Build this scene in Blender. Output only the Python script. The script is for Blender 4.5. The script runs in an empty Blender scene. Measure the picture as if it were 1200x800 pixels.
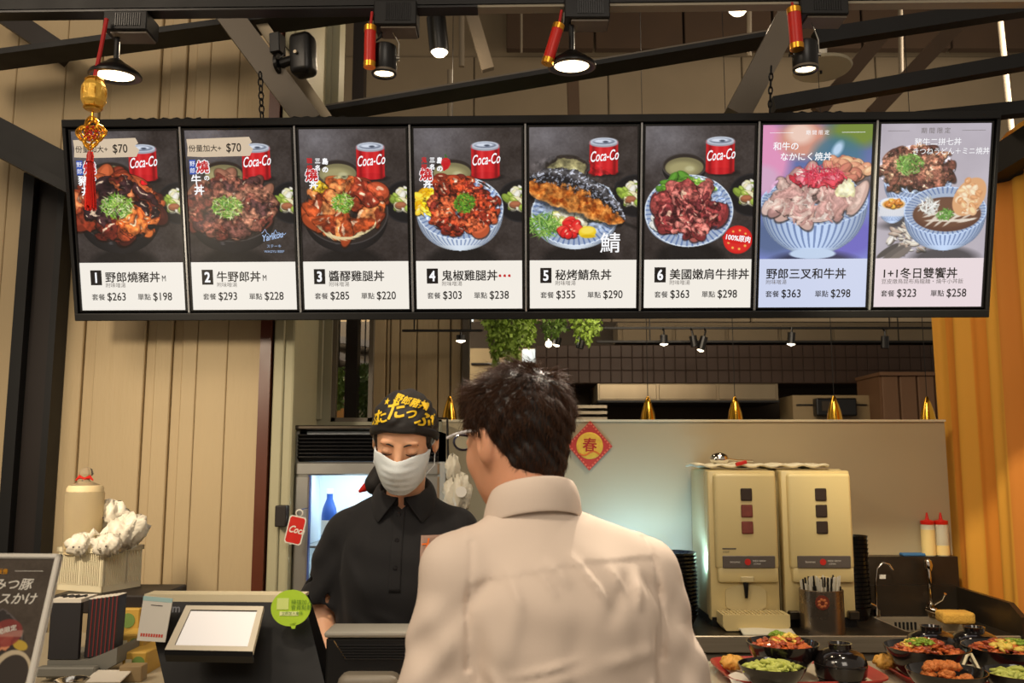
import bpy, bmesh, math, random
import numpy as np
from mathutils import Vector, Matrix
try:
    import openvdb as vdb
except ImportError:
    import pyopenvdb as vdb

scene = bpy.context.scene
COL = scene.collection
R = math.radians
random.seed(7)
rng = np.random.default_rng(7)

# ------------------------------------------------------------------ camera
CAM_Z, FOC, PITCH = 1.55, 1050.0, R(7.6)
cam = bpy.data.objects.new('camera', bpy.data.cameras.new('camera'))
COL.objects.link(cam)
cam.data.sensor_width = 36.0
cam.data.lens = 36.0 * FOC / 1200.0
cam.data.clip_start = 0.05
cam.data.clip_end = 60
cam.location = (0, 0, CAM_Z)
cam.rotation_euler = (R(90) + PITCH, 0, 0)
cam.data.dof.use_dof = True
cam.data.dof.focus_distance = 2.6
cam.data.dof.aperture_fstop = 7.0
scene.camera = cam

# ------------------------------------------------------------------ world and light
world = bpy.data.worlds.new('hall_light')
scene.world = world
world.use_nodes = True
world.node_tree.nodes['Background'].inputs[0].default_value = (1.0, 0.84, 0.66, 1)
world.node_tree.nodes['Background'].inputs[1].default_value = 0.34
scene.view_settings.view_transform = 'Standard'
scene.view_settings.look = 'None'
scene.view_settings.gamma = 1.0
scene.view_settings.exposure = 0.0
scene.view_settings.use_curve_mapping = False


def light(kind, name, loc, power, color, target=None, size=0.2, spot=60, blend=0.6, size_y=None, parent=None):
    l = bpy.data.lights.new(name, kind)
    l.energy = power
    l.color = color
    if kind == 'AREA':
        l.size = size
        if size_y:
            l.shape = 'RECTANGLE'
            l.size_y = size_y
    else:
        l.shadow_soft_size = size
    if kind == 'SPOT':
        l.spot_size = R(spot)
        l.spot_blend = blend
    o = bpy.data.objects.new(name, l)
    COL.objects.link(o)
    o.location = loc
    if target is not None:
        d = Vector(target) - Vector(loc)
        o.rotation_euler = d.to_track_quat('-Z', 'Y').to_euler()
    return o


WARM = (1.0, 0.80, 0.56)
# ceiling lamps of the hall behind the customer
light('AREA', 'hall_lamp', (0.7, -1.8, 3.9), 46, (1.0, 0.88, 0.74), (0.3, 2.2, 1.0), 1.6)
light('AREA', 'hall_lamp', (-2.4, 0.2, 3.8), 34, (1.0, 0.82, 0.62), (-1.6, 3.2, 1.2), 1.0)
# track spots over the service side, aimed back at the customers
light('SPOT', 'queue_spot', (0.34, 2.46, 2.95), 170, (1.0, 0.87, 0.70), (0.07, 1.5, 1.45), 0.025, 44, 0.7)
light('SPOT', 'queue_spot', (1.1, 2.46, 2.95), 60, (1.0, 0.87, 0.70), (0.25, 1.5, 1.35), 0.025, 44, 0.7)
light('SPOT', 'queue_spot', (-1.0, 0.4, 3.5), 80, (1.0, 0.87, 0.70), (0.0, 1.5, 1.3), 0.08, 36, 0.7)
# unseen lights for the kitchen and service side; fills are added to brighten
light('AREA', 'rear_fill', (0.9, 4.7, 2.78), 24, (1.0, 0.82, 0.60), (0.9, 6.2, 1.6), 1.2)  # kitchen fill kept out of sight behind the menu board
light('AREA', 'rear_fill', (3.2, 5.0, 3.9), 60, (1.0, 0.84, 0.66), (1.8, 8.0, 4.0), 1.0)  # unseen fill for the upper back wall
light('AREA', 'rear_fill', (-1.2, 5.6, 3.0), 45, (1.0, 0.86, 0.68), (-1.1, 6.9, 2.0), 0.6)  # added to brighten the view through the small window, no fixture
light('AREA', 'service_lamp', (0.95, 3.1, 2.75), 14, (1.0, 0.85, 0.64), (0.95, 3.6, 0.9), 0.5)
light('SPOT', 'curtain_spot', (0.9, 2.2, 2.7), 120, (1.0, 0.86, 0.60), (1.98, 3.6, 1.6), 0.05, 60, 0.8)
light('SPOT', 'wall_spot', (-1.5, 1.7, 2.2), 75, (1.0, 0.84, 0.62), (-1.0, 3.35, 1.35), 0.08, 80, 1.0)  # added out of frame to brighten the siding wall, no fixture
light('SPOT', 'staff_spot', (-0.55, 1.45, 2.95), 55, (1.0, 0.85, 0.66), (-0.28, 2.25, 1.4), 0.05, 40, 0.7)
light('SPOT', 'tray_spot', (0.95, 1.9, 2.9), 50, (1.0, 0.86, 0.64), (0.95, 2.35, 1.0), 0.04, 50, 0.7)


# ------------------------------------------------------------------ helpers
def P(px, py, Y):
    """world point seen at a photo pixel (1200x800) when it stands at world depth Y"""
    u = (px - 600) / FOC
    v = (400 - py) / FOC
    y = math.cos(PITCH) - v * math.sin(PITCH)
    z = math.sin(PITCH) + v * math.cos(PITCH)
    s = Y / y
    return Vector((u * s, Y, CAM_Z + z * s))


def PX(px, Y, py=450):
    return P(px, py, Y).x


def PZ(px, py, Z):
    """world point seen at a photo pixel on the level plane z=Z"""
    u = (px - 600) / FOC
    v = (400 - py) / FOC
    y = math.cos(PITCH) - v * math.sin(PITCH)
    z = math.sin(PITCH) + v * math.cos(PITCH)
    s = (Z - CAM_Z) / z
    return Vector((u * s, y * s, Z))


def lin(c):
    a = np.asarray(c, dtype=float) / 255.0
    r = np.where(a <= 0.04045, a / 12.92, ((a + 0.055) / 1.055) ** 2.4)
    return tuple(float(x) for x in r)


MATS = {}


def mat(name, col=(128, 128, 128), rough=0.5, metal=0.0, var=0.0, vscale=8.0, bump=0.0, bscale=40.0, emit=0.0,
        ecol=None, trans=0.0, alpha=1.0, coat=0.0, sheen=0.0, sss=0.0, attr=None, ior=1.45, stretch=None, spec=0.5):
    if name in MATS:
        return MATS[name]
    m = bpy.data.materials.new(name)
    m.use_nodes = True
    nt = m.node_tree
    b = nt.nodes['Principled BSDF']
    c = lin(col)
    b.inputs['Base Color'].default_value = (*c, 1)
    b.inputs['Roughness'].default_value = rough
    b.inputs['Metallic'].default_value = metal
    b.inputs['IOR'].default_value = ior
    b.inputs['Specular IOR Level'].default_value = spec
    b.inputs['Transmission Weight'].default_value = trans
    b.inputs['Alpha'].default_value = alpha
    b.inputs['Coat Weight'].default_value = coat
    b.inputs['Sheen Weight'].default_value = sheen
    if sss:
        b.inputs['Subsurface Weight'].default_value = sss
        b.inputs['Subsurface Radius'].default_value = (0.010, 0.004, 0.002)
        b.inputs['Subsurface Scale'].default_value = 1.0
    tc = nt.nodes.new('ShaderNodeTexCoord')
    mp = nt.nodes.new('ShaderNodeMapping')
    nt.links.new(tc.outputs['Object'], mp.inputs[0])
    if stretch:
        mp.inputs['Scale'].default_value = stretch
    if attr:
        at = nt.nodes.new('ShaderNodeAttribute')
        at.attribute_name = attr
        nt.links.new(at.outputs['Color'], b.inputs['Base Color'])
        if emit:
            nt.links.new(at.outputs['Color'], b.inputs['Emission Color'])
    elif var > 0:
        n = nt.nodes.new('ShaderNodeTexNoise')
        n.inputs['Scale'].default_value = vscale
        n.inputs['Detail'].default_value = 5
        nt.links.new(mp.outputs[0], n.inputs['Vector'])
        mx = nt.nodes.new('ShaderNodeMix')
        mx.data_type = 'RGBA'
        mx.inputs[6].default_value = (*[x * (1 - var) for x in c], 1)
        mx.inputs[7].default_value = (*[min(1, x * (1 + var)) for x in c], 1)
        nt.links.new(n.outputs['Fac'], mx.inputs[0])
        nt.links.new(mx.outputs[2], b.inputs['Base Color'])
        if bump <= 0:
            rr = nt.nodes.new('ShaderNodeMapRange')
            rr.inputs[3].default_value = max(0, rough - 0.08)
            rr.inputs[4].default_value = min(1, rough + 0.08)
            nt.links.new(n.outputs['Fac'], rr.inputs[0])
            nt.links.new(rr.outputs[0], b.inputs['Roughness'])
    if bump > 0:
        n2 = nt.nodes.new('ShaderNodeTexNoise')
        n2.inputs['Scale'].default_value = bscale
        n2.inputs['Detail'].default_value = 4
        nt.links.new(mp.outputs[0], n2.inputs['Vector'])
        bp = nt.nodes.new('ShaderNodeBump')
        bp.inputs['Strength'].default_value = bump
        bp.inputs['Distance'].default_value = 0.01
        nt.links.new(n2.outputs['Fac'], bp.inputs['Height'])
        nt.links.new(bp.outputs[0], b.inputs['Normal'])
    if emit:
        b.inputs['Emission Strength'].default_value = emit
        if not attr:
            b.inputs['Emission Color'].default_value = (*lin(ecol or col), 1)
    MATS[name] = m
    return m


class MB:
    """collects shapes in one bmesh; every add takes an optional matrix"""

    def __init__(s):
        s.bm = bmesh.new()

    def _x(s, vs, M):
        if M is not None:
            bmesh.ops.transform(s.bm, matrix=M, verts=vs)

    def box(s, lo, hi, M=None, bev=0.0, seg=2):
        x0, y0, z0 = lo
        x1, y1, z1 = hi
        vs = [s.bm.verts.new(p) for p in ((x0, y0, z0), (x1, y0, z0), (x1, y1, z0), (x0, y1, z0),
                                          (x0, y0, z1), (x1, y0, z1), (x1, y1, z1), (x0, y1, z1))]
        fs = [s.bm.faces.new([vs[i] for i in q]) for q in
              ((3, 2, 1, 0), (4, 5, 6, 7), (0, 1, 5, 4), (1, 2, 6, 5), (2, 3, 7, 6), (3, 0, 4, 7))]
        if bev > 0:
            es = list({e for f in fs for e in f.edges})
            r = bmesh.ops.bevel(s.bm, geom=es, offset=bev, segments=seg, affect='EDGES', profile=0.5)
            vs = list({v for f in r['faces'] for v in f.verts} | {v for v in vs if v.is_valid})
        s._x(vs, M)
        return s

    def hexa(s, pts):
        """8 corner points: bottom 4 (ccw seen from above) then top 4"""
        vs = [s.bm.verts.new(p) for p in pts]
        for q in ((3, 2, 1, 0), (4, 5, 6, 7), (0, 1, 5, 4), (1, 2, 6, 5), (2, 3, 7, 6), (3, 0, 4, 7)):
            s.bm.faces.new([vs[i] for i in q])
        return s

    def lathe(s, prof, n=24, M=None, close=False):
        """prof: (r, z) list revolved about z"""
        rings = []
        allv = []
        for r, z in prof:
            if r < 1e-6:
                ring = [s.bm.verts.new((0, 0, z))]
            else:
                ring = [s.bm.verts.new((r * math.cos(2 * math.pi * i / n), r * math.sin(2 * math.pi * i / n), z)) for i in range(n)]
            rings.append(ring)
            allv += ring
        for a, b in zip(rings, rings[1:]):
            for i in range(n):
                j = (i + 1) % n
                if len(a) == 1 and len(b) == 1:
                    break
                if len(a) == 1:
                    s.bm.faces.new((a[0], b[j], b[i]))
                elif len(b) == 1:
                    s.bm.faces.new((a[i], a[j], b[0]))
                else:
                    s.bm.faces.new((a[i], a[j], b[j], b[i]))
        s._x(allv, M)
        return s

    def cyl(s, r, z0, z1, n=20, M=None, r2=None):
        r2 = r if r2 is None else r2
        return s.lathe([(0, z0), (r, z0), (r2, z1), (0, z1)], n, M)

    def tube(s, pts, r, n=8, M=None, closed=False):
        pts = [Vector(p) for p in pts]
        rs = r if isinstance(r, (list, tuple)) else [r] * len(pts)
        m = len(pts)
        rings = []
        allv = []
        prev = None
        for i, p in enumerate(pts):
            if closed:
                t = pts[(i + 1) % m] - pts[i - 1]
            else:
                t = pts[min(i + 1, m - 1)] - pts[max(i - 1, 0)]
            t.normalize()
            if prev is None:
                a = Vector((0, 0, 1)) if abs(t.z) < 0.9 else Vector((1, 0, 0))
            else:
                a = prev
            u = (a - t * a.dot(t)).normalized()
            prev = u
            w = t.cross(u)
            ring = [s.bm.verts.new(p + (u * math.cos(2 * math.pi * k / n) + w * math.sin(2 * math.pi * k / n)) * rs[i]) for k in range(n)]
            rings.append(ring)
            allv += ring
        pairs = list(zip(rings, rings[1:]))
        if closed:
            pairs.append((rings[-1], rings[0]))
        for a, b in pairs:
            for k in range(n):
                s.bm.faces.new((a[k], a[(k + 1) % n], b[(k + 1) % n], b[k]))
        if not closed:
            s.bm.faces.new(rings[0][::-1])
            s.bm.faces.new(rings[-1])
        s._x(allv, M)
        return s

    def prism(s, poly, y0, y1, M=None):
        """polygon in x,z extruded from y0 (front) to y1"""
        a = [s.bm.verts.new((x, y0, z)) for x, z in poly]
        b = [s.bm.verts.new((x, y1, z)) for x, z in poly]
        n = len(poly)
        s.bm.faces.new(a)
        s.bm.faces.new(b[::-1])
        for i in range(n):
            j = (i + 1) % n
            s.bm.faces.new((a[j], a[i], b[i], b[j]))
        s._x(a + b, M)
        return s

    def grid(s, fn, nu, nv, M=None):
        vs = [[s.bm.verts.new(fn(i / nu, j / nv)) for i in range(nu + 1)] for j in range(nv + 1)]
        for j in range(nv):
            for i in range(nu):
                s.bm.faces.new((vs[j][i], vs[j][i + 1], vs[j + 1][i + 1], vs[j + 1][i]))
        s._x([v for r in vs for v in r], M)
        return s

    def ico(s, r, sub=2, M=None):
        g = bmesh.ops.create_icosphere(s.bm, subdivisions=sub, radius=r)
        s._x(g['verts'], M)
        return s

    def mesh(s, me, M=None):
        n0 = len(s.bm.verts)
        s.bm.from_mesh(me)
        s.bm.verts.ensure_lookup_table()
        s._x(s.bm.verts[n0:], M)
        return s

    def text(s, body, size, M, align='LEFT', bold=0.0, shear=0.0, depth=0.0, squeeze=1.0):
        """flat lettering; local x right, y up in its own plane, placed by M"""
        me = text_mesh(body, size, align, 0.0, shear, depth)
        MM = M @ Matrix.Diagonal((squeeze, 1, 1, 1))
        s.mesh(me, MM)
        if bold > 0:
            n = 4 if bold < 0.05 else 8
            for k in range(n):
                a = 6.2832 * (k + .5) / n
                s.mesh(me, MM @ Matrix.Translation((math.cos(a) * bold * size, math.sin(a) * bold * size, 0.00002 * (k + 1))))
        return s

    def build(s, name, material, parent=None, smooth=False, world=False, normals=True):
        me = bpy.data.meshes.new(name)
        if normals:
            bmesh.ops.recalc_face_normals(s.bm, faces=s.bm.faces)
        if world and parent is not None:
            bmesh.ops.transform(s.bm, matrix=parent_matrix(parent).inverted(), verts=s.bm.verts)
        s.bm.to_mesh(me)
        s.bm.free()
        if smooth:
            for p in me.polygons:
                p.use_smooth = True
            if smooth != 'all':
                try:
                    me.set_sharp_from_angle(angle=R(40))
                except Exception:
                    pass
        me.materials.append(material)
        o = bpy.data.objects.new(name, me)
        COL.objects.link(o)
        if parent is not None:
            o.parent = parent
        return o


_tm = {}


def text_mesh(body, size, align='LEFT', bold=0.0, shear=0.0, depth=0.0):
    key = (body, size, align, bold, shear, depth)
    if key in _tm:
        return _tm[key]
    c = bpy.data.curves.new('lettering', 'FONT')
    c.body = body
    c.size = size
    c.align_x = align
    c.offset = bold * size
    c.shear = shear
    c.extrude = depth
    c.resolution_u = 3
    o = bpy.data.objects.new('lettering', c)
    COL.objects.link(o)
    dg = bpy.context.evaluated_depsgraph_get()
    me = bpy.data.meshes.new_from_object(o.evaluated_get(dg))
    bpy.data.objects.remove(o)
    bpy.data.curves.remove(c)
    me.materials.clear()
    _tm[key] = me
    return me


def parent_matrix(p):
    M = Matrix.Identity(4)
    while p is not None:
        M = Matrix.LocRotScale(p.location, p.rotation_euler, p.scale) @ M
        p = p.parent
    return M


def tag(o, label, cat, group=None, kind=None):
    if label:
        o['label'] = label
    if cat:
        o['category'] = cat
    if group:
        o['group'] = group
    if kind:
        o['kind'] = kind
    return o


def thing(name, label, cat, loc=(0, 0, 0), rot=(0, 0, 0), group=None):
    o = bpy.data.objects.new(name, None)
    o.empty_display_size = 0.05
    COL.objects.link(o)
    o.location = loc
    o.rotation_euler = rot
    return tag(o, label, cat, group)


def structure(o):
    o['kind'] = 'structure'
    return o


def dup(root, loc=None, rot=None, label=None, group=None):
    r = root.copy()
    COL.objects.link(r)
    if loc is not None:
        r.location = loc
    if rot is not None:
        r.rotation_euler = rot
    if label:
        r['label'] = label
    if group:
        r['group'] = group
    for ch in list(root.children):
        c = ch.copy()
        COL.objects.link(c)
        c.parent = r
        for g in ch.children:
            d = g.copy()
            COL.objects.link(d)
            d.parent = c
    return r


def T(x, y, z):
    return Matrix.Translation((x, y, z))


def RX(a):
    return Matrix.Rotation(a, 4, 'X')


def RY(a):
    return Matrix.Rotation(a, 4, 'Y')


def RZ(a):
    return Matrix.Rotation(a, 4, 'Z')


def S(x, y, z):
    return Matrix.Diagonal((x, y, z, 1))


def beam(mb, a, b, h, d):
    """rectangular bar from a to b, height h across, depth d"""
    a, b = Vector(a), Vector(b)
    t = (b - a)
    L = t.length
    t.normalize()
    w = Vector((0, 1, 0))
    w = (w - t * w.dot(t)).normalized()
    u = w.cross(t)
    M = Matrix((t, w, u)).transposed().to_4x4()
    M.translation = a
    mb.box((0, -d / 2, -h / 2), (L, d / 2, h / 2), M)
    return mb


# ---------------------------------------------------------------- noise for numpy painting
def vnoise(x, y, seed=0, z=None):
    xi = np.floor(x).astype(np.int64)
    yi = np.floor(y).astype(np.int64)
    xf = x - xi
    yf = y - yi
    xf = xf * xf * (3 - 2 * xf)
    yf = yf * yf * (3 - 2 * yf)

    def h(a, b):
        n = (a * 374761393 + b * 668265263 + seed * 982451653) & 0x7fffffff
        n = ((n ^ (n >> 13)) * 1274126177) & 0x7fffffff
        return ((n ^ (n >> 16)) & 0xffff) / 65535.0
    return (h(xi, yi) * (1 - xf) + h(xi + 1, yi) * xf) * (1 - yf) + (h(xi, yi + 1) * (1 - xf) + h(xi + 1, yi + 1) * xf) * yf


def fbm(x, y, seed=0, o=4):
    s = 0
    a = 0.5
    t = 0
    for i in range(o):
        s = s + a * vnoise(x * 2 ** i, y * 2 ** i, seed + i)
        t += a
        a *= 0.5
    return s / t

# ================================================================== STRUCTURE
m_siding = mat('cream_siding', (190, 168, 130), 0.6, var=0.10, vscale=3, bump=0.25, bscale=60, stretch=(1, 1, 0.15))
m_sidingd = mat('siding_groove', (150, 126, 92), 0.7, var=0.08)
m_conc = mat('beige_concrete', (128, 114, 92), 0.85, var=0.16, vscale=2.5, bump=0.2, bscale=12)
m_ceil = mat('brown_ceiling', (66, 50, 36), 0.9, var=0.25, vscale=4)
m_black = mat('black_paint', (9, 8, 8), 0.55, var=0.15, vscale=10)
m_beam = mat('brown_black_steel', (32, 24, 20), 0.55, var=0.18, vscale=7)
m_beamg = mat('grey_steel', (104, 94, 80), 0.45, var=0.15, vscale=6)
m_beamb = mat('dull_brown_timber', (80, 62, 46), 0.7, var=0.15)
m_steel = mat('brushed_steel', (168, 156, 136), 0.36, 0.55, var=0.18, vscale=30, stretch=(0.15, 1, 6))
m_dsteel = mat('dark_steel', (78, 70, 60), 0.38, 0.85, var=0.2, vscale=12)
m_chrome = mat('chrome', (220, 215, 205), 0.12, 1.0, var=0.03)
m_white = mat('white_plastic', (225, 220, 208), 0.45, var=0.03)
m_floor = mat('grey_floor_tile', (96, 88, 78), 0.4, var=0.2, vscale=6)

# floor slabs
fl = structure(MB().box((-6, -3, -0.12), (6, 10, -0.012)).build('floor', mat('floor_grout', (60, 55, 50), 0.8, var=0.1)))
tile = None
for i in range(12):
    for j in range(9):
        if tile is None:
            tile = MB().box((-0.296, -0.296, -0.012), (0.296, 0.296, 0.0), bev=0.003, seg=1).build('tile', m_floor, fl)
            o = tile
        else:
            o = tile.copy()
            COL.objects.link(o)
        o.location = (-3.3 + i * 0.6, 0.3 + j * 0.6, 0)

# ceiling far above the trusses
structure(MB().box((-6, 0.5, 6.6), (7, 10, 6.75)).build('ceiling', m_ceil))

# far concrete wall above the kitchen with its bulkhead of dark boards
wb = structure(MB().box((-6, 8.0, 0), (7, 8.2, 6.6)).build('wall_back', m_conc))
for i in range(7):
    MB().box((-1.6 + i * 1.25, 7.955, 2.6), (-0.36 + i * 1.25, 8.0, 5.3), bev=0.008, seg=1).build('panel', m_conc, wb)
# dark service zone over it
for i in range(8):
    x = -0.05 + i * 0.8
    MB().box((x, 7.6, P(0, 62, 7.7).z), (x + 0.78, 7.7, 6.6), bev=0.006, seg=1).build('board', m_ceil, wb)

# left siding wall made of upright panels with recessed grooves
YW = 3.34
wl = structure(MB().box((P(-560, 400, YW).x, YW + 0.03, 0), (P(316, 400, YW).x, YW + 0.16, 4.2)).build('wall_left', m_sidingd))
edges = [-560, -500, -440, -425, -360, -300, -285, -220, -150, -135, -75, -14, 47, 90, 104, 164, 176, 196, 208, 226, 262, 302]
for a, b in zip(edges, edges[1:]):
    x0, x1 = P(a, 520, YW).x, P(b, 520, YW).x
    narrow = (b - a) < 16
    dep = 0.014 if narrow else 0.0
    MB().box((x0 + 0.001, YW + dep, 0), (x1 - 0.001, YW + 0.04, 4.2), bev=0.003, seg=1).build('panel', m_siding, wl)
# reddish timber post edge and the pale column beside the siding
structure(MB().box((P(303, 500, YW).x, YW - 0.02, 0), (P(316, 500, YW).x, YW + 0.1, 4.2)).build('trim_1', mat('red_brown_timber', (92, 44, 24), 0.35, var=0.2, vscale=5)))
m_col = mat('pale_column_paint', (178, 172, 140), 0.55, var=0.06, bump=0.1)
cw = structure(MB().box((P(317, 500, YW).x, YW, 0), (P(343, 500, YW).x, YW + 0.5, 4.2), bev=0.01).build('wall_column', m_col))
MB().box((P(319, 500, YW).x, YW - 0.012, 0), (P(331, 500, YW).x, YW, 4.2), bev=0.004, seg=1).build('panel', m_col, cw)

# wall over the fridge with its window opening (frame, glass)
YF = 3.75
m_wf = mat('olive_frame_paint', (150, 146, 122), 0.5, var=0.06)
zt, zb = P(0, 250, YF).z, P(0, 494, YF).z
xl, xr = P(388, 430, YF).x, P(436, 430, YF).x
wf = MB()
wf.box((P(340, 430, YF).x, YF, 0), (xl, YF + 0.12, 4.2))
wf.box((xl, YF, 0), (P(516, 430, YF).x, YF + 0.12, zb))
wf = structure(wf.build('wall_over_fridge', m_wf))
for x in (346, 356, 372):
    MB().box((P(x, 430, YF).x, YF - 0.015, 1.72), (P(x, 430, YF).x + 0.025, YF, 4.2), bev=0.004, seg=1).build('panel', m_wf, wf)
w1 = MB()
w1.box((xl, YF + 0.02, zb), (xl + 0.018, YF + 0.06, zt))
w1.box((xr - 0.018, YF + 0.02, zb), (xr, YF + 0.06, zt))
w1.box((xl, YF + 0.02, zb), (xr, YF + 0.06, zb + 0.018))
w1.box((xl, YF + 0.02, zt - 0.018), (xr, YF + 0.06, zt))
w1 = structure(w1.build('window_1', m_beamg))
MB().box((xl + 0.015, YF + 0.035, zb + 0.015), (xr - 0.015, YF + 0.041, zt - 0.015)).build('pane', mat('clear_glass', (240, 240, 235), 0.02, trans=1.0, ior=1.1, var=0.0), w1)

# siding wall further back between window and kitchen
YS = 4.9
ws = structure(MB().box((P(437, 430, YS).x, YS + 0.03, 0), (P(541, 430, YS).x, YS + 0.15, 3.2)).build('wall_mid', m_sidingd))
e2 = [437, 452, 457, 468, 488, 513, 528, 541]
for a, b in zip(e2, e2[1:]):
    d = 0.012 if b - a < 8 else 0
    MB().box((P(a, 430, YS).x + 0.003, YS + d, 0), (P(b, 430, YS).x - 0.003, YS + 0.04, 3.2), bev=0.004, seg=1).build('panel', m_siding, ws)
structure(MB().box((P(541, 430, YS).x, YS - 0.03, 0), (P(550, 430, YS).x, YS + 0.08, 3.2), bev=0.008).build('trim_2', m_beamg))

# dropped slab over the kitchen, hidden behind the menu board, carries the far tracks and plants
structure(MB().box((-0.95, 4.45, 2.88), (4.2, 6.9, 2.98)).build('trim_5', m_conc))

# kitchen wall: pale band with a ledge line, board band, cabinets
YK = 6.6
wk = structure(MB().box((-2.0, YK, 0), (4.6, YK + 0.12, 2.58)).build('wall_kitchen', mat('kitchen_dark_paint', (62, 52, 40), 0.7, var=0.15)))
x = P(628, 430, 6.2).x
xe = P(1180, 430, 6.2).x
zt_, zb_ = P(0, 404, 6.2).z, P(0, 449, 6.2).z
m_tile = mat('dark_brown_tile', (62, 44, 33), 0.55, var=0.22, vscale=14)
band = structure(MB().box((x, 6.205, zb_), (xe, 6.6, zt_)).build('trim_3', mat('tile_grout', (50, 36, 28), 0.8, var=0.1)))
nt_ = 44
for r in range(3):
    for i in range(nt_):
        if r == 0 and i == 0:
            pr = MB().box((0, 0, 0), ((xe - x) / nt_ - 0.006, 0.03, (zt_ - zb_) / 3 - 0.006), bev=0.002, seg=1).build('tile', m_tile, band)
            o = pr
        else:
            o = pr.copy()
            COL.objects.link(o)
        o.location = (x + i * (xe - x) / nt_ + 0.003, 6.2, zb_ + r * (zt_ - zb_) / 3 + 0.003)
# grey duct bulkhead above the tiles
dk = structure(MB().box((P(724, 390, 6.3).x, 6.3, P(0, 402, 6.3).z + 0.02), (4.0, 6.8, P(0, 378, 6.3).z)).build('trim_4', m_conc))
for i in range(6):
    MB().box((P(730 + i * 62, 390, 6.28).x, 6.28, P(0, 401, 6.28).z), (P(788 + i * 62, 390, 6.28).x, 6.3, P(0, 381, 6.28).z), bev=0.004, seg=1).build('panel', m_conc, dk)
# pale far wall seen left of the tiles
pk = structure(MB().box((P(548, 430, 6.4).x, 6.4, 0), (P(640, 430, 6.4).x, 6.5, P(0, 408, 6.4).z)).build('wall_far', mat('pale_far_wall', (176, 156, 118), 0.7, var=0.08)))
MB().box((P(552, 430, 6.38).x, 6.38, P(0, 427, 6.38).z), (P(636, 430, 6.38).x, 6.4, P(0, 425, 6.38).z)).build('ledge', m_black, pk)

# steel partition ledge + frosted panel behind the counter
YP = 3.9
zl = 1.155
m_frost = mat('frosted_panel', (174, 158, 126), 0.42, var=0.03, vscale=2)
pn = thing('frosted_partition', 'wide beige frosted partition panel standing behind the cream dispensers', 'partition', (P(516, 500, YP).x, YP, zl))
MB().box((P(517, 500, YP).x, YP, zl), (P(1107, 500, YP).x, YP + 0.02, P(0, 493, YP).z)).build('panel', m_frost, pn, world=True)
MB().box((P(514, 500, YP).x, YP - 0.006, P(0, 494, YP).z), (P(1108, 500, YP).x, YP + 0.026, P(0, 491.5, YP).z)).build('top_edge', mat('pale_cap', (214, 202, 172), 0.4, var=0.04), pn, world=True)
MB().box((P(514, 500, YP).x, YP - 0.006, zl), (P(518, 500, YP).x, YP + 0.026, P(0, 491.5, YP).z)).build('side_edge', m_wf, pn, world=True)

# roof steel -------------------------------------------------------
def steel(label, pts, hpx, Y0, Y1, m, depth=0.06, lip=None, name='steel_beam'):
    (ax, ay), (bx, by) = pts
    t = thing(name, label, 'beam', P(ax, ay, Y0))
    A, B = P(ax, ay, Y0), P(bx, by, Y1)
    h = hpx * (Y0 + Y1) / 2 / FOC
    beam(MB(), A, B, h, depth).build('web', m, t, world=True)
    if lip:
        d = (B - A).normalized()
        n = Vector((0, -1, 0)).cross(d)
        if n.z < 0:
            n = -n
        off = -n * (h / 2) + Vector((0, -0.05, 0))
        beam(MB(), A + off, B + off, h * lip, 0.12).build('flange', m_black, t, world=True)
    return t


steel('brown steel rafter rising rightward behind the leftmost spotlight', ((-30, 74), (460, 8)), 18, 3.15, 3.15, m_beam, lip=0.4)
steel('short brown strut slanting down to the rafter at the upper left corner', ((-5, 10), (78, 66)), 24, 3.22, 3.22, m_beam)
steel('pale lit steel brace slanting behind the black wall speaker', ((252, -4), (366, 148)), 30, 3.02, 3.02, m_beamg, depth=0.09, lip=None)
steel('narrow pale steel bar beside the lit brace behind the wall speaker', ((284, -4), (388, 146)), 13, 3.10, 3.10, mat('pale_steel', (176, 160, 132), .45, var=.1), depth=0.05)
steel('long grey steel rafter rising rightward behind the disc spotlights at centre', ((385, 133), (905, 45)), 16, 3.3, 3.3, m_beamg, lip=0.35)
steel('grey steel brace slanting down leftward behind the rightmost spotlight', ((938, -6), (862, 138)), 30, 3.02, 3.02, m_beamg, depth=0.09)
steel('black rafter rising to the upper right corner beside the rightmost spotlight', ((955, 46), (1215, 6)), 19, 3.12, 3.12, m_black)
steel('long black rafter crossing just above the two pale screens at the right', ((905, 124), (1215, 70)), 17, 3.2, 3.2, m_black)
steel('black bar end emerging behind the upper right corner of the menu board', ((1070, 141), (1215, 126)), 16, 3.35, 3.35, m_black)
steel('thin brown slat slanting beside the white ceiling disc', ((1036, 38), (958, 132)), 18, 4.6, 4.6, m_beamb, 0.04)
steel('thin brown slat slanting right of the other one over the pale screen', ((1128, 22), (1022, 134)), 18, 4.7, 4.7, m_beamb, 0.04)
steel('short grey hanging bar beside the bright round lamp', ((551, 10), (572, 82)), 15, 4.4, 4.4, m_beamg, 0.04)
steel('brown upright post standing behind the red-tagged centre spotlight', ((671, 92), (673, 150)), 14, 5.6, 5.6, m_beamb, 0.06)
steel('very dark sloping beam running down behind the left edge of the menu board', ((-40, 138), (120, 222)), 38, 3.12, 3.12, m_black, depth=0.1, lip=0.3)
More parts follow.
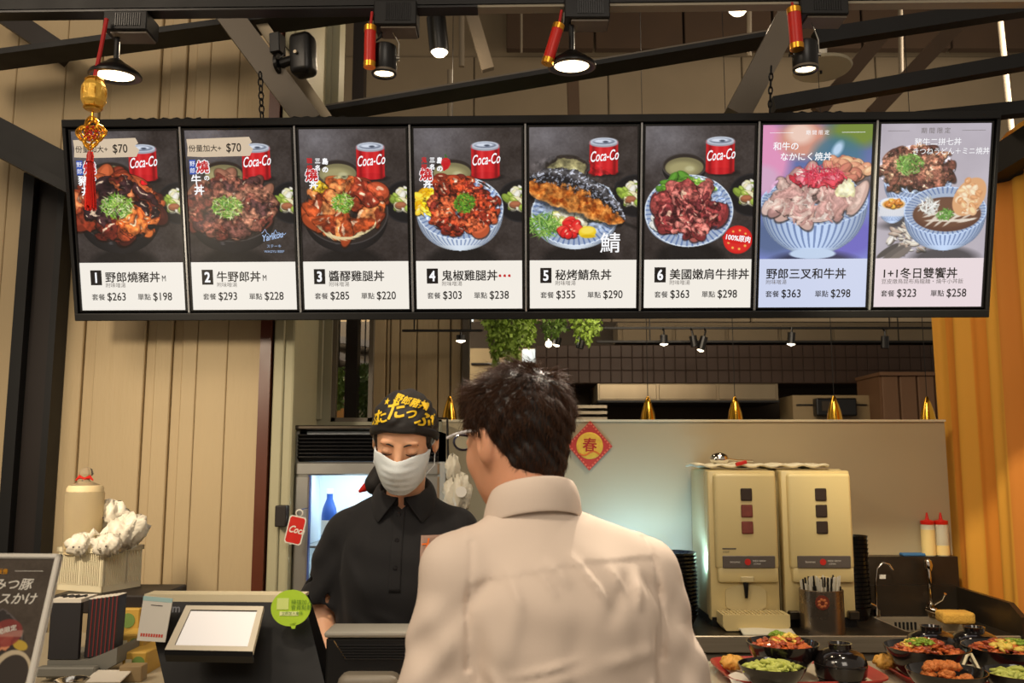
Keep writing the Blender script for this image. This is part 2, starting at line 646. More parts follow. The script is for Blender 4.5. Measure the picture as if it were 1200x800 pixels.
for lab, p0, p1, w in (('white pipe dropping beside the bright round lamp', (541, 14), (541, 78), 7),
                       ('white pipe running down to the menu board behind the round lamp', (527, 82), (527, 140), 6),
                       ('white pipe hanging above the disc at the right', (1055, 6), (1056, 92), 6),
                       ('pale crooked pipe near the right edge of the ceiling', (1171, 14), (1186, 160), 7),
                       ('thin white rod left of the centre disc spotlight', (611, 10), (611, 62), 3),
                       ('white pipe hanging left of the grey right brace', (878, 10), (878, 66), 6)):
    o = MB().tube([P(*p0, 5.2), P(*p1, 5.2)], w * 5.2 / FOC / 2, 10).build('ceiling_pipe', mat('white_pipe', (122, 112, 96), 0.5, var=0.05), smooth=True)
    tag(o, lab, 'pipe')

# left post
post = thing('steel_column', 'near-black upright steel column standing against the cream siding at left', 'column', P(28, 640, 3.18) * 1.0)
post.location.z = 0
xa, xb = P(10, 640, 3.3).x, P(52, 640, 3.3).x
MB().box((xa, 3.28, 0), (xb, 3.30, 2.62)).build('web', m_beam, post, world=True)
MB().box((xa - 0.012, 3.24, 0), (xa + 0.03, 3.335, 2.62)).build('flange', m_black, post, world=True)
MB().box((xb - 0.012, 3.25, 0), (xb + 0.012, 3.335, 2.62)).build('flange', m_black, post, world=True)

# back counter ------------------------------------------------------
ZB = 0.92
YB0, YB1 = 3.36, 3.9
XR = 1.84
bc = thing('back_counter', 'stainless steel back counter with sink carrying the cream dispensers', 'counter', (0.5, YB0, 0))
sx0, sx1, sy0, sy1 = P(1030, 720, 3.7).x, P(1112, 720, 3.7).x, 3.45, 3.78
mb = MB()
xL = P(519, 700, 3.6).x
mb.box((xL, YB0, ZB - 0.03), (sx0, YB1, ZB))
mb.box((sx1, YB0, ZB - 0.03), (XR, YB1, ZB))
mb.box((sx0, YB0, ZB - 0.03), (sx1, sy0, ZB))
mb.box((sx0, sy1, ZB - 0.03), (sx1, YB1, ZB))
mb.build('worktop', m_dsteel, bc, world=True)
mb = MB()
mb.box((xL, YB0 - 0.012, ZB - 0.055), (XR, YB0, ZB + 0.004), bev=0.003, seg=1)
mb.build('front_edge', m_steel, bc, world=True)
mb = MB()
for a, b in (((sx0, sy0, ZB - .2), (sx0 + .008, sy1, ZB)), ((sx1 - .008, sy0, ZB - .2), (sx1, sy1, ZB)),
             ((sx0, sy0, ZB - .2), (sx1, sy0 + .008, ZB)), ((sx0, sy1 - .008, ZB - .2), (sx1, sy1, ZB)), ((sx0, sy0, ZB - .21), (sx1, sy1, ZB - .2))):
    mb.box(a, b)
mb.build('sink_basin', m_steel, bc, world=True)
for i in range(5):
    xx = xL + 0.02 + i * (XR - xL - 0.04) / 5
    MB().box((xx, YB0 + 0.01, 0.1), (xx + (XR - xL - 0.04) / 5 - 0.008, YB0 + 0.03, ZB - 0.06), bev=0.003, seg=1).build('door', m_steel, bc, world=True)
MB().box((xL, YB0 + 0.03, 0), (XR, YB1, ZB - 0.22)).build('body', m_dsteel, bc, world=True)
mb = MB().box((P(517, 600, YP).x, YP - 0.075, ZB), (XR + 0.02, YP + 0.12, zl))
mb.build('backsplash', m_dsteel, bc, world=True)
mb = MB().box((P(1020, 700, 3.82).x, 3.812, ZB), (XR, 3.825, ZB + 0.12))
mb.build('splash_step', m_dsteel, bc, world=True)
pr_ = [(YP, ZB), (YP, 1.035), (3.42, 1.03), (3.34, 0.99), (3.32, ZB - 0.3), (YP, ZB - 0.3)]
mb = MB()
M = Matrix(((0, 1, 0, 0), (1, 0, 0, 0), (0, 0, 1, 0), (0, 0, 0, 1)))
mb.prism([(y, z) for y, z in pr_], XR, XR + 0.02, M)
mb.build('side_splash', m_dsteel, bc, world=True)
for i in range(6):
    MB().box((sx0 + 0.09 + i * 0.016, sy1 - 0.012, ZB - 0.05), (sx0 + 0.098 + i * 0.016, sy1 - 0.006, ZB - 0.02)).build('overflow_slot', m_black, bc, world=True)
# cool area light added in front of the partition to tint its lower part
light('AREA', 'partition_fill', (P(770, 640, 3.8).x, 3.60, 1.16), 5.5, (0.33, 0.68, 1.0), (P(770, 640, 3.85).x, 3.90, 1.20), 0.5, size_y=0.06)

# front counter: shallow till run with deeper wings left and right
ZC = 1.0
m_top = mat('pale_counter_top', (176, 164, 140), 0.35, var=0.07, vscale=9)
m_cfr = mat('counter_front_timber', (120, 84, 50), 0.5, var=0.15, vscale=6, stretch=(1, 1, 0.2))
fc = thing('front_counter', 'pale topped service counter under the food trays and tills', 'counter', (0, 1.9, 0))
mb = MB()
mb.box((-1.6, 1.72, ZC - 0.03), (2.6, 2.0, ZC))
mb.box((-1.6, 2.0, ZC - 0.03), (-0.72, 3.0, ZC))
mb.box((0.42, 2.0, ZC - 0.03), (2.6, PZ(900, 786, ZC).y + 0.12, ZC))
mb.build('worktop', m_top, fc, world=True)
for i in range(12):
    xx = -1.56 + i * 0.345
    MB().box((xx, 1.755, 0.08), (xx + 0.338, 1.78, ZC - 0.035), bev=0.004, seg=1).build('panel', m_cfr, fc, world=True)
MB().box((-1.56, 1.78, 0), (2.56, 1.96, ZC - 0.03)).build('carcass', m_black, fc, world=True)
MB().box((0.46, 1.96, 0), (2.56, 2.44, ZC - 0.03)).build('carcass', m_black, fc, world=True)
MB().box((-1.56, 1.96, 0), (-0.76, 2.96, ZC - 0.03)).build('carcass', m_black, fc, world=True)

# orange striped curtain hanging at the right -------------------------------
def curtain_mat():
    m = bpy.data.materials.new('orange_striped_cloth')
    m.use_nodes = True
    nt = m.node_tree
    b = nt.nodes['Principled BSDF']
    b.inputs['Roughness'].default_value = 0.8
    at = nt.nodes.new('ShaderNodeAttribute')
    at.attribute_name = 'paint'
    nt.links.new(at.outputs['Color'], b.inputs['Base Color'])
    tr = nt.nodes.new('ShaderNodeBsdfTranslucent')
    nt.links.new(at.outputs['Color'], tr.inputs[0])
    mx = nt.nodes.new('ShaderNodeMixShader')
    mx.inputs[0].default_value = 0.3
    out = nt.nodes['Material Output']
    nt.links.new(b.outputs[0], mx.inputs[1])
    nt.links.new(tr.outputs[0], mx.inputs[2])
    nt.links.new(mx.outputs[0], out.inputs['Surface'])
    return m


m_cur = curtain_mat()


def cloth(path, z0, z1, stripes, name, parent, amp=0.03, nu=160, nv=14, folds=13, ztopfn=None):
    """hanging cloth along an xy path with folds; stripes = list of (fraction, colour)"""
    path = [Vector((*p, 0)) for p in path]
    L = [0]
    for a, b in zip(path, path[1:]):
        L.append(L[-1] + (b - a).length)

    def at(t):
        d = t * L[-1]
        for i in range(len(path) - 1):
            if d <= L[i + 1] or i == len(path) - 2:
                k = (d - L[i]) / (L[i + 1] - L[i])
                return path[i].lerp(path[i + 1], k), (path[i + 1] - path[i]).normalized()
    vs = []
    cols = []
    for j in range(nv + 1):
        v = j / nv
        for i in range(nu + 1):
            u = i / nu
            p, d = at(u)
            n = Vector((-d.y, d.x, 0))
            w = math.sin(u * folds * 6.283 + 0.8 * math.sin(u * 9) + 0.3 * v) * amp * (0.7 + 0.5 * v)
            w += 0.4 * amp * math.sin(u * folds * 15.1 + 2 * v)
            zt = ztopfn(u) if ztopfn else z1
            q = p + n * w
            vs.append((q.x, q.y, z0 + (zt - z0) * (1 - v)))
            c = stripes[-1][1]
            for k in range(len(stripes)):
                if u <= stripes[k][0]:
                    c = stripes[k][1]
                    break
            cols.append((*lin(c), 1))
    fs = []
    for j in range(nv):
        for i in range(nu):
            a = j * (nu + 1) + i
            fs.append((a, a + 1, a + nu + 2, a + nu + 1))
    me = bpy.data.meshes.new(name)
    me.from_pydata(vs, [], fs)
    ca = me.color_attributes.new('paint', 'FLOAT_COLOR', 'POINT')
    ca.data.foreach_set('color', np.array(cols, dtype=np.float32).ravel())
    for p in me.polygons:
        p.use_smooth = True
    me.materials.append(m_cur)
    o = bpy.data.objects.new(name, me)
    COL.objects.link(o)
    if parent:
        o.parent = parent
    sol = o.modifiers.new('t', 'SOLIDIFY')
    sol.thickness = 0.002
    return o


YE, OR, OD = (236, 176, 66), (236, 156, 54), (220, 142, 54)
st = [(0.06, YE), (0.14, OR), (0.2, YE), (0.3, OR), (0.42, YE), (0.5, OD), (0.58, YE), (0.64, OR), (0.8, YE), (0.86, OD), (1.0, YE)]
cu = cloth([(P(1100, 500, 3.98).x, 3.99), (1.93, 3.92), (1.97, 3.5), (2.03, 2.9)], 0.1, 2.66, st, 'curtain', None, 0.022, folds=4.5)
tag(cu, 'tall orange and yellow striped curtain hanging at the right of the sink', 'curtain')
hb = MB().box((1.9, 2.9, P(0, 213, 3.5).z), (2.06, 4.02, P(0, 180, 3.5).z)).build('curtain_beam', m_black)
tag(hb, 'dark boxed beam above the orange curtain beside the last screen', 'beam')
pts = [P(1150, 177, 3.6), P(1206, 177, 3.6), P(1230, 120, 3.6), P(1206, 140, 3.6)]
sw = cloth([(P(1160, 170, 3.7).x, 3.7), (2.3, 3.55)], P(0, 178, 3.65).z, 2.9, [(0.3, OR), (0.6, YE), (1, OD)], 'fabric_swag', None, 0.015, nu=40, folds=3,
           ztopfn=lambda u: P(0, 178 - 48 * min(1, u * 1.5) ** 0.7, 3.65).z)
tag(sw, 'orange fabric swag sloping above the dark curtain beam', 'fabric')

# ================================================================== PRINTED AND LIT PICTURES
def smooth(a, lo, hi):
    t = np.clip((a - lo) / (hi - lo), 0, 1)
    return t * t * (3 - 2 * t)


class Canvas:
    """small picture painted as colours of a fine grid of cells; units: x right, y down"""

    def __init__(s, w, h, res, bg=(60, 55, 50)):
        s.w, s.h, s.nx, s.ny = w, h, int(w * res) + 1, int(h * res) + 1
        s.X, s.Y = np.meshgrid(np.linspace(0, w, s.nx), np.linspace(0, h, s.ny))
        s.C = np.empty((s.ny, s.nx, 3))
        s.C[:] = bg
        s.res = res

    def sl(s, x0, y0, x1, y1):
        a = max(0, int(x0 * s.res) - 2)
        b = min(s.nx, int(x1 * s.res) + 3)
        c = max(0, int(y0 * s.res) - 2)
        d = min(s.ny, int(y1 * s.res) + 3)
        return (slice(c, d), slice(a, b)) if a < b and c < d else None

    def put(s, sl, m, col):
        m = m[..., None]
        s.C[sl] = s.C[sl] * (1 - m) + np.asarray(col, float) * m

    def ell(s, cx, cy, rx, ry, col, ang=0, soft=0.8, a=1.0, clip=None):
        r = max(rx, ry) + soft
        sl = s.sl(cx - r, cy - r, cx + r, cy + r)
        if sl is None:
            return
        x, y = s.X[sl] - cx, s.Y[sl] - cy
        c, n = math.cos(ang), math.sin(ang)
        u, v = x * c + y * n, -x * n + y * c
        d = np.sqrt((u / rx) ** 2 + (v / ry) ** 2)
        m = np.clip((1 - d) * min(rx, ry) / soft + 0.5, 0, 1) * a
        if clip is not None:
            m = m * clip[sl]
        s.put(sl, m, col)

    def rect(s, x0, y0, x1, y1, col, soft=0.5, a=1.0):
        sl = s.sl(x0 - 1, y0 - 1, x1 + 1, y1 + 1)
        if sl is None:
            return
        x, y = s.X[sl], s.Y[sl]
        m = np.clip(np.minimum(np.minimum(x - x0, x1 - x), np.minimum(y - y0, y1 - y)) / soft + 0.5, 0, 1) * a
        s.put(sl, m, col)

    def region(s, cx, cy, rx, ry, ang=0):
        c, n = math.cos(ang), math.sin(ang)
        x, y = s.X - cx, s.Y - cy
        u, v = x * c + y * n, -x * n + y * c
        return np.clip((1 - np.sqrt((u / rx) ** 2 + (v / ry) ** 2)) * min(rx, ry) + 0.5, 0, 1)

    def noise(s, sc, amt, seed=1, mask=None):
        n = (fbm(s.X / sc, s.Y / sc, seed) - 0.5) * 2 * amt
        if mask is not None:
            n = n * mask
        s.C = np.clip(s.C + n[..., None], 0, 255)

    def pieces(s, cx, cy, rx, ry, n, size, pal, asp=2.2, seed=0, ang=None, spread=1.0, hl=0.5, jit=0.6, drop=True):
        """many overlapping rounded pieces, each with its own printed highlight and dark edge"""
        r = np.random.default_rng(seed)
        items = []
        for i in range(n):
            t = r.uniform(0, 2 * math.pi)
            q = math.sqrt(r.uniform(0, 1)) * spread
            items.append((cx + rx * q * math.cos(t), cy + ry * q * math.sin(t)))
        items.sort(key=lambda k: k[1] + r.uniform(-4, 4))
        for x, y in items:
            z = size * r.uniform(1 - jit * .6, 1 + jit)
            a = (ang if ang is not None else 0) + r.uniform(-1.2, 1.2)
            c = np.array(pal[r.integers(len(pal))], float)
            w, h = z, z / asp * r.uniform(0.8, 1.3)
            if drop:
                s.ell(x + 0.3, y + 0.9, w * 1.08, h * 1.12, c * 0.28, a, 1.0, 0.75)
            s.ell(x, y, w, h, c, a, 0.8)
            s.ell(x, y - h * 0.25, w * 0.8, h * 0.5, np.minimum(255, c * 1.25 + 12), a, 1.0, 0.6)
            if r.uniform() < hl:
                s.ell(x + r.uniform(-.4, .4) * w, y - h * 0.3, w * 0.32, h * 0.18, (255, 225, 190), a, 0.5, 0.75)

    def strokes(s, cx, cy, rx, ry, n, ln, pal, seed=0, wd=0.45):
        r = np.random.default_rng(seed)
        for i in range(n):
            t = r.uniform(0, 6.283)
            q = math.sqrt(r.uniform(0, 1))
            s.ell(cx + rx * q * math.cos(t), cy + ry * q * math.sin(t), ln * r.uniform(.6, 1.3), wd * r.uniform(.8, 1.5),
                  np.array(pal[r.integers(len(pal))], float) * r.uniform(.75, 1.15), r.uniform(0, 3.14), 0.5, 0.95)

    def warp(s, sc, amt, seed=0, mask=None):
        dx = (fbm(s.X / sc, s.Y / sc, seed, 3) - .5) * 2 * amt * s.res
        dy = (fbm(s.X / sc, s.Y / sc, seed + 50, 3) - .5) * 2 * amt * s.res
        if mask is not None:
            dx, dy = dx * mask, dy * mask
        J, I = np.meshgrid(np.arange(s.nx), np.arange(s.ny))
        s.C = s.C[np.clip(np.rint(I + dy), 0, s.ny - 1).astype(int), np.clip(np.rint(J + dx), 0, s.nx - 1).astype(int)]

    def crust(s, sc, amt, seed, mask):
        n = (fbm(s.X / sc, s.Y / sc, seed, 4) - .5) * 2
        f = 1 + n * amt * mask
        s.C = np.clip(s.C * f[..., None], 0, 255)

    def mesh(s, name, material, W, H, parent, M=None, y=0.0):
        """flat picture of W x H metres centred at x, top at z=0 downwards, in local x,z plane"""
        xs = np.linspace(-W / 2, W / 2, s.nx)
        zs = np.linspace(0, -H, s.ny)
        XX, ZZ = np.meshgrid(xs, zs)
        V = np.stack([XX, np.full_like(XX, y), ZZ], -1).reshape(-1, 3)
        i = np.arange(s.nx - 1)
        j = np.arange(s.ny - 1)
        I, J = np.meshgrid(i, j)
        a = (J * s.nx + I).ravel()
        F = np.stack([a, a + s.nx, a + s.nx + 1, a + 1], -1)
        me = bpy.data.meshes.new(name)
        nv, nf = len(V), len(F)
        me.vertices.add(nv)
        me.vertices.foreach_set('co', V.astype(np.float32).ravel())
        me.loops.add(nf * 4)
        me.loops.foreach_set('vertex_index', F.astype(np.int32).ravel())
        me.polygons.add(nf)
        me.polygons.foreach_set('loop_start', np.arange(0, nf * 4, 4, dtype=np.int32))
        me.update(calc_edges=True)
        ca = me.color_attributes.new('paint', 'FLOAT_COLOR', 'POINT')
        c = np.clip(s.C, 0, 255) / 255
        c = np.where(c <= 0.04045, c / 12.92, ((c + 0.055) / 1.055) ** 2.4)
        c = np.concatenate([c, np.ones((*c.shape[:2], 1))], -1)
        ca.data.foreach_set('color', c.astype(np.float32).ravel())
        me.materials.append(material)
        if M is not None:
            me.transform(M)
        o = bpy.data.objects.new(name, me)
        COL.objects.link(o)
        o.parent = parent
        return o


def can(c, x, y, w=32, h=42):
    """red drink can, x,y = top centre"""
    c.ell(x + 3, y + h, w / 2 + 2, 4, (22, 18, 18), 0, 2, .8)
    c.rect(x - w / 2, y + 5, x + w / 2, y + h - 2, (205, 28, 34), 0.8)
    c.ell(x, y + h - 2, w / 2, 4, (190, 22, 30))
    for dx, cc, a in ((-0.36, (120, 10, 16), .7), (0.38, (110, 8, 14), .75), (-0.12, (240, 80, 80), .5), (0.16, (235, 60, 60), .35)):
        sl = c.sl(x + dx * w - 3, y + 6, x + dx * w + 3, y + h)
        if sl:
            m = np.exp(-((c.X[sl] - x - dx * w) / 2.2) ** 2) * a * (c.Y[sl] > y + 7)
            c.put(sl, m, cc)
    c.ell(x, y + 7, w / 2, 4.6, (160, 165, 175))
    c.ell(x, y + 5, w / 2 - 0.8, 4.4, (205, 212, 225))
    c.ell(x, y + 5.2, w / 2 - 3.4, 3.2, (120, 128, 145))
    c.ell(x - 1, y + 4.6, w / 2 - 6, 2.0, (215, 222, 235))
    c.ell(x + 2, y + 5.4, 3.2, 1.2, (70, 78, 95))


def bowl(c, x, y, rx, ry, dep, kind='black'):
    c.ell(x + 2, y + dep + ry * .35, rx * .8, ry * .5, (12, 10, 10), 0, 6, .6)
    out = {'black': (34, 30, 30), 'stripe': (206, 216, 228), 'blue': (186, 205, 235)}[kind]
    m = np.zeros_like(c.X)
    t = (c.Y - y) / dep
    half = rx * np.sqrt(np.clip(1 - np.clip(t, 0, 1) ** 2.4, 0, 1)) * 0.995
    m = np.clip((half - np.abs(c.X - x)) / 0.8 + 0.5, 0, 1) * (t >= -0.02) * (t <= 1.03)
    col = np.empty_like(c.C)
    col[:] = out
    k = (c.X - x) / np.maximum(half, 1)
    col *= (0.62 + 0.45 * np.sqrt(np.clip(1 - k ** 2, 0, 1)))[..., None]
    if kind != 'black':
        s_ = np.sin(np.arcsin(np.clip(k, -1, 1)) * 42)
        lines = smooth(s_, 0.2, 0.7) * (np.abs(t - 0.45) < 0.42)
        col = col * (1 - 0.55 * lines[..., None]) + np.array((60, 84, 140)) * 0.55 * lines[..., None]
    else:
        col += (smooth(-np.abs(k + .35), -.12, 0) * 38 * (t > 0) * (t < .8))[..., None]
    c.C = c.C * (1 - m[..., None]) + col * m[..., None]
    c.ell(x, y, rx, ry, tuple(np.array(out) * 1.12) if kind != 'black' else (74, 68, 66))
    c.ell(x, y, rx - 1.3, ry - 1.3, (48, 40, 36) if kind == 'black' else (168, 182, 205))
    if kind != 'black':
        th = np.arctan2((c.Y - y) / ry, (c.X - x) / rx)
        d = np.sqrt(((c.Y - y) / ry) ** 2 + ((c.X - x) / rx) ** 2)
        m = smooth(np.sin(th * 48), 0.2, 0.8) * (d < .985) * (d > .72) * 0.6
        c.C = c.C * (1 - m[..., None]) + np.array((66, 92, 150)) * m[..., None]


def dark_table(c, seed):
    sp = 1 - np.sqrt(((c.X - 20) / 75) ** 2 + ((c.Y - 10) / 60) ** 2)
    c.C[:] = (58, 50, 47)
    c.C += (np.clip(sp, 0, 1) * 62)[..., None] * np.array((0.9, 0.95, 1.05))  # paler upper left painted in to imitate reflections
    c.noise(2.2, 9, seed)
    c.noise(16, 16, seed + 5)


def side_salad(c, y=85):
    c.ell(121, y, 27, 25, (38, 36, 38))
    c.ell(121, y, 25.5, 23.5, (24, 22, 24))
    c.pieces(117, y - 4, 13, 15, 40, 4.6, [(214, 205, 160), (150, 170, 70), (230, 222, 200), (120, 140, 50), (150, 90, 60)], 1.6, 11, hl=.3)


def soup(c, x=43, y=50, rx=25, ry=15):
    bowl(c, x, y, rx, ry, 22)
    c.ell(x, y + 1.5, rx - 3.5, ry - 3.5, (128, 120, 84))
    c.ell(x - 2, y + 3, rx - 8, ry - 7, (165, 156, 110), 0, 4)
    c.ell(x + 6, y + 3, 5, 3, (190, 184, 140), 0, 2)


MEATP = [(150, 62, 34), (120, 44, 26), (176, 84, 46), (96, 34, 24), (200, 110, 66)]
GRN = [(140, 190, 60), (100, 160, 40), (190, 215, 110), (70, 130, 40), (225, 235, 170)]
SCR_W, PH = 122, 155


def picture(i):
    c = Canvas(SCR_W, PH, 1.5)
    if i < 6:
        dark_table(c, 40 + i)
        side_salad(c, 85 if i < 4 else 80)
        soup(c, 43 if i < 5 else 44, 50 if i < 4 else 46)
        can(c, 81 if i < 4 else 84, 15 if i < 4 else 12)
    if i == 0:
        bowl(c, 50, 92, 49, 36, 52)
        c.pieces(50, 88, 44, 32, 60, 15, MEATP + [(70, 26, 20)], 2.0, 3, spread=1.05)
        c.pieces(50, 88, 38, 28, 26, 8, [(40, 24, 26), (60, 34, 36)], 1.8, 5, hl=.9)
        c.pieces(62, 108, 22, 9, 16, 9, [(190, 84, 34), (214, 110, 50)], 2, 6, hl=.8)
        g = c.region(50, 90, 50, 40)
        c.warp(14, 12, 3, g)
        c.crust(5, .75, 4, g)
        c.strokes(48, 88, 19, 14, 260, 3.4, GRN, 1)
    if i == 1:
        bowl(c, 50, 96, 50, 35, 48)
        c.pieces(50, 88, 47, 33, 120, 11, [(96, 58, 50), (120, 70, 56), (74, 44, 42), (140, 92, 72), (104, 50, 40)], 2.2, 9, hl=.25)
        g = c.region(50, 90, 50, 38)
        c.warp(10, 10, 8, g)
        c.crust(3.6, .9, 6, g)
        c.strokes(45, 90, 17, 13, 240, 3.2, GRN, 2)
    if i == 2:
        bowl(c, 51, 96, 49, 39, 48)
        c.pieces(30, 73, 18, 11, 40, 5, [(240, 176, 20), (252, 200, 50), (220, 150, 10)], 2.6, 2, hl=.3)
        c.pieces(52, 92, 40, 30, 60, 13, [(188, 92, 44), (160, 66, 30), (214, 126, 70), (130, 50, 26)], 2.4, 13, ang=-.5, hl=.9)
        c.pieces(76, 74, 14, 12, 22, 8, [(170, 70, 40), (130, 46, 28)], 1.6, 4, hl=.7)
        for k in range(26):
            a = 0.4 + k * 0.075
            c.ell(48 + 34 * math.cos(a), 98 + 28 * math.sin(a) + (k % 3), 8, 0.9, (228, 208, 158), a + 1.57 + .2, .5, .9)
        g = c.region(51, 90, 46, 36)
        c.warp(16, 9, 5, g)
        c.crust(5, .7, 7, g)
        c.strokes(48, 86, 12, 11, 200, 2.8, GRN, 3)
    if i == 3:
        bowl(c, 51, 93, 50, 37, 50, 'stripe')
        c.pieces(16, 86, 14, 14, 34, 6, [(246, 190, 20), (255, 210, 60), (225, 160, 10)], 1.8, 2, hl=.3)
        c.pieces(54, 92, 38, 32, 120, 7, [(160, 58, 30), (130, 40, 24), (186, 84, 48), (104, 34, 24)], 1.5, 23, hl=.6)
        c.pieces(34, 64, 12, 8, 22, 6, [(170, 60, 30), (120, 40, 24)], 1.4, 4, hl=.7)
        g = c.region(52, 90, 44, 33)
        c.warp(10, 8, 5, g)
        c.crust(2.8, 1.0, 7, g)
        c.strokes(57, 87, 12, 11, 220, 2.4, [(90, 150, 40), (120, 175, 50), (60, 110, 30)], 4)
    if i == 4:
        bowl(c, 52, 98, 50, 40, 44, 'stripe')
        c.pieces(52, 108, 30, 12, 30, 6, [(220, 210, 180), (200, 190, 120)], 1.5, 2)
        # grilled mackerel: long tapered fillet, charred skin above and golden flesh below
        ax0, ay0, ax1, ay1 = 0.0, 62.0, 107.0, 108.0
        Lx = math.hypot(ax1 - ax0, ay1 - ay0)
        ex, ey = (ax1 - ax0) / Lx, (ay1 - ay0) / Lx
        u = ((c.X - ax0) * ex + (c.Y - ay0) * ey) / Lx
        v = -(c.X - ax0) * ey + (c.Y - ay0) * ex + 9 * np.sin(np.clip(u, 0, 1) * 3.14)
        hw_ = np.interp(u, [-.02, 0, .1, .35, .7, .93, 1.0, 1.02], [0, 12, 19, 25, 20, 12, 5, 0])
        m = np.clip((hw_ - np.abs(v)) / 1.2, 0, 1)
        sh = np.clip((hw_ + 3 - np.abs(v - 3)) / 4, 0, 1) * .6
        c.C *= (1 - sh)[..., None]
        r_ = v / np.maximum(hw_, 1)
        st = fbm(u * 26 + v * .05, v * .22 - u * 9, 3, 4)
        st2 = fbm(u * 60, v * .5 + u * 22, 8, 3)
        gold = np.stack([176 + 90 * (st - .5) * 2, 98 + 90 * (st - .5) * 2, 36 + 60 * (st - .5) * 2], -1)
        dark = np.empty_like(gold)
        dark[:] = (34, 31, 33)
        dark += (smooth(st2, .52, .72) * 120)[..., None] * np.array((.95, 1.0, 1.1))
        dark += (np.exp(-((r_ + .75) / .18) ** 2) * 60)[..., None]
        w_ = smooth(-(r_ + .10 + .9 * (st - .5)), -.12, .12)[..., None]
        fish = gold * (1 - w_) + dark * w_
        edge = np.exp(-((r_ - .93) / .08) ** 2)[..., None]
        fish = fish * (1 - edge * .6) + np.array((226, 170, 104)) * edge * .6
        c.C = c.C * (1 - m[..., None]) + np.clip(fish, 8, 255) * m[..., None]
        g = np.clip(c.region(52, 78, 62, 42, .4), 0, 1)
        c.warp(9, 3, 5, g)
        c.crust(4, .5, 7, g)
        c.strokes(16, 114, 20, 13, 150, 6, [(120, 170, 60), (170, 205, 110), (80, 130, 50)], 7, .5)
        c.pieces(46, 118, 10, 9, 18, 5, [(206, 30, 30), (230, 60, 50)], 1.4, 3, hl=.6)
        c.ell(66, 122, 10, 7, (240, 206, 40), -.1)
        c.ell(66, 120, 8, 4, (252, 226, 90), -.1, 2)
        c.ell(67, 127, 8.5, 2, (220, 180, 20), 0)
    if i == 5:
        bowl(c, 50, 98, 50, 42, 42, 'stripe')
        c.pieces(46, 72, 30, 12, 40, 7, [(110, 160, 50), (150, 190, 80), (80, 130, 40)], 2.0, 3, hl=.2)
        c.pieces(16, 112, 8, 8, 20, 4, [(225, 225, 215)], 1.3, 3, hl=.2)
        c.pieces(50, 99, 35, 27, 34, 12, [(150, 66, 62), (128, 48, 48), (170, 88, 80), (110, 40, 42)], 1.5, 33, ang=1.2, hl=.6)
        c.pieces(50, 99, 33, 26, 60, 4, [(190, 110, 100), (90, 34, 36)], 2.2, 35, ang=1.2, hl=.3)
        g = c.region(50, 94, 42, 36)
        c.warp(12, 7, 5, g)
        c.crust(3.4, .7, 7, g)
        c.ell(106, 132, 16.5, 16.5, (214, 34, 30))
        c.ell(106, 132, 14.5, 14.5, (232, 60, 50), 0, .6, .4)
        for k in range(14):
            c.ell(106 + 11 * math.cos(k * .7), 132 + 11 * math.sin(k * .7), 1.2, 1.2, (250, 190, 90))
        c.ell(106, 131, 17.5, 6, (214, 30, 28), .1)
    if i == 6:
        c.C[:] = (88, 104, 150)
        k = c.Y / PH
        c.C += (k * 50)[..., None] * np.array((.9, .8, 1.3))
        c.ell(6, 36, 26, 46, (226, 150, 190), 0, 14)
        c.ell(0, 62, 20, 16, (214, 170, 200), 0, 8)
        c.ell(46, 16, 28, 22, (214, 150, 130), 0, 12)
        c.ell(42, 10, 15, 12, (240, 206, 190), 0, 8)
        c.ell(104, 8, 30, 18, (120, 140, 60), 0, 12)
        c.ell(84, 35, 28, 22, (70, 120, 140), 0, 10, .8)
        c.ell(84, 28, 5, 9, (190, 215, 240), .5, 4)
        c.ell(98, 66, 31, 11, (110, 100, 104), 0, 4)
        c.pieces(94, 53, 26, 12, 50, 6, [(206, 140, 110), (226, 170, 130), (180, 110, 90)], 1.4, 3, hl=.2)
        c.ell(14, 130, 30, 22, (70, 90, 110), 0, 16, .6)
        c.ell(100, 130, 34, 24, (106, 92, 190), 0, 14, .7)
        bowl(c, 60, 88, 60, 28, 62, 'blue')
        c.ell(60, 149, 26, 6, (196, 214, 240))
        c.pieces(60, 84, 50, 24, 30, 17, [(190, 150, 140), (206, 170, 158), (170, 130, 124), (216, 186, 176)], 2.4, 3, ang=1.9, hl=.3, jit=.3)
        c.pieces(60, 88, 48, 24, 60, 7, [(176, 132, 124), (214, 180, 168), (196, 150, 142)], 3.6, 8, ang=1.9, hl=.15, drop=False)
        c.ell(94, 74, 12, 9, (232, 224, 170), .5)
        c.ell(94, 74, 10, 7, (246, 238, 200), .5)
        c.pieces(66, 62, 26, 8, 40, 5, [(220, 70, 84), (240, 130, 140), (200, 50, 64)], 3, 4, hl=.3)
        g = c.region(60, 82, 54, 30)
        c.warp(9, 6, 5, g)
        c.crust(5, .25, 7, g)
        c.strokes(66, 56, 24, 8, 90, 7, [(214, 40, 70), (236, 100, 120)], 5, .35)
    if i == 7:
        c.C[:] = (186, 178, 188)
        c.noise(30, 10, 5)
        bowl(c, 44, 64, 38, 22, 36, 'blue')
        c.pieces(42, 50, 38, 24, 130, 8, [(130, 82, 66), (160, 106, 84), (104, 62, 50), (186, 140, 110), (84, 50, 44)], 2.3, 5, hl=.3)
        g = c.region(42, 52, 42, 28)
        c.warp(6, 5, 5, g)
        c.crust(2.5, .9, 7, g)
        c.strokes(34, 46, 15, 12, 200, 2.8, [(110, 160, 60), (160, 200, 110), (80, 130, 50)], 6)
        bowl(c, 17, 92, 16, 8, 22, 'blue')
        c.ell(17, 91, 14, 6.5, (240, 240, 240))
        c.rect(2, 94, 32, 106, (226, 226, 230), 2, .9)
        c.ell(18, 92, 12, 5.5, (222, 150, 50), 0, 1.5)
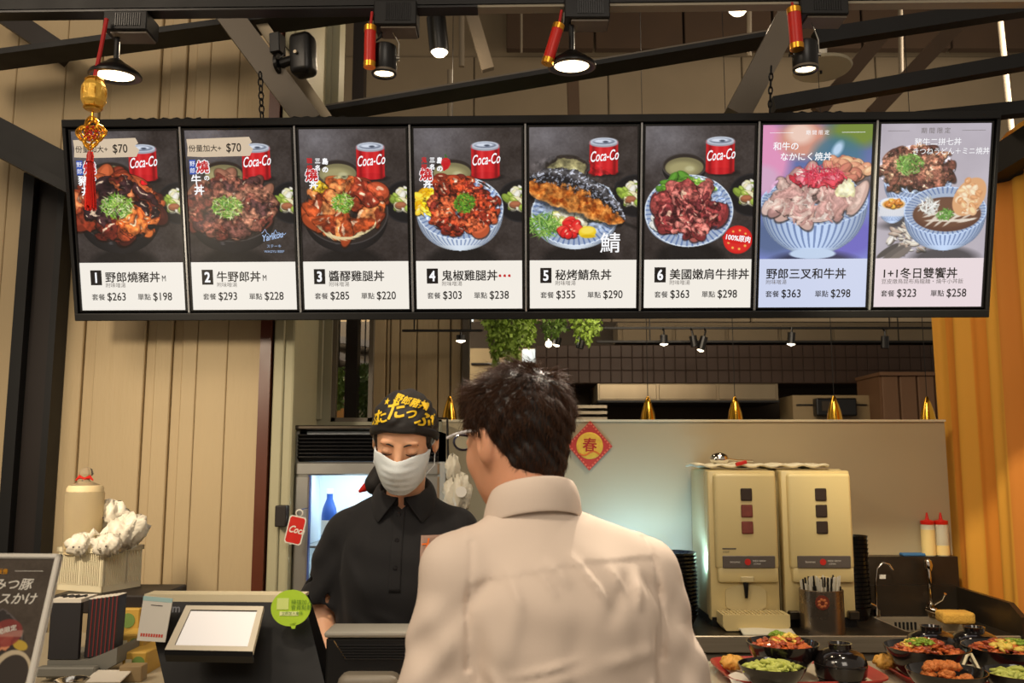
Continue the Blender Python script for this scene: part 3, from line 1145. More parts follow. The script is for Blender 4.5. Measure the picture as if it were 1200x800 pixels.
        c.pieces(18, 91, 8, 4, 14, 3, [(236, 170, 60), (200, 120, 40)], 1.6, 3)
        c.pieces(36, 132, 22, 18, 60, 4.5, [(214, 200, 184), (170, 150, 136), (232, 224, 214)], 3, 9, hl=.1)
        for k in range(3):
            c.ell(14 + k * 7, 146 + k * 2, 15, 3.6, (84 + 20 * k, 78 + 18 * k, 76 + 16 * k), -.6)
        bowl(c, 76, 100, 46, 28, 46, 'blue')
        c.ell(78, 104, 38, 20, (96, 62, 48))
        c.ell(78, 102, 36, 17, (122, 84, 62), 0, 4, .6)
        for k in range(18):
            c.ell(62 + (k * 13) % 44, 104 + (k * 7) % 14, 11, 1.3, (232, 220, 204), -.3 + .4 * math.sin(k), .5, .85)
        c.strokes(58, 94, 10, 9, 60, 5, [(240, 240, 236), (214, 214, 206)], 3, .6)
        c.strokes(76, 104, 9, 6, 90, 2.4, [(120, 170, 80), (90, 140, 60)], 4)
        # fried tofu slab standing in the soup
        c.ell(102, 84, 16, 24, (222, 168, 120), .55, 1)
        c.pieces(102, 84, 12, 20, 60, 3.4, [(232, 184, 140), (206, 146, 100), (240, 204, 168)], 1.4, 8, hl=.2, drop=False)
    return c


BU, BV, BY0 = 3.0995, 0.6777, 0.0465
board = thing('menu_board_frame', 'long black hanging frame that carries the eight lit menu screens', 'frame',
              (0.0465, 2.95, 2.3624), (R(14.8), 0.0, R(-1.45)))
hw, hh = BU / 2, BV / 2
px = BU / 1072.0      # metres per photo pixel on the board, about 2.9 mm
MB().box((-hw - .004, -.03, hh - .026), (hw + .004, .06, hh), bev=.003).build('top_rail', m_black, board)
MB().box((-hw - .004, -.03, -hh), (hw + .004, .06, -hh + .026), bev=.003).build('bottom_rail', m_black, board)
MB().box((-hw, .035, -hh + .02), (hw, .05, hh - .02)).build('back_plate', m_black, board)
for s_ in (-1, 1):
    MB().box((s_ * hw - .006, -.025, -hh), (s_ * hw + .006, .05, hh), bev=.002).build('side_rail', m_black, board)

m_scr = mat('lit_screen', (20, 20, 20), 0.25, emit=0.95, attr='paint', spec=0.35)
for l_ in [l for l in m_scr.node_tree.links if l.to_socket.name == 'Base Color']:
    m_scr.node_tree.links.remove(l_)
m_scr.node_tree.nodes['Principled BSDF'].inputs['Base Color'].default_value = (.01, .01, .01, 1)
m_w = mat('screen_white', (24, 24, 24), .3, emit=0.98, ecol=(244, 238, 228))
m_ink = mat('screen_black', (24, 24, 24), .3, emit=0.5, ecol=(34, 28, 26))
m_grey = mat('screen_grey', (24, 24, 24), .3, emit=0.7, ecol=(120, 112, 106))
m_sred = mat('screen_red', (24, 24, 24), .3, emit=0.8, ecol=(214, 34, 40))
m_sblue = mat('screen_blue', (24, 24, 24), .3, emit=0.8, ecol=(56, 92, 190))
m_sban = mat('screen_beige', (24, 24, 24), .3, emit=0.85, ecol=(226, 204, 176))
m_swhite = mat('screen_bright', (24, 24, 24), .3, emit=1.0, ecol=(250, 250, 252))
m_lav = mat('screen_lavender', (24, 24, 24), .3, emit=0.9, ecol=(214, 222, 248))
m_pink = mat('screen_pale_pink', (24, 24, 24), .3, emit=0.9, ecol=(242, 226, 230))
m_bez = mat('bezel_black', (14, 13, 13), 0.35, var=0.1)
m_gap = mat('aluminium_strip', (180, 182, 184), 0.3, 0.7, var=0.08)

DISHES = [
    ('1', '野郎燒豬丼', 'M', '$263', '$198', 'grilled pork in a black bowl, leftmost of the row'),
    ('2', '牛野郎丼', 'M', '$293', '$228', 'thin dark beef slices under scallion and a $70 banner'),
    ('3', '醬醪雞腿丼', '', '$285', '$220', 'roast chicken with yellow pickles in a black bowl'),
    ('4', '鬼椒雞腿丼', '', '$303', '$238', 'chili chicken in a white striped bowl'),
    ('5', '秘烤鯖魚丼', '', '$355', '$290', 'a whole grilled fish fillet across the bowl'),
    ('6', '美國嫩肩牛排丼', '', '$363', '$298', 'steak slices with green leaves and a round red badge'),
    ('', '野郎三叉和牛丼', '', '$363', '$298', 'pink beef in a blue bowl on a lilac background'),
    ('', '1+1冬日雙饗丼', '', '$323', '$258', 'two blue bowls of meat and noodles, rightmost of the row'),
]
pw = BU / 8.0
# slightly uneven pitch as the wall mount has
u_edges = [-hw + 0.006 + i * (BU - 0.012) / 8 for i in range(9)]
for i, (num, name, suf, p1, p2, desc) in enumerate(DISHES):
    cx = (u_edges[i] + u_edges[i + 1]) / 2
    Wm = u_edges[i + 1] - u_edges[i]
    Rb = Matrix.LocRotScale(board.location, board.rotation_euler, None)
    loc = Rb @ Vector((cx, -0.012, hh - 0.030))
    s = thing('menu_screen', 'lit menu screen showing ' + desc, 'screen', loc, board.rotation_euler.copy(), 'menu screens in the hanging row')
    Hm = BV - 0.060
    u = (Wm - 0.026) / SCR_W          # metres per unit
    fullH = Hm - 0.012
    vu = fullH / 213.0
    w2 = (Wm - 0.026) / 2
    # casing
    mb = MB()
    mb.box((-Wm / 2 + .004, -.002, -Hm), (Wm / 2 - .004, .03, 0.0), bev=.003, seg=1)
    mb.build('casing', m_bez, s)
    mb = MB()
    for a in ((-w2 - .006, -.008, -Hm + .002, -w2, 0, -.002), (w2, -.008, -Hm + .002, w2 + .006, 0, -.002),
              (-w2, -.008, -.008, w2, 0, -.002), (-w2, -.008, -Hm + .002, w2, 0, -Hm + .006)):
        mb.box(a[:3], a[3:])
    mb.build('bezel', m_bez, s)
    if i < 7:
        MB().box((Wm / 2 - .0035, -.012, -Hm - .004), (Wm / 2 + .0035, .0, .004), bev=.001, seg=1).build('joint_strip', m_gap, s)
    top = -0.008
    c = picture(i)
    c.mesh('picture', m_scr, 2 * w2, PH * vu, s, T(0, -.0030, top))
    lowm = m_w if i < 6 else (m_lav if i == 6 else m_pink)
    yb = top - PH * vu
    MB().box((-w2, -.0030, top - 213 * vu), (w2, -.0022, yb)).build('caption_field', lowm, s)

    def F(x, y, k=0.0):
        """matrix placing text with its baseline at picture units x,y"""
        return T(-w2 + x * u, -.0036 - k, top - y * vu) @ RX(R(90))
    ink = MB()
    dx = 0 if num else -18
    if num:
        MB().box((-w2 + 12 * u, -.0036, top - 182 * vu), (-w2 + 25 * u, -.003, top - 164 * vu)).build('number_box', m_ink, s)
        MB().text(num, 17 * vu, F(18.5, 178.8, .0006), 'CENTER', 0.035, squeeze=.85).build('number', m_swhite, s)
    nsz = 13.5 * vu
    nlen = len(name) if i < 7 else 7
    ink.text(name, nsz, F(29 + dx if num else 8, 177.5), 'LEFT', 0.02)
    if suf:
        ink.text(suf, 10 * vu, F(29 + len(name) * 12.9 + 2, 177.5), 'LEFT', 0.01, squeeze=.7)
    price_x = (12, 30, 66, 84) if i < 6 else (8, 26, 64, 82)
    ink.text('套餐', 8.2 * vu, F(price_x[0], 199.5), 'LEFT', 0.01)
    ink.text(p1, 13.5 * vu, F(price_x[1], 200.5), 'LEFT', 0.012, squeeze=.86)
    ink.text('單點', 8.2 * vu, F(price_x[2], 199.5), 'LEFT', 0.01)
    ink.text(p2, 13.5 * vu, F(price_x[3], 200.5), 'LEFT', 0.012, squeeze=.86)
    ink.build('lettering', m_ink, s)
    sub = '附味噌湯' if i < 7 else '豆皮燉鳥昆布烏龍麵・燒牛小丼飯'
    MB().text(sub, (6.2 if i < 7 else 6.4) * vu, F(29 + dx if num else 8, 184.5), 'LEFT', 0.0).build('small_lettering', m_grey, s)
    if i == 3:
        mb = MB()
        for k in range(3):
            M = F(96.5 + k * 5.4, 173)
            mb.tube([M @ Vector((-.003, .003, 0)), M @ Vector((0, 0, 0)), M @ Vector((.004, -.004, 0))], [.003, .0055, .001], 8)
        mb.build('chili_mark', m_sred, s)
    # can lettering: white script
    if i < 6:
        cx0, cy0 = (81, 44) if i < 4 else (84, 41)
        MB().text('Coca-Co', 17 * vu, F(cx0 - 15.8, cy0 - .5) @ RZ(R(5)), 'LEFT', 0.012, 0.45, squeeze=.535).build('can_lettering', m_swhite, s)
    if i < 2:
        c0 = [(2, 10), (74, 8), (77, 14), (73, 17), (78, 22), (74, 30), (20, 31), (2, 30), (3, 20)]
        MB().prism([(-w2 + x * u, top - y * vu) for x, y in c0], -.0036, -.0030).build('banner', m_sban, s)
        MB().text('份量加大+', 8.6 * vu, F(4, 24, .0006), 'LEFT', 0.01).build('banner_lettering', m_ink, s)
        MB().text('$70', 14 * vu, F(47, 25, .0006), 'LEFT', 0.012, squeeze=.85).build('banner_price', m_ink, s)
    if i < 4:
        ox, oy = (3, 34) if i < 2 else (8, 32)
        if i < 2:
            MB().box((-w2 + (ox + 1) * u, -.0036, top - (oy + 17) * vu), (-w2 + (ox + 8) * u, -.003, top - oy * vu)).build('logo_box', m_sblue, s)
            a = MB()
            for k, ch in enumerate('野郎'):
                a.text(ch, 6.6 * vu, F(ox + 1.2, oy + 7 + k * 8, .0006), 'LEFT', 0.0)
            a.build('logo_small', m_swhite, s)
            wo = MB()
            for M0, bo in ((.0004, .10), ):
                wo.text('燒', 15 * vu, F(ox + 9, oy + 14, M0), 'LEFT', bo)
            wo.build('logo_outline', m_swhite, s)
            MB().text('燒', 15 * vu, F(ox + 9, oy + 14, .0012), 'LEFT', 0.035).build('logo_red', m_sred, s)
            a = MB()
            for k, ch in enumerate('豬丼' if i == 0 else '牛丼'):
                a.text(ch, 12.5 * vu, F(ox + 2 - k * 0 + k * 3, oy + 28 + k * 12, .0006), 'LEFT', 0.03)
            a.text('の', 7 * vu, F(ox + 17, oy + 24, .0006), 'LEFT', 0.03)
            a.build('logo_white', m_swhite, s)
        else:
            a = MB()
            for k, ch in enumerate('職燒' if i == 2 else '鬼椒'):
                a.text(ch, 7 * vu, F(ox + 0, oy + 7 + k * 8, .0006), 'LEFT', 0.03)
            a.build('logo_red_small', m_sred, s)
            a = MB()
            for k, ch in enumerate('三名'):
                a.text(ch, 6.5 * vu, F(ox + 9.5, oy + 7 + k * 8, .0006), 'LEFT', 0.05)
            for k, ch in enumerate('島の'):
                a.text(ch, 7.5 * vu, F(ox + 17.5, oy + 8 + k * 9.5, .0006), 'LEFT', 0.05)
            a.text('丼', 11 * vu, F(ox + 2, oy + 36, .0006), 'LEFT', 0.04)
            a.build('logo_white', m_swhite, s)
            MB().text('燒', 15 * vu, F(ox - 2, oy + 27, .0004), 'LEFT', .09).build('logo_outline', m_swhite, s)
            MB().text('燒', 15 * vu, F(ox - 2, oy + 27, .0012), 'LEFT', 0.035).build('logo_red', m_sred, s)
    if i == 1:
        a = MB()
        a.text('Yarikou', 11 * vu, F(84, 131, 0) @ RZ(R(12)), 'LEFT', 0.02, .4, squeeze=.75)
        a.text('ステーキ', 4.5 * vu, F(89, 138, 0), 'LEFT', 0.0)
        a.text('WAGYU BEEF', 4 * vu, F(86, 144, 0), 'LEFT', 0.0)
        pts = [F(84 + k * 2, 121 - 5 * math.sin(k * .9) * (k % 3) / 2, 0).translation for k in range(15)]
        a.tube(pts, .0010, 5)
        a.build('script_mark', mat('screen_pale_blue', (24, 24, 24), .3, emit=.9, ecol=(170, 196, 236)), s)
    if i == 3:
        mb = MB()
        M = F(36, 40)
        mb.tube([M @ Vector(v) for v in ((0, .016, 0), (0, .010, 0), (.0, -.004, 0), (-.002, -.016, 0), (-.008, -.026, 0))], [.006, .014, .0165, .010, .002], 12, )
        o = mb.build('chili_picture', m_sred, s, smooth=True)
        mb = MB()
        mb.tube([M @ Vector(v) for v in ((0, .015, 0), (0.001, .022, 0), (-.002, .028, 0))], [.005, .0022, .0016], 8)
        mb.build('chili_stem', mat('screen_green', (24, 24, 24), .3, emit=.6, ecol=(60, 130, 40)), s)
    if i == 4:
        MB().text('鯖', 25 * vu, F(80, 144, 0), 'LEFT', 0.01).build('brush_letter', m_swhite, s)
    if i == 5:
        MB().text('100%原肉', 8 * vu, F(91, 131, 0) @ RZ(R(-8)), 'LEFT', 0.03, squeeze=.92).build('badge_lettering', m_swhite, s)
    if i == 6:
        a = MB()
        a.text('和牛の', 10 * vu, F(12, 28, 0), 'LEFT', .015)
        a.text('なかにく焼丼', 10 * vu, F(20, 40, 0), 'LEFT', .015)
        a.text('期 間 限 定', 5.6 * vu, F(61, 11, 0), 'CENTER', 0)
        a.box((-w2 + 8 * u, -.0036, top - 9.2 * vu), (-w2 + 34 * u, -.003, top - 8.8 * vu))
        a.box((-w2 + 88 * u, -.0036, top - 9.2 * vu), (-w2 + 114 * u, -.003, top - 8.8 * vu))
        a.build('title_lettering', m_swhite, s)
    if i == 7:
        a = MB()
        a.text('期 間 限 定', 7 * vu, F(61, 10.5, 0), 'CENTER', 0)
        a.box((-w2 + 8 * u, -.0036, top - 8.2 * vu), (-w2 + 32 * u, -.003, top - 7.8 * vu))
        a.box((-w2 + 90 * u, -.0036, top - 8.2 * vu), (-w2 + 116 * u, -.003, top - 7.8 * vu))
        a.build('title_lettering', m_grey, s)
        a = MB()
        a.text('豬牛二拼七丼', 9 * vu, F(38, 24, 0), 'LEFT', .0)
        a.text('きつねうどん＋ミニ焼丼', 8.5 * vu, F(36, 34.5, 0), 'LEFT', .0, squeeze=.95)
        a.build('pale_lettering', m_swhite, s)
# wavy cable ties and hooks on top of the frame
for k, (a, b) in enumerate(((140, 232), (330, 400), (900, 980))):
    mb = MB()
    mb.tube([(BY0 + (p - 623) * px + 0.0, .01, hh + .004 + .003 * math.sin(p * .45)) for p in range(a, b, 4)], .0025, 6)
    mb.build('cable', m_black, board, smooth=True)
for p in (315, 905):
    x = (p - 623) * px
    mb = MB()
    for k in range(7):
        z = hh + .012 + k * .022
        ring = [(x + .007 * math.cos(t) * (1 if k % 2 else .4), .02 + .007 * math.cos(t) * (0.4 if k % 2 else 1), z + .014 * math.sin(t)) for t in [j * .785 for j in range(8)]]
        mb.tube(ring, .0028, 5, closed=True)
    mb.build('hanging_chain', m_bez, board, smooth=True)

# ================================================================== LAMPS AND ORNAMENTS ON THE TRACK
YT = 2.5
tr = thing('lighting_track', 'long black lighting track across the very top carrying four adapter boxes', 'light track', P(0, 10, YT))
beam(MB(), P(-40, 9, YT), P(1240, -6, YT), .040, .05).build('rail', m_black, tr, world=True)
beam(MB(), P(-40, 19, YT), P(560, 12, YT), .006, .052).build('lip', m_bez, tr, world=True)
beam(MB(), P(560, 11, YT), P(1240, 4, YT), .008, .040).build('pale_lip', mat('pale_lip', (150, 140, 120), .5, var=.05), tr, world=True)
m_lens = mat('lamp_lens', (255, 240, 210), 0.3, emit=9.0, ecol=(255, 226, 176))
m_glare = mat('lamp_glass', (255, 240, 220), 0.3, emit=5.0, ecol=(255, 236, 205))
s25 = YT / FOC


def adapter(t, px0, py0, px1, py1, Y):
    a, b = P(px0, py1, Y), P(px1, py0, Y)
    MB().box((a.x, Y - .04, a.z), (b.x, Y + .05, b.z), bev=.003, seg=1).build('adapter_box', m_black, t, world=True)
    w = b.x - a.x
    mb = MB()
    for k in range(12):
        mb.box((a.x + w * (.28 + k * .05), Y - .0425, a.z + .012), (a.x + w * (.28 + k * .05) + .003, Y - .040, b.z - .008))
    o = mb.build('cooling_ribs', m_bez, t, world=True)
    o['kind'] = 'stuff'
    MB().box((a.x + w * .15, Y - .03, a.z - .006), (b.x - .004, Y + .04, a.z)).build('grey_base', m_beamg, t, world=True)


def disc_lamp(cx, cy, r_px, box, label, tilt):
    r = r_px * s25
    c = P(cx, cy, YT)
    t = thing('track_spotlight', label, 'spotlight', c, group='spotlights on the track')
    adapter(t, *box, YT)
    Mt = RX(R(tilt))
    MB().tube([(0, 0, r * .5), (0, .0, P(0, box[3], YT).z - c.z)], .008, 10).build('stem', m_black, t)
    o = MB().tube([(r * .12, 0.0, r * .5), (r * .1, .0, P(0, box[3], YT).z - c.z)], .0016, 6).build('wire', m_chrome, t)
    prof = [(r * .18, r * .62), (r * .25, r * .6), (r * .34, r * .52), (r * .62, r * .34), (r * .92, r * .12), (r, 0), (r * 1.0, -r * .06), (r * .9, -r * .10), (r * .74, -r * .06), (r * .70, 0)]
    MB().lathe(prof, 36, Mt).build('housing', m_bez, t, smooth=True)
    MB().lathe([(r * .93, -r * .105), (r * .99, -r * .075), (r * .93, -r * .045), (r * .87, -r * .075), (r * .93, -r * .105)], 36, Mt).build('rim', m_beamg, t, smooth=True)
    MB().lathe([(0, -r * .03), (r * .70, -r * .02)], 28, Mt).build('lens', m_lens, t)
    d = Mt @ Vector((0, 0, -1))
    light('SPOT', 'spot_beam', c + d * .05, 9, WARM, c + d * 2, .03, 80, .6)


def can_lamp(cx, top, bot, w_px, box, label, tilt):
    r = w_px * s25 / 2
    a, b = P(cx, top, YT), P(cx, bot, YT)
    h = a.z - b.z
    t = thing('track_spotlight', label, 'spotlight', (b.x, YT, b.z), group='spotlights on the track')
    adapter(t, *box, YT)
    Mt = RX(R(tilt))
    MB().lathe([(0, h), (r * .8, h), (r * .96, h * .95), (r, h * .85), (r, 0), (r * .93, -.004), (r * .78, 0), (r * .70, .012)], 32, Mt).build('housing', m_bez, t, smooth=True)
    MB().lathe([(r * 1.005, h * .10), (r * 1.015, h * .08), (r * 1.015, h * .04), (r * 1.005, h * .02)], 32, Mt).build('rim', m_beamg, t, smooth=True)
    MB().lathe([(0, .004), (r * .74, .004)], 24, Mt).build('lens', m_lens, t)
    za = P(0, box[3], YT).z - b.z
    MB().tube([(-r * 1.12, 0, h * .55), (-r * 1.12, 0, h * 1.05), (-r * .4, 0, h * 1.3), (-r * .2, 0, za)], .0035, 6).build('bracket', m_bez, t)
    MB().tube([(r * 1.12, 0, h * .55), (r * 1.14, 0, h * 1.1), (r * .6, 0, za)], .002, 6).build('cable', m_chrome, t)
    for s_ in (-1, 1):
        MB().cyl(.007, -.006, .006, 10, T(s_ * r * 1.08, 0, h * .55) @ RY(R(90))).build('knob', m_chrome, t)
    d = Mt @ Vector((0, 0, -1))
    light('SPOT', 'spot_beam', (b.x, YT, b.z - .02), 8, WARM, Vector((b.x, YT, b.z)) + d * 2, .03, 60, .6)


disc_lamp(135, 88, 31, (127, 20, 179, 42), 'leftmost track spotlight, wide black disc head beside the gold lantern', 5)
can_lamp(450, 54, 87, 31, (440, 8, 490, 36), 'black cylinder track spotlight with a curved bracket, second from the left', 2)
disc_lamp(670, 77, 30, (661, 4, 713, 28), 'black disc track spotlight on a stem, third from the left', 4)
can_lamp(944, 50, 82, 31, (934, -4, 988, 24), 'black cylinder track spotlight, rightmost, beside the pale ceiling disc', 2)

m_red = mat('festive_red', (206, 34, 22), 0.4, var=0.12, vscale=30)
m_gold = mat('festive_gold', (226, 160, 50), 0.3, 0.85, var=0.15, vscale=60)
m_cord = mat('red_cord', (178, 24, 22), 0.6, var=.1)


def firecracker(a, b, w_px, cord_top, label, Y=YT - 0.045):
    A, B = P(*a, Y), P(*b, Y)
    t = thing('firecracker_ornament', label, 'ornament', A, group='red firecracker ornaments')
    d = (A - B)
    L = d.length
    M = T(*(B - A)) @ d.to_track_quat('Z', 'X').to_matrix().to_4x4()
    r = w_px * s25 / 2
    MB().lathe([(0, .014), (r, .014), (r, L - .014), (0, L - .014)], 16, M).build('paper_tube', m_red, t, smooth=True)
    for z0 in (0, L - .016):
        MB().lathe([(0, z0), (r * 1.06, z0), (r * 1.08, z0 + .016), (0, z0 + .016)], 16, M).build('gold_band', m_gold, t, smooth=True)
    MB().tube([(0, 0, 0), P(*cord_top, Y) - A], .004, 7).build('cord', m_cord, t)


firecracker((434, 31), (433, 79), 14, (436, 14), 'red firecracker ornament hanging upright beside the second spotlight')
firecracker((655, 29), (641, 75), 14, (658, 12), 'red firecracker ornament hanging slanted beside the centre disc spotlight')
firecracker((930, 10), (934, 58), 16, (928, 3), 'red firecracker ornament hanging beside the rightmost spotlight')

# gold lantern charm
Yc = 2.44
sc_ = Yc / FOC
c = P(110, 110, Yc)
t = thing('lantern_charm', 'gold barrel lantern charm with woven knot and long red tassel at upper left', 'ornament', c)
A = P(125, 22, Yc) - c
MB().tube([A, P(118, 58, Yc) - c, P(112, 86, Yc) - c, (0, 0, .04)], .006, 8).build('cord', m_cord, t)
r = 15 * sc_
m_goldlit = mat('gold_foil', (248, 190, 80), 0.35, 0.45, var=0.2, vscale=40, bump=.4, bscale=80)
mb = MB()
mb.lathe([(0, .048), (r * .62, .046), (r * .7, .038), (r * .95, .02), (r, 0), (r * .95, -.022), (r * .7, -.04), (r * .6, -.048), (0, -.05)], 12)
mb.build('barrel', m_goldlit, t)
mb = MB()
for z in (.040, -.042):
    mb.lathe([(r * .68, z - .004), (r * .78, z), (r * .68, z + .004)], 16)
for k in range(6):
    a = k * 1.047
    mb.tube([(r * .7 * math.cos(a), r * .7 * math.sin(a), .038), (r * 1.01 * math.cos(a), r * 1.01 * math.sin(a), 0), (r * .7 * math.cos(a), r * .7 * math.sin(a), -.040)], .002, 5)
mb.build('gold_frame', m_gold, t)
# knot: interlaced loops
kc = P(107, 156, Yc) - c
mb = MB()
for ring, rr_, w in ((0, 15.5 * sc_, .0034), (0, 13.2 * sc_, .0026), (1, 11 * sc_, .0030), (2, 7.5 * sc_, .0028), (1, 4.5 * sc_, .0026)):
    pts = []
    for k in range(64):
        a = k / 64 * 6.2832
        q = rr_ * (1 + .16 * math.cos(a * 4 + ring * .8)) + .001 * math.cos(12 * a)
        pts.append(kc + Vector((q * math.cos(a), .003 * math.sin(6 * a), 1.15 * q * math.sin(a))))
    mb.tube(pts, w, 6, closed=True)
for k in range(9):
    a = k * .698
    pts = [kc + Vector((10 * sc_ * math.cos(a + .35 * j) * (j % 2 * .5 + .4), .003 * (-1) ** j, 11 * sc_ * math.sin(a + .35 * j) * (j % 2 * .5 + .4))) for j in range(5)]
    mb.tube(pts, .0024, 5)
mb.build('gold_knot', m_gold, t, smooth=True)
mb = MB()
for k in range(16):
    a = k * 2.4
    q = 9.5 * sc_ * math.sqrt(k / 16)
    mb.ico(.0045, 1, T(*(kc + Vector((q * math.cos(a), -.001, q * math.sin(a))))))
o = mb.build('red_beads', m_red, t)
o['kind'] = 'stuff'
MB().tube([(0, 0, -.05), kc + Vector((0, 0, 16 * sc_))], .003, 6).build('cord_short', m_gold, t)
tc_ = P(106, 178, Yc) - c
MB().lathe([(0, .002), (.007, 0), (.010, -.012), (.009, -.02), (.011, -.03)], 12, T(*tc_)).build('tassel_cap', m_red, t, smooth=True)
mb = MB()
for k in range(46):
    a = k * 2.4
    q = math.sqrt((k + .5) / 46)
    bot = P(106 + 7 * q * math.cos(a), 244 + 3 * math.sin(k * 3.3), Yc) - c
    mb.tube([tc_ + Vector((.007 * q * math.cos(a), .007 * q * math.sin(a), -.02)),
             tc_.lerp(bot, .5) + Vector((.003 * math.cos(a), .010 * q * math.sin(a), 0)), bot + Vector((0, .012 * q * math.sin(a), 0))], .0014, 4)
o = mb.build('tassel_threads', m_red, t)
o['kind'] = 'stuff'

# wall speaker on the pale brace
Ys = 2.95
c = P(357, 66, Ys)
t = thing('wall_speaker', 'black rounded speaker on a swivel arm fixed to the pale brace', 'speaker', c, (0, R(-4), R(-14)))
k = Ys / FOC
mb = MB().box((-15 * k, -.045, -27 * k), (14 * k, .03, 27 * k), bev=.022, seg=4)
mb.build('cabinet', m_bez, t, smooth=True)
MB().cyl(.006, -.004, .004, 14, T(-3 * k, -.052, -2 * k) @ RX(R(90))).build('emblem', m_steel, t)
MB().tube([(-17 * k, 0, -.005), (-32 * k, .0, -.01)], .017, 12).build('swivel_arm', m_bez, t)
MB().cyl(.035, -.006, .006, 20, T(-35 * k, 0, -.01) @ RY(R(90))).build('wall_plate', m_bez, t)
MB().box((-44 * k, -.02, 10 * k), (-30 * k, .03, 36 * k), bev=.003, seg=1).build('junction_box', m_bez, t)
MB().tube([(-17 * k, 0, .02), (-24 * k, -.01, .045), (-28 * k, 0, .02), (-33 * k, 0, .01)], .0025, 6).build('cable', m_bez, t)

# ceiling lamps and disc further off
for lab, px_, py_, Y, rp, wy in (('bright round ceiling lamp with a dark barrel, left of centre top', 515, 61, 4.2, 11, 40),
                                 ('small bright ceiling lamp at the top above the right grey brace', 865, 12, 4.6, 12, 20)):
    c = P(px_, py_, Y)
    r = rp * Y / FOC
    t = thing('ceiling_lamp', lab, 'lamp', c)
    top = P(px_ - 4, py_ - wy, Y) - c
    Mq = top.to_track_quat('Z', 'X').to_matrix().to_4x4()
    MB().lathe([(r, 0), (r * 1.1, .01), (r * 1.1, top.length), (0, top.length)], 20, Mq).build('barrel', m_bez, t, smooth=True)
    MB().lathe([(0, -r * .5), (r * .6, -r * .4), (r * .95, 0), (0, .004)], 18).build('bulb', m_glare, t, smooth=True)
    light('POINT', 'lamp_glow', c + Vector((0, -.02, -.09)), 10, WARM, size=.06)
c = P(963, 80, 4.4)
t = thing('ceiling_disc', 'pale round hanging disc behind the rightmost spotlight', 'disc', c)
r = 36 * 4.4 / FOC
MB().lathe([(0, .012), (r * .96, .010), (r, .0), (r * .96, -.008), (0, -.014)], 40, RX(R(-3))).build('plate', mat('cream_disc', (186, 176, 150), .6, var=.05), t, smooth=True)
MB().tube([(0, 0, .01), (0, 0, .35)], .03, 12).build('stem', m_white, t)
MB().box((-.012, -.004, -.03), (.0, .004, -.01)).build('sensor', m_bez, t)

# ================================================================== BEHIND THE PARTITION
m_brass = mat('polished_brass', (228, 172, 60), 0.18, 1.0, var=.06)
for lab, px_, top, Y in (('gold cone pendant lamp beside the glasses of the customer', 527, 463, 4.25),
                         ('gold cone pendant lamp above the frosted partition, right of the spring sign', 759, 464, 4.25),
                         ('gold cone pendant lamp above the left cream dispenser', 861, 464, 4.25),
                         ('gold cone pendant lamp above the right cream dispenser', 977, 463, 4.25),
                         ('gold cone pendant lamp beside the orange curtain', 1086, 464, 4.25)):
    c = P(px_, top, Y)
    t = thing('pendant_lamp', lab, 'pendant lamp', c, group='gold pendant lamps in a row')
    k = Y / FOC
    MB().lathe([(0, 0), (1.6 * k, -1 * k), (4.5 * k, -9 * k), (7.5 * k, -19 * k), (9.2 * k, -30 * k), (13 * k, -46 * k), (24 * k, -62 * k), (23 * k, -62 * k), (11 * k, -45 * k)], 28).build('shade', m_brass, t, smooth=True)
    MB().tube([(0, 0, -.004), (0, 0, 3.2 - c.z + .9)], .0018, 5).build('cord', m_black, t)
m_hood = mat('hood_steel', (150, 136, 112), 0.3, 0.85, var=.12, vscale=9, stretch=(1, 1, .3))
Yh = 6.0
t = thing('extractor_hood', 'long stainless extractor hood under the dark tile band', 'hood', P(790, 460, Yh))
MB().box((P(700, 450, Yh).x, Yh, P(0, 470, Yh).z), (P(912, 450, Yh).x, Yh + .5, P(0, 449, Yh).z), bev=.004, seg=1).build('canopy', m_hood, t, world=True)
MB().box((P(700, 450, Yh).x, Yh - .02, P(0, 471.5, Yh).z), (P(912, 450, Yh).x, Yh + .5, P(0, 469, Yh).z)).build('bottom_lip', m_black, t, world=True)
for k in range(3):
    MB().box((P(702 + k * 70, 450, Yh).x, Yh - .006, P(0, 468, Yh).z), (P(769 + k * 70, 450, Yh).x, Yh, P(0, 450, Yh).z), bev=.003, seg=1).build('panel', m_hood, t, world=True)
light('SPOT', 'hood_fill', (P(770, 430, 5.2).x, 5.3, 2.9), 22, WARM, P(768, 462, 6.0), .05, 30, .6)  # added light to brighten the hood front, no fixture
t = thing('kitchen_shelf', 'pale kitchen wall unit holding a dark oven behind the pendants', 'shelf', P(970, 480, Yh))
MB().box((PX(928, Yh), Yh, P(0, 505, Yh).z), (PX(1018, Yh), Yh + .3, P(0, 463, Yh).z)).build('cabinet', mat('kitchen_beige', (150, 130, 96), .5, var=.1), t, world=True)
MB().box((PX(951, Yh), Yh - .08, P(0, 488, Yh).z), (PX(998, Yh), Yh, P(0, 467, Yh).z), bev=.01).build('oven', m_bez, t, world=True)
MB().box((PX(957, Yh), Yh - .085, P(0, 482, Yh).z), (PX(975, Yh), Yh - .08, P(0, 471, Yh).z)).build('oven_window', m_grey if False else m_dsteel, t, world=True)
MB().box((PX(932, Yh), Yh - .012, P(0, 475, Yh).z), (PX(1014, Yh), Yh - .002, P(0, 473.5, Yh).z)).build('rail', m_black, t, world=True)
t = thing('wood_cupboard', 'brown wood panelled cupboard behind the pendant beside the curtain', 'cupboard', P(1066, 470, 5.8))
m_wd = mat('panel_wood', (120, 88, 62), .55, var=.15, vscale=6, stretch=(1, 1, .2))
MB().box((PX(1032, 5.8), 5.82, 0), (PX(1120, 5.8), 6.2, P(0, 437, 5.8).z)).build('carcass', m_wd, t, world=True)
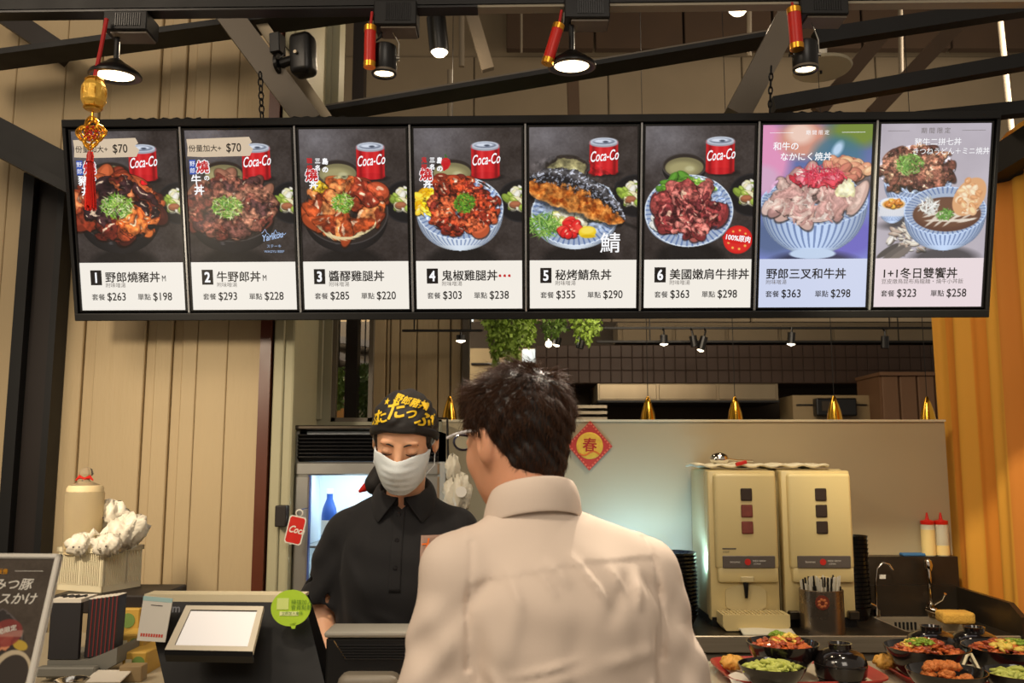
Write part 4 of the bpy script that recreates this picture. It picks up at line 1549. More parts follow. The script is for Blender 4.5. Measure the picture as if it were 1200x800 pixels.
for k in range(4):
    MB().box((PX(1034 + k * 21, 5.8), 5.8, .05), (PX(1053 + k * 21, 5.8), 5.82, P(0, 440, 5.8).z), bev=.006, seg=1).build('panel', m_wd, t, world=True)
MB().box((PX(1030, 5.8), 5.78, P(0, 440, 5.8).z), (PX(1122, 5.8), 6.2, P(0, 436, 5.8).z)).build('cornice', m_wd, t, world=True)
t = thing('steel_shelf', 'small steel shelf unit seen right of the customer above the spring sign', 'shelf', P(695, 485, 6.0))
for y in (478, 485, 492):
    MB().box((PX(676, 6), 6.0, P(0, y, 6).z), (PX(711, 6), 6.3, P(0, y - 3.5, 6).z)).build('shelf_board', m_steel, t, world=True)

# far track lights
for lab, y0, px0, px1, Y in (('thin black track with a small lit lamp left of the hanging plant', 387, 470, 565, 4.6),
                             ('upper thin track rail over the dark tile band', 384, 634, 1120, 5.6),
                             ('lower thin track rail over the dark tile band', 400, 700, 1120, 5.7)):
    o = MB().box((PX(px0, Y), Y, P(0, y0 + 1.2, Y).z), (PX(px1, Y), Y + .02, P(0, y0 - 1.2, Y).z)).build('far_track', m_black)
    tag(o, lab, 'light track')
    for f_ in (.15, .85):
        xx = PX(px0 + (px1 - px0) * f_, Y)
        MB().tube([(xx, Y + .01, P(0, y0, Y).z), (xx, Y + .01, 2.92)], .004, 6).build('drop_rod', m_black, o)
for lab, x, y0, y1, dx, lit, Y in (
        ('tiny lit lamp under the thin track beside the hanging plant', 540, 390, 399, 0, 1, 4.6),
        ('tiny dark lamp head just right of the big hanging plant', 655, 392, 404, -3, 2, 5.6),
        ('tiny dark lamp head slanting under the right hand plant', 683, 390, 408, -4, 0, 5.6),
        ('tiny round lit lamp above the first gold cone right of the spring sign', 778, 388, 403, 0, 1, 5.6),
        ('tiny dark barrel lamp slanting left above the dark tiles', 811, 388, 406, 3, 0, 5.6),
        ('tiny barrel lamp with a lit slanted mouth beside the dark barrel one', 827, 388, 410, -6, 2, 5.6),
        ('tiny lamp pair with lit mouth above the left dispenser', 928, 384, 403, -1, 1, 5.6),
        ('tiny black cylinder lamp above the right dispenser', 1037, 388, 408, 0, 0, 5.6)):
    a, b = P(x, y0, Y - .03), P(x + dx, y1, Y - .03)
    t = thing('small_spotlight', lab, 'spotlight', a, group='small spotlights over the kitchen')
    MB().tube([(0, .04, P(0, 384 if Y > 5 else 387, Y).z - a.z), (0, 0, 0), (b - a) * .35], .006, 6).build('stem', m_bez, t)
    MB().tube([(b - a) * .3, (b - a)], .024, 12).build('head', m_bez, t)
    if lit:
        d = (b - a).normalized()
        M = T(*((b - a) + d * .001)) @ d.to_track_quat('Z', 'X').to_matrix().to_4x4()
        MB().lathe([(0, .012), (.020, .004), (.026 if lit == 1 else .02, .0)], 14, M).build('lens', m_glare, t)
o = tag(MB().ico(.022, 2, T(*P(643, 403, 5.6))).tube([P(643, 401, 5.6), Vector((P(643, 401, 5.6).x, 5.6, 2.92))], .004, 6).build('globe_bulb', m_glare, smooth=True), 'tiny bare lit bulb left of the dark lamp heads', 'bulb')

# hanging plants
m_leaf = mat('hanging_leaf_green', (126, 156, 56), .55, var=.35, vscale=20)
m_leafd = mat('hanging_leaf_dark', (88, 118, 44), .6, var=.3, vscale=20)


def hanging_plant(px0, px1, py0, py1, Y, n, label, seed, m):
    r = np.random.default_rng(seed)
    t = thing('hanging_plant', label, 'plant', P((px0 + px1) / 2, py0, Y))
    mb = MB()
    V, Fc = [], []
    cx, hw_ = (px0 + px1) / 2, (px1 - px0) / 2
    for i in range(n):
        u = r.uniform(-1, 1)
        v = r.uniform(0, 1) ** .8
        if v > 1 - .55 * u * u + .15 * math.sin(u * 9):
            continue
        p = P(cx + u * hw_, py0 + v * (py1 - py0), Y + r.uniform(-.12, .12) * 1.2)
        s_ = .03 * r.uniform(.6, 1.3)
        d = Vector((r.uniform(-1, 1), r.uniform(-1, .2), r.uniform(-1.6, -.1))).normalized()
        w = d.cross(Vector((r.uniform(-1, 1), r.uniform(-1, 1), .3))).normalized() * s_ * .3
        k = len(V)
        V += [p, p + d * s_ * .5 + w, p + d * s_, p + d * s_ * .5 - w]
        Fc.append((k, k + 1, k + 2, k + 3))
    me = bpy.data.meshes.new('leaves')
    o0 = t.location
    me.from_pydata([tuple(v - Vector(o0)) for v in V], [], Fc)
    me.materials.append(m)
    o = bpy.data.objects.new('leaves', me)
    o['kind'] = 'stuff'
    COL.objects.link(o)
    o.parent = t
    MB().tube([(0, 0, 0), (0, 0, 2.93 - t.location.z)], .004, 6).build('hanging_cord', m_black, t)
    mb = MB()
    for k in range(7):
        u = -1 + 2 * (k + .5) / 7
        mb.tube([P(cx + u * hw_ * .7, py0, Y) - t.location, P(cx + u * hw_ * .9, py0 + (py1 - py0) * (.8 - .4 * u * u), Y) - t.location], .003, 5)
    o = mb.build('vines', m_leafd, t)
    o['kind'] = 'stuff'


hanging_plant(564, 626, 340, 426, 4.7, 2600, 'big bushy green hanging plant above the head of the customer', 1, m_leaf)
hanging_plant(632, 664, 360, 396, 5.2, 500, 'small hanging plant under the menu board, left of a pair', 2, m_leafd)
hanging_plant(668, 704, 360, 402, 5.2, 600, 'small trailing hanging plant under the menu board, right of a pair', 3, m_leaf)
# plants, timber and lit shopfront seen through the window over the fridge
hanging_plant(390, 404, 430, 478, 5.2, 500, 'green plant seen in the left half of the small window', 4, m_leaf)
hanging_plant(418, 437, 425, 495, 5.2, 800, 'green plant seen in the right half of the small window', 5, m_leafd)
o = tag(MB().box((PX(404, 5), 5.0, 0), (PX(418, 5), 5.1, 4.2)).build('mullion_post', m_beam), 'dark post dividing the view in the small window', 'post')
o = tag(MB().box((PX(380, 5.6), 5.6, 0), (PX(403, 5.6), 5.9, P(0, 473, 5.6).z)).build('timber_counter', mat('orange_timber', (206, 150, 84), .5, var=.12, vscale=5)), 'orange timber counter seen low in the small window', 'counter')
m_day = mat('daylit_glass', (230, 238, 240), .4, emit=1.0, ecol=(226, 234, 232))
for lab, x0, y0, x1, y1, Y in (('pale lit shopfront panel left in the small window', 384, 446, 396, 470, 6.86), ('pale lit shopfront panel right in the small window', 424, 452, 436, 474, 6.86),
                               ('bright skylight strip behind the big hanging plant, upper', 549, 374, 568, 384, 7.96), ('bright skylight strip behind the big hanging plant, lower', 549, 390, 572, 394, 7.96),
                               ('bright blue-white window patch right of the big hanging plant', 612, 409, 627, 424, 6.37)):
    o = MB().box((P(x0, y0, Y).x, Y, P(x0, y1, Y).z), (P(x1, y0, Y).x, Y + .02, P(x0, y0, Y).z)).build('lit_panel', m_day)
    tag(o, lab, 'window light')
ws2 = structure(MB().box((PX(378, 6.9), 6.9, 0), (PX(446, 6.9), 7.0, 3.5)).build('wall_far_left', mat('far_left_paint', (150, 130, 100), .7, var=.1)))
for k, (a, b) in enumerate((((384, 396), (440, 404)), ((384, 412), (440, 432)))):
    beam(MB(), P(*a, 6.5), P(*b, 6.5), .05, .05).build('trim_%d' % (6 + k), m_beam)['kind'] = 'structure'

# ================================================================== SPRING SIGN
c = P(691, 522, YP - .012)
k = YP / FOC
t = thing('spring_sign', 'red diamond paper sign with a gold disc and the character for spring', 'sign', c, (0, R(2), 0))
q = 26.5 * k
MB().prism([(q * 1.0, 0), (0, q * 1.08), (-q, 0), (0, -q * 1.08)][::-1], -.001, .004).build('diamond', mat('paper_red', (188, 52, 42), .5, var=.12, vscale=50), t)
mb = MB()
for i in range(4):
    a0, a1 = i * 1.5708, (i + 1) * 1.5708
    for j in range(9):
        f = (j + .5) / 9
        x = q * .93 * (math.cos(a0) * (1 - f) + math.cos(a1) * f)
        z = q * 1.0 * (math.sin(a0) * (1 - f) + math.sin(a1) * f)
        mb.lathe([(0, 0), (.0042, 0), (.0042, .0015), (0, .0015)], 8, T(x, -.0012, z) @ RX(R(90)))
o = mb.build('scallop_border', mat('pinkish_red', (222, 110, 84), .5, var=.1), t)
o['kind'] = 'stuff'
MB().lathe([(0, .0), (14.5 * k, 0), (15.5 * k, .002), (14 * k, .0035), (0, .0035)], 36, RX(R(90))).build('gold_disc', mat('foil_gold', (236, 186, 70), .35, .4, var=.25, vscale=60), t)
MB().text('春', 17 * k, T(0, -.0045, -5.5 * k) @ RX(R(90)), 'CENTER', .02).build('character', mat('deep_red', (176, 30, 24), .5, var=.05), t)
mb = MB()
for i in range(12):
    mb.ico(.006, 1, T((-11 + i * 2) * k, -.004, (-9 - 2.5 * math.sin(i * .55 + .4)) * k) @ S(1.2, .4, .7))
o = mb.build('flower_print', mat('print_orange', (214, 106, 34), .5, var=.2), t)
o['kind'] = 'stuff'

# ================================================================== CREAM DISPENSERS
m_cream = mat('cream_plastic', (216, 196, 140), 0.38, var=.04, vscale=4, coat=.15)
m_creamd = mat('cream_plastic_side', (198, 182, 136), 0.42, var=.05)
m_lab = mat('label_grey', (92, 84, 78), .4, var=.05)
m_bt = mat('button_dark', (60, 46, 38), .3, var=.1)
m_lt = mat('label_white', (226, 222, 214), .5, var=.02)


def dispenser(px0, px1, pside, Y0, label, red, tray):
    x0, x1 = P(px0, 640, Y0).x, P(px1, 640, Y0).x
    W = x1 - x0
    H = .605
    t = thing('soup_dispenser', label, 'dispenser', ((x0 + x1) / 2, Y0, ZB), (0, 0, 0), 'cream dispensers on the steel counter')
    D = .33
    w = W / 2
    m2 = MB()
    m2.box((-w - .004, .06, .03), (w - .008, D, H - .006), bev=.012, seg=3)
    m2.build('body', m_creamd, t, smooth=True)
    MB().box((-w, .012, .02), (w, .07, H - .012), bev=.008, seg=2).build('front_frame', m_cream, t, smooth=True)
    MB().box((-w + .020, -.012, .215), (w - .004, .03, H - .022), bev=.014, seg=3).build('door', m_cream, t, smooth=True)
    MB().box((-w + .026, -.010, .165), (w - .006, .02, .235), bev=.012, seg=2).build('spout_cover', m_cream, t, smooth=True)
    # dispensing recess
    Mz = T(-.0, .008, .105) @ RX(R(90))
    mb = MB()
    pts = [(.078 * math.cos(a) * (1 if abs(math.cos(a)) < .7 else 1.0), .052 * math.sin(a)) for a in [j * 6.2832 / 28 for j in range(28)]]
    pts = [(math.copysign(min(abs(x) * 1.25, .078), x), z + .105) for x, z in pts]
    mb.prism([(x, z) for x, z in pts][::-1], .004, .014)
    mb.build('recess', m_creamd, t)
    MB().tube([(0.0, .0, .175), (.0, -.004, .15), (.0, -.004, .108)], [.012, .009, .006], 12).build('nozzle', m_bez, t)
    MB().box((-.022, -.016, .168), (.030, -.008, .19), bev=.003, seg=1).build('spout_plate', m_creamd, t)
    for j in range(3):
        z = H - .128 - j * .063
        MB().box((-.012, -.0165, z), (.032, -.012, z + .048), bev=.004, seg=2).build('button', m_bt if not (red and j) else mat('red_drink_print', (128, 66, 56), .35, var=.4, vscale=40), t)
    MB().box((-w + .044, -.0175, .222), (w - .022, -.012, .268), bev=.002, seg=1).build('label_plate', m_lab, t)
    mb = MB()
    mb.text('bonamat', .011, T(-.062, -.0182, .242) @ RX(R(90)), 'LEFT')
    mb.text('FRESH BREW', .009, T(.024, -.0182, .246) @ RX(R(90)), 'LEFT')
    mb.text('SYSTEM', .008, T(.028, -.0182, .235) @ RX(R(90)), 'LEFT')
    mb.build('plate_lettering', m_lt, t)
    MB().lathe([(0, 0), (.012, 0), (.012, .0015), (0, .0015)], 20, T(.006, -.0177, .245) @ RX(R(90))).build('red_mark', mat('mark_red', (196, 44, 36), .4), t)
    if red:
        MB().box((-w + .045, -.0135, .292), (-w + .098, -.012, .297)).build('strip', m_lab, t)
        mb = MB().text('SOUP', .010, T(-w + .046, -.0135, .279) @ RX(R(90)), 'LEFT')
        mb.build('door_lettering', m_lab, t)
    MB().box((-w + .003, -.0, .0), (w - .003, D - .02, .035)).build('foot', m_bez, t)
    if tray:
        mb = MB()
        mb.prism([(-w + .018, .062), (-w + .018, .020), (-w + .030, .004), (w - .012, .004), (w, .020), (w, .062)][::-1], -.105, .0)
        mb.build('drip_tray', m_cream, t)
        for j in range(16):
            xx = -w + .026 + j * (2 * w - .034) / 16
            MB().box((xx, -.098, .062), (xx + .005, -.008, .066)).build('grille_bar', m_creamd, t)
    else:
        for s_ in (-1, 1):
            MB().box((s_ * (w - .022) - .02, -.03, .03), (s_ * (w - .022) + .02, .0, .062), bev=.004, seg=1).build('tray_bracket', m_dsteel, t)
    return t


dispenser(832, 913, 813, 3.55, 'cream soup dispenser with reddish buttons and a cream drip tray, left of the pair', True, True)
dispenser(919, 1001, 0, 3.55, 'cream soup dispenser standing behind the steel straw canister, right of the pair', False, False)
# cloth, ladle and packet on top
zt0 = ZB + .605
xa, xb = P(815, 545, 3.6).x, P(975, 545, 3.6).x
mb = MB().grid(lambda u, v: (xa + u * (xb - xa) * .98, 3.60 + v * .22, zt0 + .012 + .006 * math.sin(u * 17 + v * 4) * (1 - abs(2 * v - 1)) + .004 * math.sin(u * 41)), 40, 8)
o = mb.build('folded_cloth', mat('cream_cloth', (232, 222, 190), .85, var=.05, bump=.2), smooth='all')
sm = o.modifiers.new('t', 'SOLIDIFY')
sm.thickness = .01
tag(o, 'cream cloth spread along the tops of both dispensers', 'cloth')
t = thing('ladle', 'steel ladle lying bowl up on top of the left dispenser', 'ladle', (P(843, 538, 3.65).x, 3.65, ZB + .605 + .034))
MB().ico(.038, 3, S(1, .8, .68)).build('bowl', m_chrome, t, smooth=True)
MB().tube([(.025, 0, 0), (.08, .03, -.006), (.16, .10, -.008)], .004, 8).build('handle', m_chrome, t)
t = tag(MB().box((-.022, -.01, 0), (.022, .01, .014), T(P(868, 545, 3.6).x, 3.585, ZB + .615) @ RY(R(-14)), bev=.003).build('red_packet', m_red), 'small red packet lying beside the ladle', 'packet')
t = tag(MB().grid(lambda u, v: (PX(858, 3.42) + u * .19, 3.372 + v * .1, ZB + .006 + .004 * math.sin(u * 6) * v + .012 * (1 - abs(2 * v - 1))), 16, 6).build('napkin', mat('napkin_cloth', (214, 208, 186), .9, var=.05), smooth='all'),
        'folded pale napkin lying before the left dispenser', 'napkin')
m_ = t.modifiers.new('t', 'SOLIDIFY')
m_.thickness = .008

# straw canister
c = Vector((P(963, 720, 3.45).x, 3.448, ZB))
t = thing('straw_canister', 'dark steel canister full of wrapped straws before the right dispenser', 'canister', c)
r = .080
MB().lathe([(0, 0), (r, 0), (r, .155), (r - .003, .157), (r - .005, .155), (r - .005, .01), (0, .01)], 40).build('can', mat('canister_steel', (150, 136, 120), .28, .9, var=.12, vscale=8), t, smooth=True)
MB().lathe([(0, 0), (.026, 0), (.026, .002), (0, .002)], 24, T(-.024, -r - .0005, .118) @ RX(R(90)) ).build('sticker', mat('sticker_brown', (120, 50, 30), .5, var=.4, vscale=40), t)
mb = MB()
for k in range(7):
    mb.ico(.007, 1, T(-.024 + .013 * math.cos(k * .9), -r - .003, .116 + .013 * math.sin(k * .9)) @ S(1, .2, .8))
o = mb.build('sticker_print', mat('print_tan', (206, 120, 70), .5, var=.2), t)
o['kind'] = 'stuff'
m_straw = mat('straw_wrap', (220, 214, 196), .5, var=.08)
for k in range(90):
    a = k * 2.4
    q = (r - .010) * math.sqrt((k + .5) / 90)
    h = .186 + .018 * math.sin(k * 5.1)
    MB().tube([(q * math.cos(a) * .8, q * math.sin(a) * .8, .02), (q * math.cos(a) * 1.05, q * math.sin(a) * 1.05, h)], .0034, 6).build('straw', m_straw if k % 3 else m_bez, t)


# stacks of black cups / lids
def stack(x, y, n, r, h, label, pitch):
    base = None
    for k in range(n):
        z = ZB + k * pitch
        if base is None:
            base = MB().lathe([(0, 0), (r * .72, 0), (r * .98, h * .93), (r, h), (r * .97, h), (r * .7, .006), (0, .006)], 28).build('black_bowl', mat('gloss_black', (16, 15, 16), .25, var=.1, coat=.3), smooth=True)
            o = base
        else:
            o = base.copy()
            COL.objects.link(o)
        o.location = (x, y, z)
        od = ['lowest', 'second', 'third', 'fourth', 'fifth', 'sixth', 'seventh', 'eighth', 'ninth', 'tenth', 'eleventh', 'twelfth', 'thirteenth', 'fourteenth', 'fifteenth', 'sixteenth', 'seventeenth', 'eighteenth'][k]
        w_ = 'topmost' if k == n - 1 else ('lowest' if k == 0 else od + ' from the bottom')
        tag(o, label[0] + ', ' + w_, label[1], label[0])
    return


stack(P(797, 700, 3.5).x, 3.6, 17, .088, .045, ('black bowl in the wide stack left of the dispensers', 'bowl'), .0145)
stack(P(1006, 700, 3.6).x + .03, 3.72, 18, .062, .05, ('black cup in the narrow stack right of the dispensers', 'cup'), .0165)

# taps, bottles, sponge
t = thing('gooseneck_tap', 'thin chrome gooseneck filter tap left of the squeeze bottles', 'tap', (P(1027, 715, 3.79).x, 3.785, ZB))
pts = [(0, 0, 0), (0, 0, .12), (.01, -.0, .19), (.035, -.0, .215), (.06, -.0, .208), (.075, 0, .185)]
MB().tube(pts, .0045, 10).build('spout', m_chrome, t, smooth=True)
MB().cyl(.015, 0, .03, 16).build('base', m_chrome, t, smooth=True)
MB().tube([(0, 0, .04), (-.03, -.0, .055)], .004, 8).build('lever', m_chrome, t)
t = thing('sink_faucet', 'chrome sink faucet standing under the white squeeze bottles', 'faucet', (P(1091, 715, 3.79).x, 3.785, ZB))
MB().cyl(.022, 0, .05, 18).build('base', m_chrome, t, smooth=True)
MB().tube([(0, 0, .05), (-.012, -.02, .10), (-.01, -.02, .17), (-.008, -.01, .23)], .008, 12).build('riser', m_chrome, t, smooth=True)
MB().lathe([(0, -.026), (.014, -.02), (.019, 0), (.014, .02), (0, .026)], 16, T(-.008, -.01, .205)).build('ball_joint', m_chrome, t, smooth=True)
MB().tube([(.0, -.01, .045), (.025, -.05, .075), (.028, -.07, .10)], .006, 10).build('lever', m_chrome, t, smooth=True)
MB().tube([(-.02, 0, .03), (.0, -.03, .025), (.02, 0, .03)], .010, 10).build('valve', m_chrome, t, smooth=True)
for lab, px_, fill in (('clear squeeze bottle filled with cream dressing and red cap, left of two', 1088, .42), ('clear empty-looking squeeze bottle with red cap beside the curtain', 1104, .16)):
    Yb = YP - .0
    k = Yb / FOC
    t = thing('squeeze_bottle', lab, 'bottle', (P(px_, 640, Yb - .04).x, Yb - .042, zl), (0, 0, 0), 'squeeze bottles on the ledge')
    MB().lathe([(0, 0), (.026, 0), (.028, .004), (.028, .125), (.024, .135), (0, .136)], 24).build('body', mat('milky_plastic', (226, 220, 196), .35, trans=.35, var=0), t, smooth=True)
    MB().lathe([(0, .004), (.0285, .004), (.0285, .004 + fill * .25), (0, .004 + fill * .25)], 24).build('filling', mat('dressing', (232, 206, 140), .4, var=.03), t, smooth=True)
    MB().lathe([(.027, .130), (.028, .132), (.028, .145), (.008, .150), (.0035, .178), (0, .180)], 20).build('cap', m_red, t, smooth=True)
o = tag(MB().box((0, 0, 0), (.125, .09, .045), T(P(1097, 720, 3.66).x, 3.6, ZB) @ RZ(R(-4)), bev=.012, seg=3).build('sponge', mat('sponge_yellow', (214, 166, 74), .95, var=.1, bump=.6, bscale=90), smooth=True), 'yellow sponge lying at the right end of the sink', 'sponge')
o = tag(MB().box((PX(1019, 3.82), 3.821, 1.065), (PX(1026, 3.82), 3.826, 1.082)).build('wall_label', m_lt), 'small white label on the steel splash behind the gooseneck tap', 'label')
for lab, px_ in (('small blue cloth on the ledge behind the sink', 1055),):
    o = tag(MB().box((PX(1040, YP), YP - .06, zl), (PX(1066, YP), YP - .02, zl + .012), bev=.004).build('blue_cloth', mat('blue_cloth', (60, 110, 160), .8, var=.1)), lab, 'cloth')

# ================================================================== FRIDGE
Yg = 3.38
fx0, fx1 = P(344, 600, Yg).x, P(514, 600, Yg).x
zt1 = P(0, 505, Yg).z
m_lou = mat('louver_black', (26, 25, 26), .25, var=.1)
m_alu = mat('door_aluminium', (168, 166, 160), .32, .8, var=.08)
m_inn = mat('fridge_white', (226, 234, 240), .4, var=.02)
t = thing('drinks_fridge', 'glass door drinks fridge with black louvers standing behind the staff member', 'fridge', ((fx0 + fx1) / 2, Yg, 0))
D0, D1 = Yg + .05, 3.72
mb = MB()
zb0 = .14
mb.box((fx0, D0, 0), (fx0 + .03, D1, zt1))
mb.box((fx1 - .03, D0, 0), (fx1, D1, zt1))
mb.box((fx0, D1 - .03, 0), (fx1, D1, zt1))
mb.box((fx0, D0, 0), (fx1, D1, zb0))
z1 = P(0, 541, Yg).z
mb.box((fx0, D0, z1), (fx1, D1, zt1))
mb.build('cabinet', m_inn, t, world=True)
for k in range(7):
    za = P(0, 510 + k * 4.3, Yg).z
    MB().box((fx0 + .005, -.012, -.007), (fx1 - .005, .03, -.001), T(0, Yg + .02, za) @ RX(R(-28))).build('louver', m_lou, t, world=True)
MB().box((fx0 - .004, Yg + .03, z1 - .005), (fx0 + .006, Yg + .055, zt1)).build('side_trim', m_alu, t, world=True)
for a in ((fx0, Yg, zb0 + .06, fx0 + .055, Yg + .04, z1 - .05), (fx1 - .055, Yg, zb0 + .06, fx1, Yg + .04, z1 - .05), (fx0, Yg, z1 - .05, fx1, Yg + .04, z1), (fx0, Yg, zb0, fx1, Yg + .04, zb0 + .06)):
    MB().box(a[:3], a[3:], bev=.006, seg=1).build('door_rail', m_alu, t, world=True)
MB().box((fx0 + .045, Yg + .015, zb0 + .05), (fx1 - .045, Yg + .02, z1 - .04)).build('door_glass', MATS['clear_glass'], t, world=True)
MB().box((fx0 + .05, Yg + .005, zb0 + .1), (fx0 + .058, Yg + .03, z1 - .05)).build('door_gasket', mat('blue_gasket', (60, 80, 150), .4), t, world=True)
for k in range(4):
    zz = z1 - .32 - k * .32
    MB().box((fx0 + .035, D0, zz), (fx1 - .035, D1 - .04, zz + .008)).build('shelf', m_alu, t, world=True)
MB().box((fx0 + .07, D0 + .01, z1 - .03), (fx1 - .07, D0 + .03, z1 - .018)).build('lamp_tube', mat('cool_tube', (214, 232, 255), .4, emit=1.6), t, world=True)
light('AREA', 'fridge_lamp', ((fx0 + fx1) / 2, D0 + .05, z1 - .04), 2.0, (.66, .84, 1.0), ((fx0 + fx1) / 2, D1 - .05, 1.0), .4, size_y=.05)
light('AREA', 'fridge_lamp', (fx0 + .07, D0 + .02, 1.2), 1.5, (.60, .84, 1.0), ((fx0 + fx1) / 2, D1 - .05, 1.2), .5, size_y=.03)
# tray on top
MB().box((fx0 - .02, Yg, P(0, 503, Yg).z), (fx0 + .46, Yg + .3, P(0, 498, Yg).z), bev=.004, seg=1).build('top_tray', m_dsteel, t, world=True)
cols_b = [('blue', (44, 84, 160)), ('white', (220, 220, 216)), ('red', (176, 40, 36)), ('amber', (190, 140, 70)), ('green', (70, 120, 70))]
kk = 0
for sh in range(4):
    zz = z1 - .312 - sh * .32
    for j in range(4):
        nm, cc = cols_b[(sh * 2 + j) % 5]
        x = fx0 + .105 + j * .1
        if x > fx1 - .08:
            continue
        b = thing('drink_bottle', f"{nm} drink bottle on fridge shelf {['one', 'two', 'three', 'four'][sh]} from the top, {['first', 'second', 'third', 'fourth'][j]} from the left", 'bottle', (x, D0 + .09, zz), group='drinks in the fridge')
        MB().lathe([(0, 0), (.028, 0), (.03, .01), (.03, .11), (.026, .135), (.012, .17), (.012, .19), (0, .19)], 18).build('body', mat('drink_' + nm, cc, .3, var=.08), b, smooth=True)
        MB().lathe([(0, .19), (.014, .19), (.014, .208), (0, .208)], 14).build('cap', m_white, b)
        MB().lathe([(.0308, .035), (.0308, .09)], 18).build('label_band', m_lt, b, smooth=True)
# can shaped tag hanging from a bracket
Yt_ = 3.3
o = tag(MB().box((PX(328, Yt_), Yt_ - .01, P(0, 617, Yt_).z), (PX(341, Yt_), Yt_ + .04, P(0, 592, Yt_).z), bev=.004).build('switch_box', m_beam), 'small dark switch box on the pale column left of the fridge', 'box')
c = P(346, 621, 3.28)
t = thing('can_tag', 'red can-shaped cardboard tag hanging at the left edge of the fridge', 'tag', c, (0, R(12), 0))
k = 3.28 / FOC
w, h = 10 * k, 16 * k
poly = [(-w, -h * .86), (-w * .8, -h), (w * .8, -h), (w, -h * .86), (w, h * .86), (w * .8, h), (-w * .8, h), (-w, h * .86)]
MB().prism(poly, 0, .003).build('card', m_white, t)
MB().prism([(x * .87, z * .92) for x, z in poly], -.0008, .0).build('print', m_red, t)
MB().text('Coca', 11 * k, T(-w * .82, -.0014, -3 * k) @ RX(R(90)), 'LEFT', .03, .4, squeeze=.8).build('tag_lettering', m_white, t)
MB().lathe([(.010, -.002), (.014, 0), (.010, .002)], 16, T(0.0, .0, h + .012) @ RX(R(90))).build('ring', m_white, t)
MB().tube([(0, 0, h + .024), (.004, .11, h + .026)], .002, 6).build('hook', m_chrome, t)
# plastic bags hanging right of the staff member
t = thing('plastic_bag_bundle', 'bunch of white plastic bags hanging right of the staff member head', 'bag', P(530, 548, 3.3))
m_bag = mat('white_film', (232, 224, 204), .35, var=.05, trans=.25, bump=.5, bscale=30)


def crumple(mb, cx, cz, rx, rz, ry, seed, M=None):
    def f(u, v):
        th, ph = u * 6.2832, v * 3.1416
        d = 1 + .22 * math.sin(5 * th + seed) * math.sin(ph) + .14 * math.sin(9 * th + 7 * ph + seed * 2) + .08 * math.sin(17 * th - 9 * ph + seed)
        return (cx + rx * d * math.cos(th) * math.sin(ph), ry * d * math.sin(th) * math.sin(ph), cz + rz * d * math.cos(ph))
    mb.grid(f, 30, 16, M)


mb = MB()
crumple(mb, 0, 0, .024, .045, .025, 1)
mb.build('bag_knot', m_bag, t, smooth='all')
mb = MB()
crumple(mb, .02, -.09, .045, .065, .03, 3)
mb.build('bag_body', m_bag, t, smooth='all')
MB().tube([(-.075, .10, .185), (-.02, 0, .18), (-.016, 0, .06), (-.01, 0, -.12)], .004, 6).build('cord', m_bez, t)
MB().cyl(.02, -.01, .01, 14, T(.035, -.03, -.085) @ RX(R(90))).build('paper_roll', m_lt, t)

# ================================================================== LEFT SIDE GOODS
Yl = 2.62
m_bx = mat('basket_cream', (226, 214, 180), .5, var=.04)
zs = P(0, 690, 2.75).z
sh = thing('black_shelf_box', 'flat black shelf slab under the cream basket', 'shelf', (P(120, 690, 2.7).x, 2.7, zs))
a, b = P(60, 690, 2.62), P(184, 690, 2.62)
MB().box((a.x, 2.62, zs - .05), (b.x, 2.86, zs), bev=.004, seg=1).build('slab', m_beam, sh, world=True)
MB().box((a.x + .02, 2.82, ZC), (a.x + .05, 2.86, zs - .05)).build('leg', m_bez, sh, world=True)
MB().box((b.x - .05, 2.82, ZC), (b.x - .02, 2.86, zs - .05)).build('leg', m_bez, sh, world=True)
# basket: slatted sides
bx0, bx1, by0, by1 = P(64, 690, 2.66).x, P(128, 690, 2.66).x, 2.66, 2.98
bx1 = P(126, 690, 2.66).x
t = thing('plastic_basket', 'cream slatted plastic basket full of wrapped bags on the black shelf', 'basket', ((bx0 + bx1) / 2 - .028, by0 + .045, zs), (0, 0, R(-22)))
bw, bd, bh = (P(140, 690, 2.66).x - P(62, 690, 2.66).x) / 2 * .92, .15, .125
MB().box((-bw + .01, .01, 0), (bw - .01, bd - .01, .006)).build('bottom', m_bx, t)
for (p0, p1) in (((-bw, 0), (bw, 0)), ((bw, 0), (bw, bd)), ((bw, bd), (-bw, bd)), ((-bw, bd), (-bw, 0))):
    v0, v1 = Vector((*p0, 0)), Vector((*p1, 0))
    d = (v1 - v0)
    L = d.length
    M = T(*v0) @ RZ(math.atan2(d.y, d.x))
    MB().box((-.004, -.004, bh - .014), (L + .004, .006, bh), M).build('rim', m_bx, t)
    MB().box((0, 0, 0), (L, .004, .018), M).build('lower_band', m_bx, t)
    mb = MB()
    n = int(L / .0068)
    for i in range(n):
        if i % 12 == 0:
            mb.box((i * L / n, 0, .016), (i * L / n + .012, .004, bh - .012), M)
        else:
            mb.box((i * L / n, 0, .016), (i * L / n + .0038, .003, bh - .012), M)
    o = mb.build('slats', m_bx, t)
    o['kind'] = 'stuff'
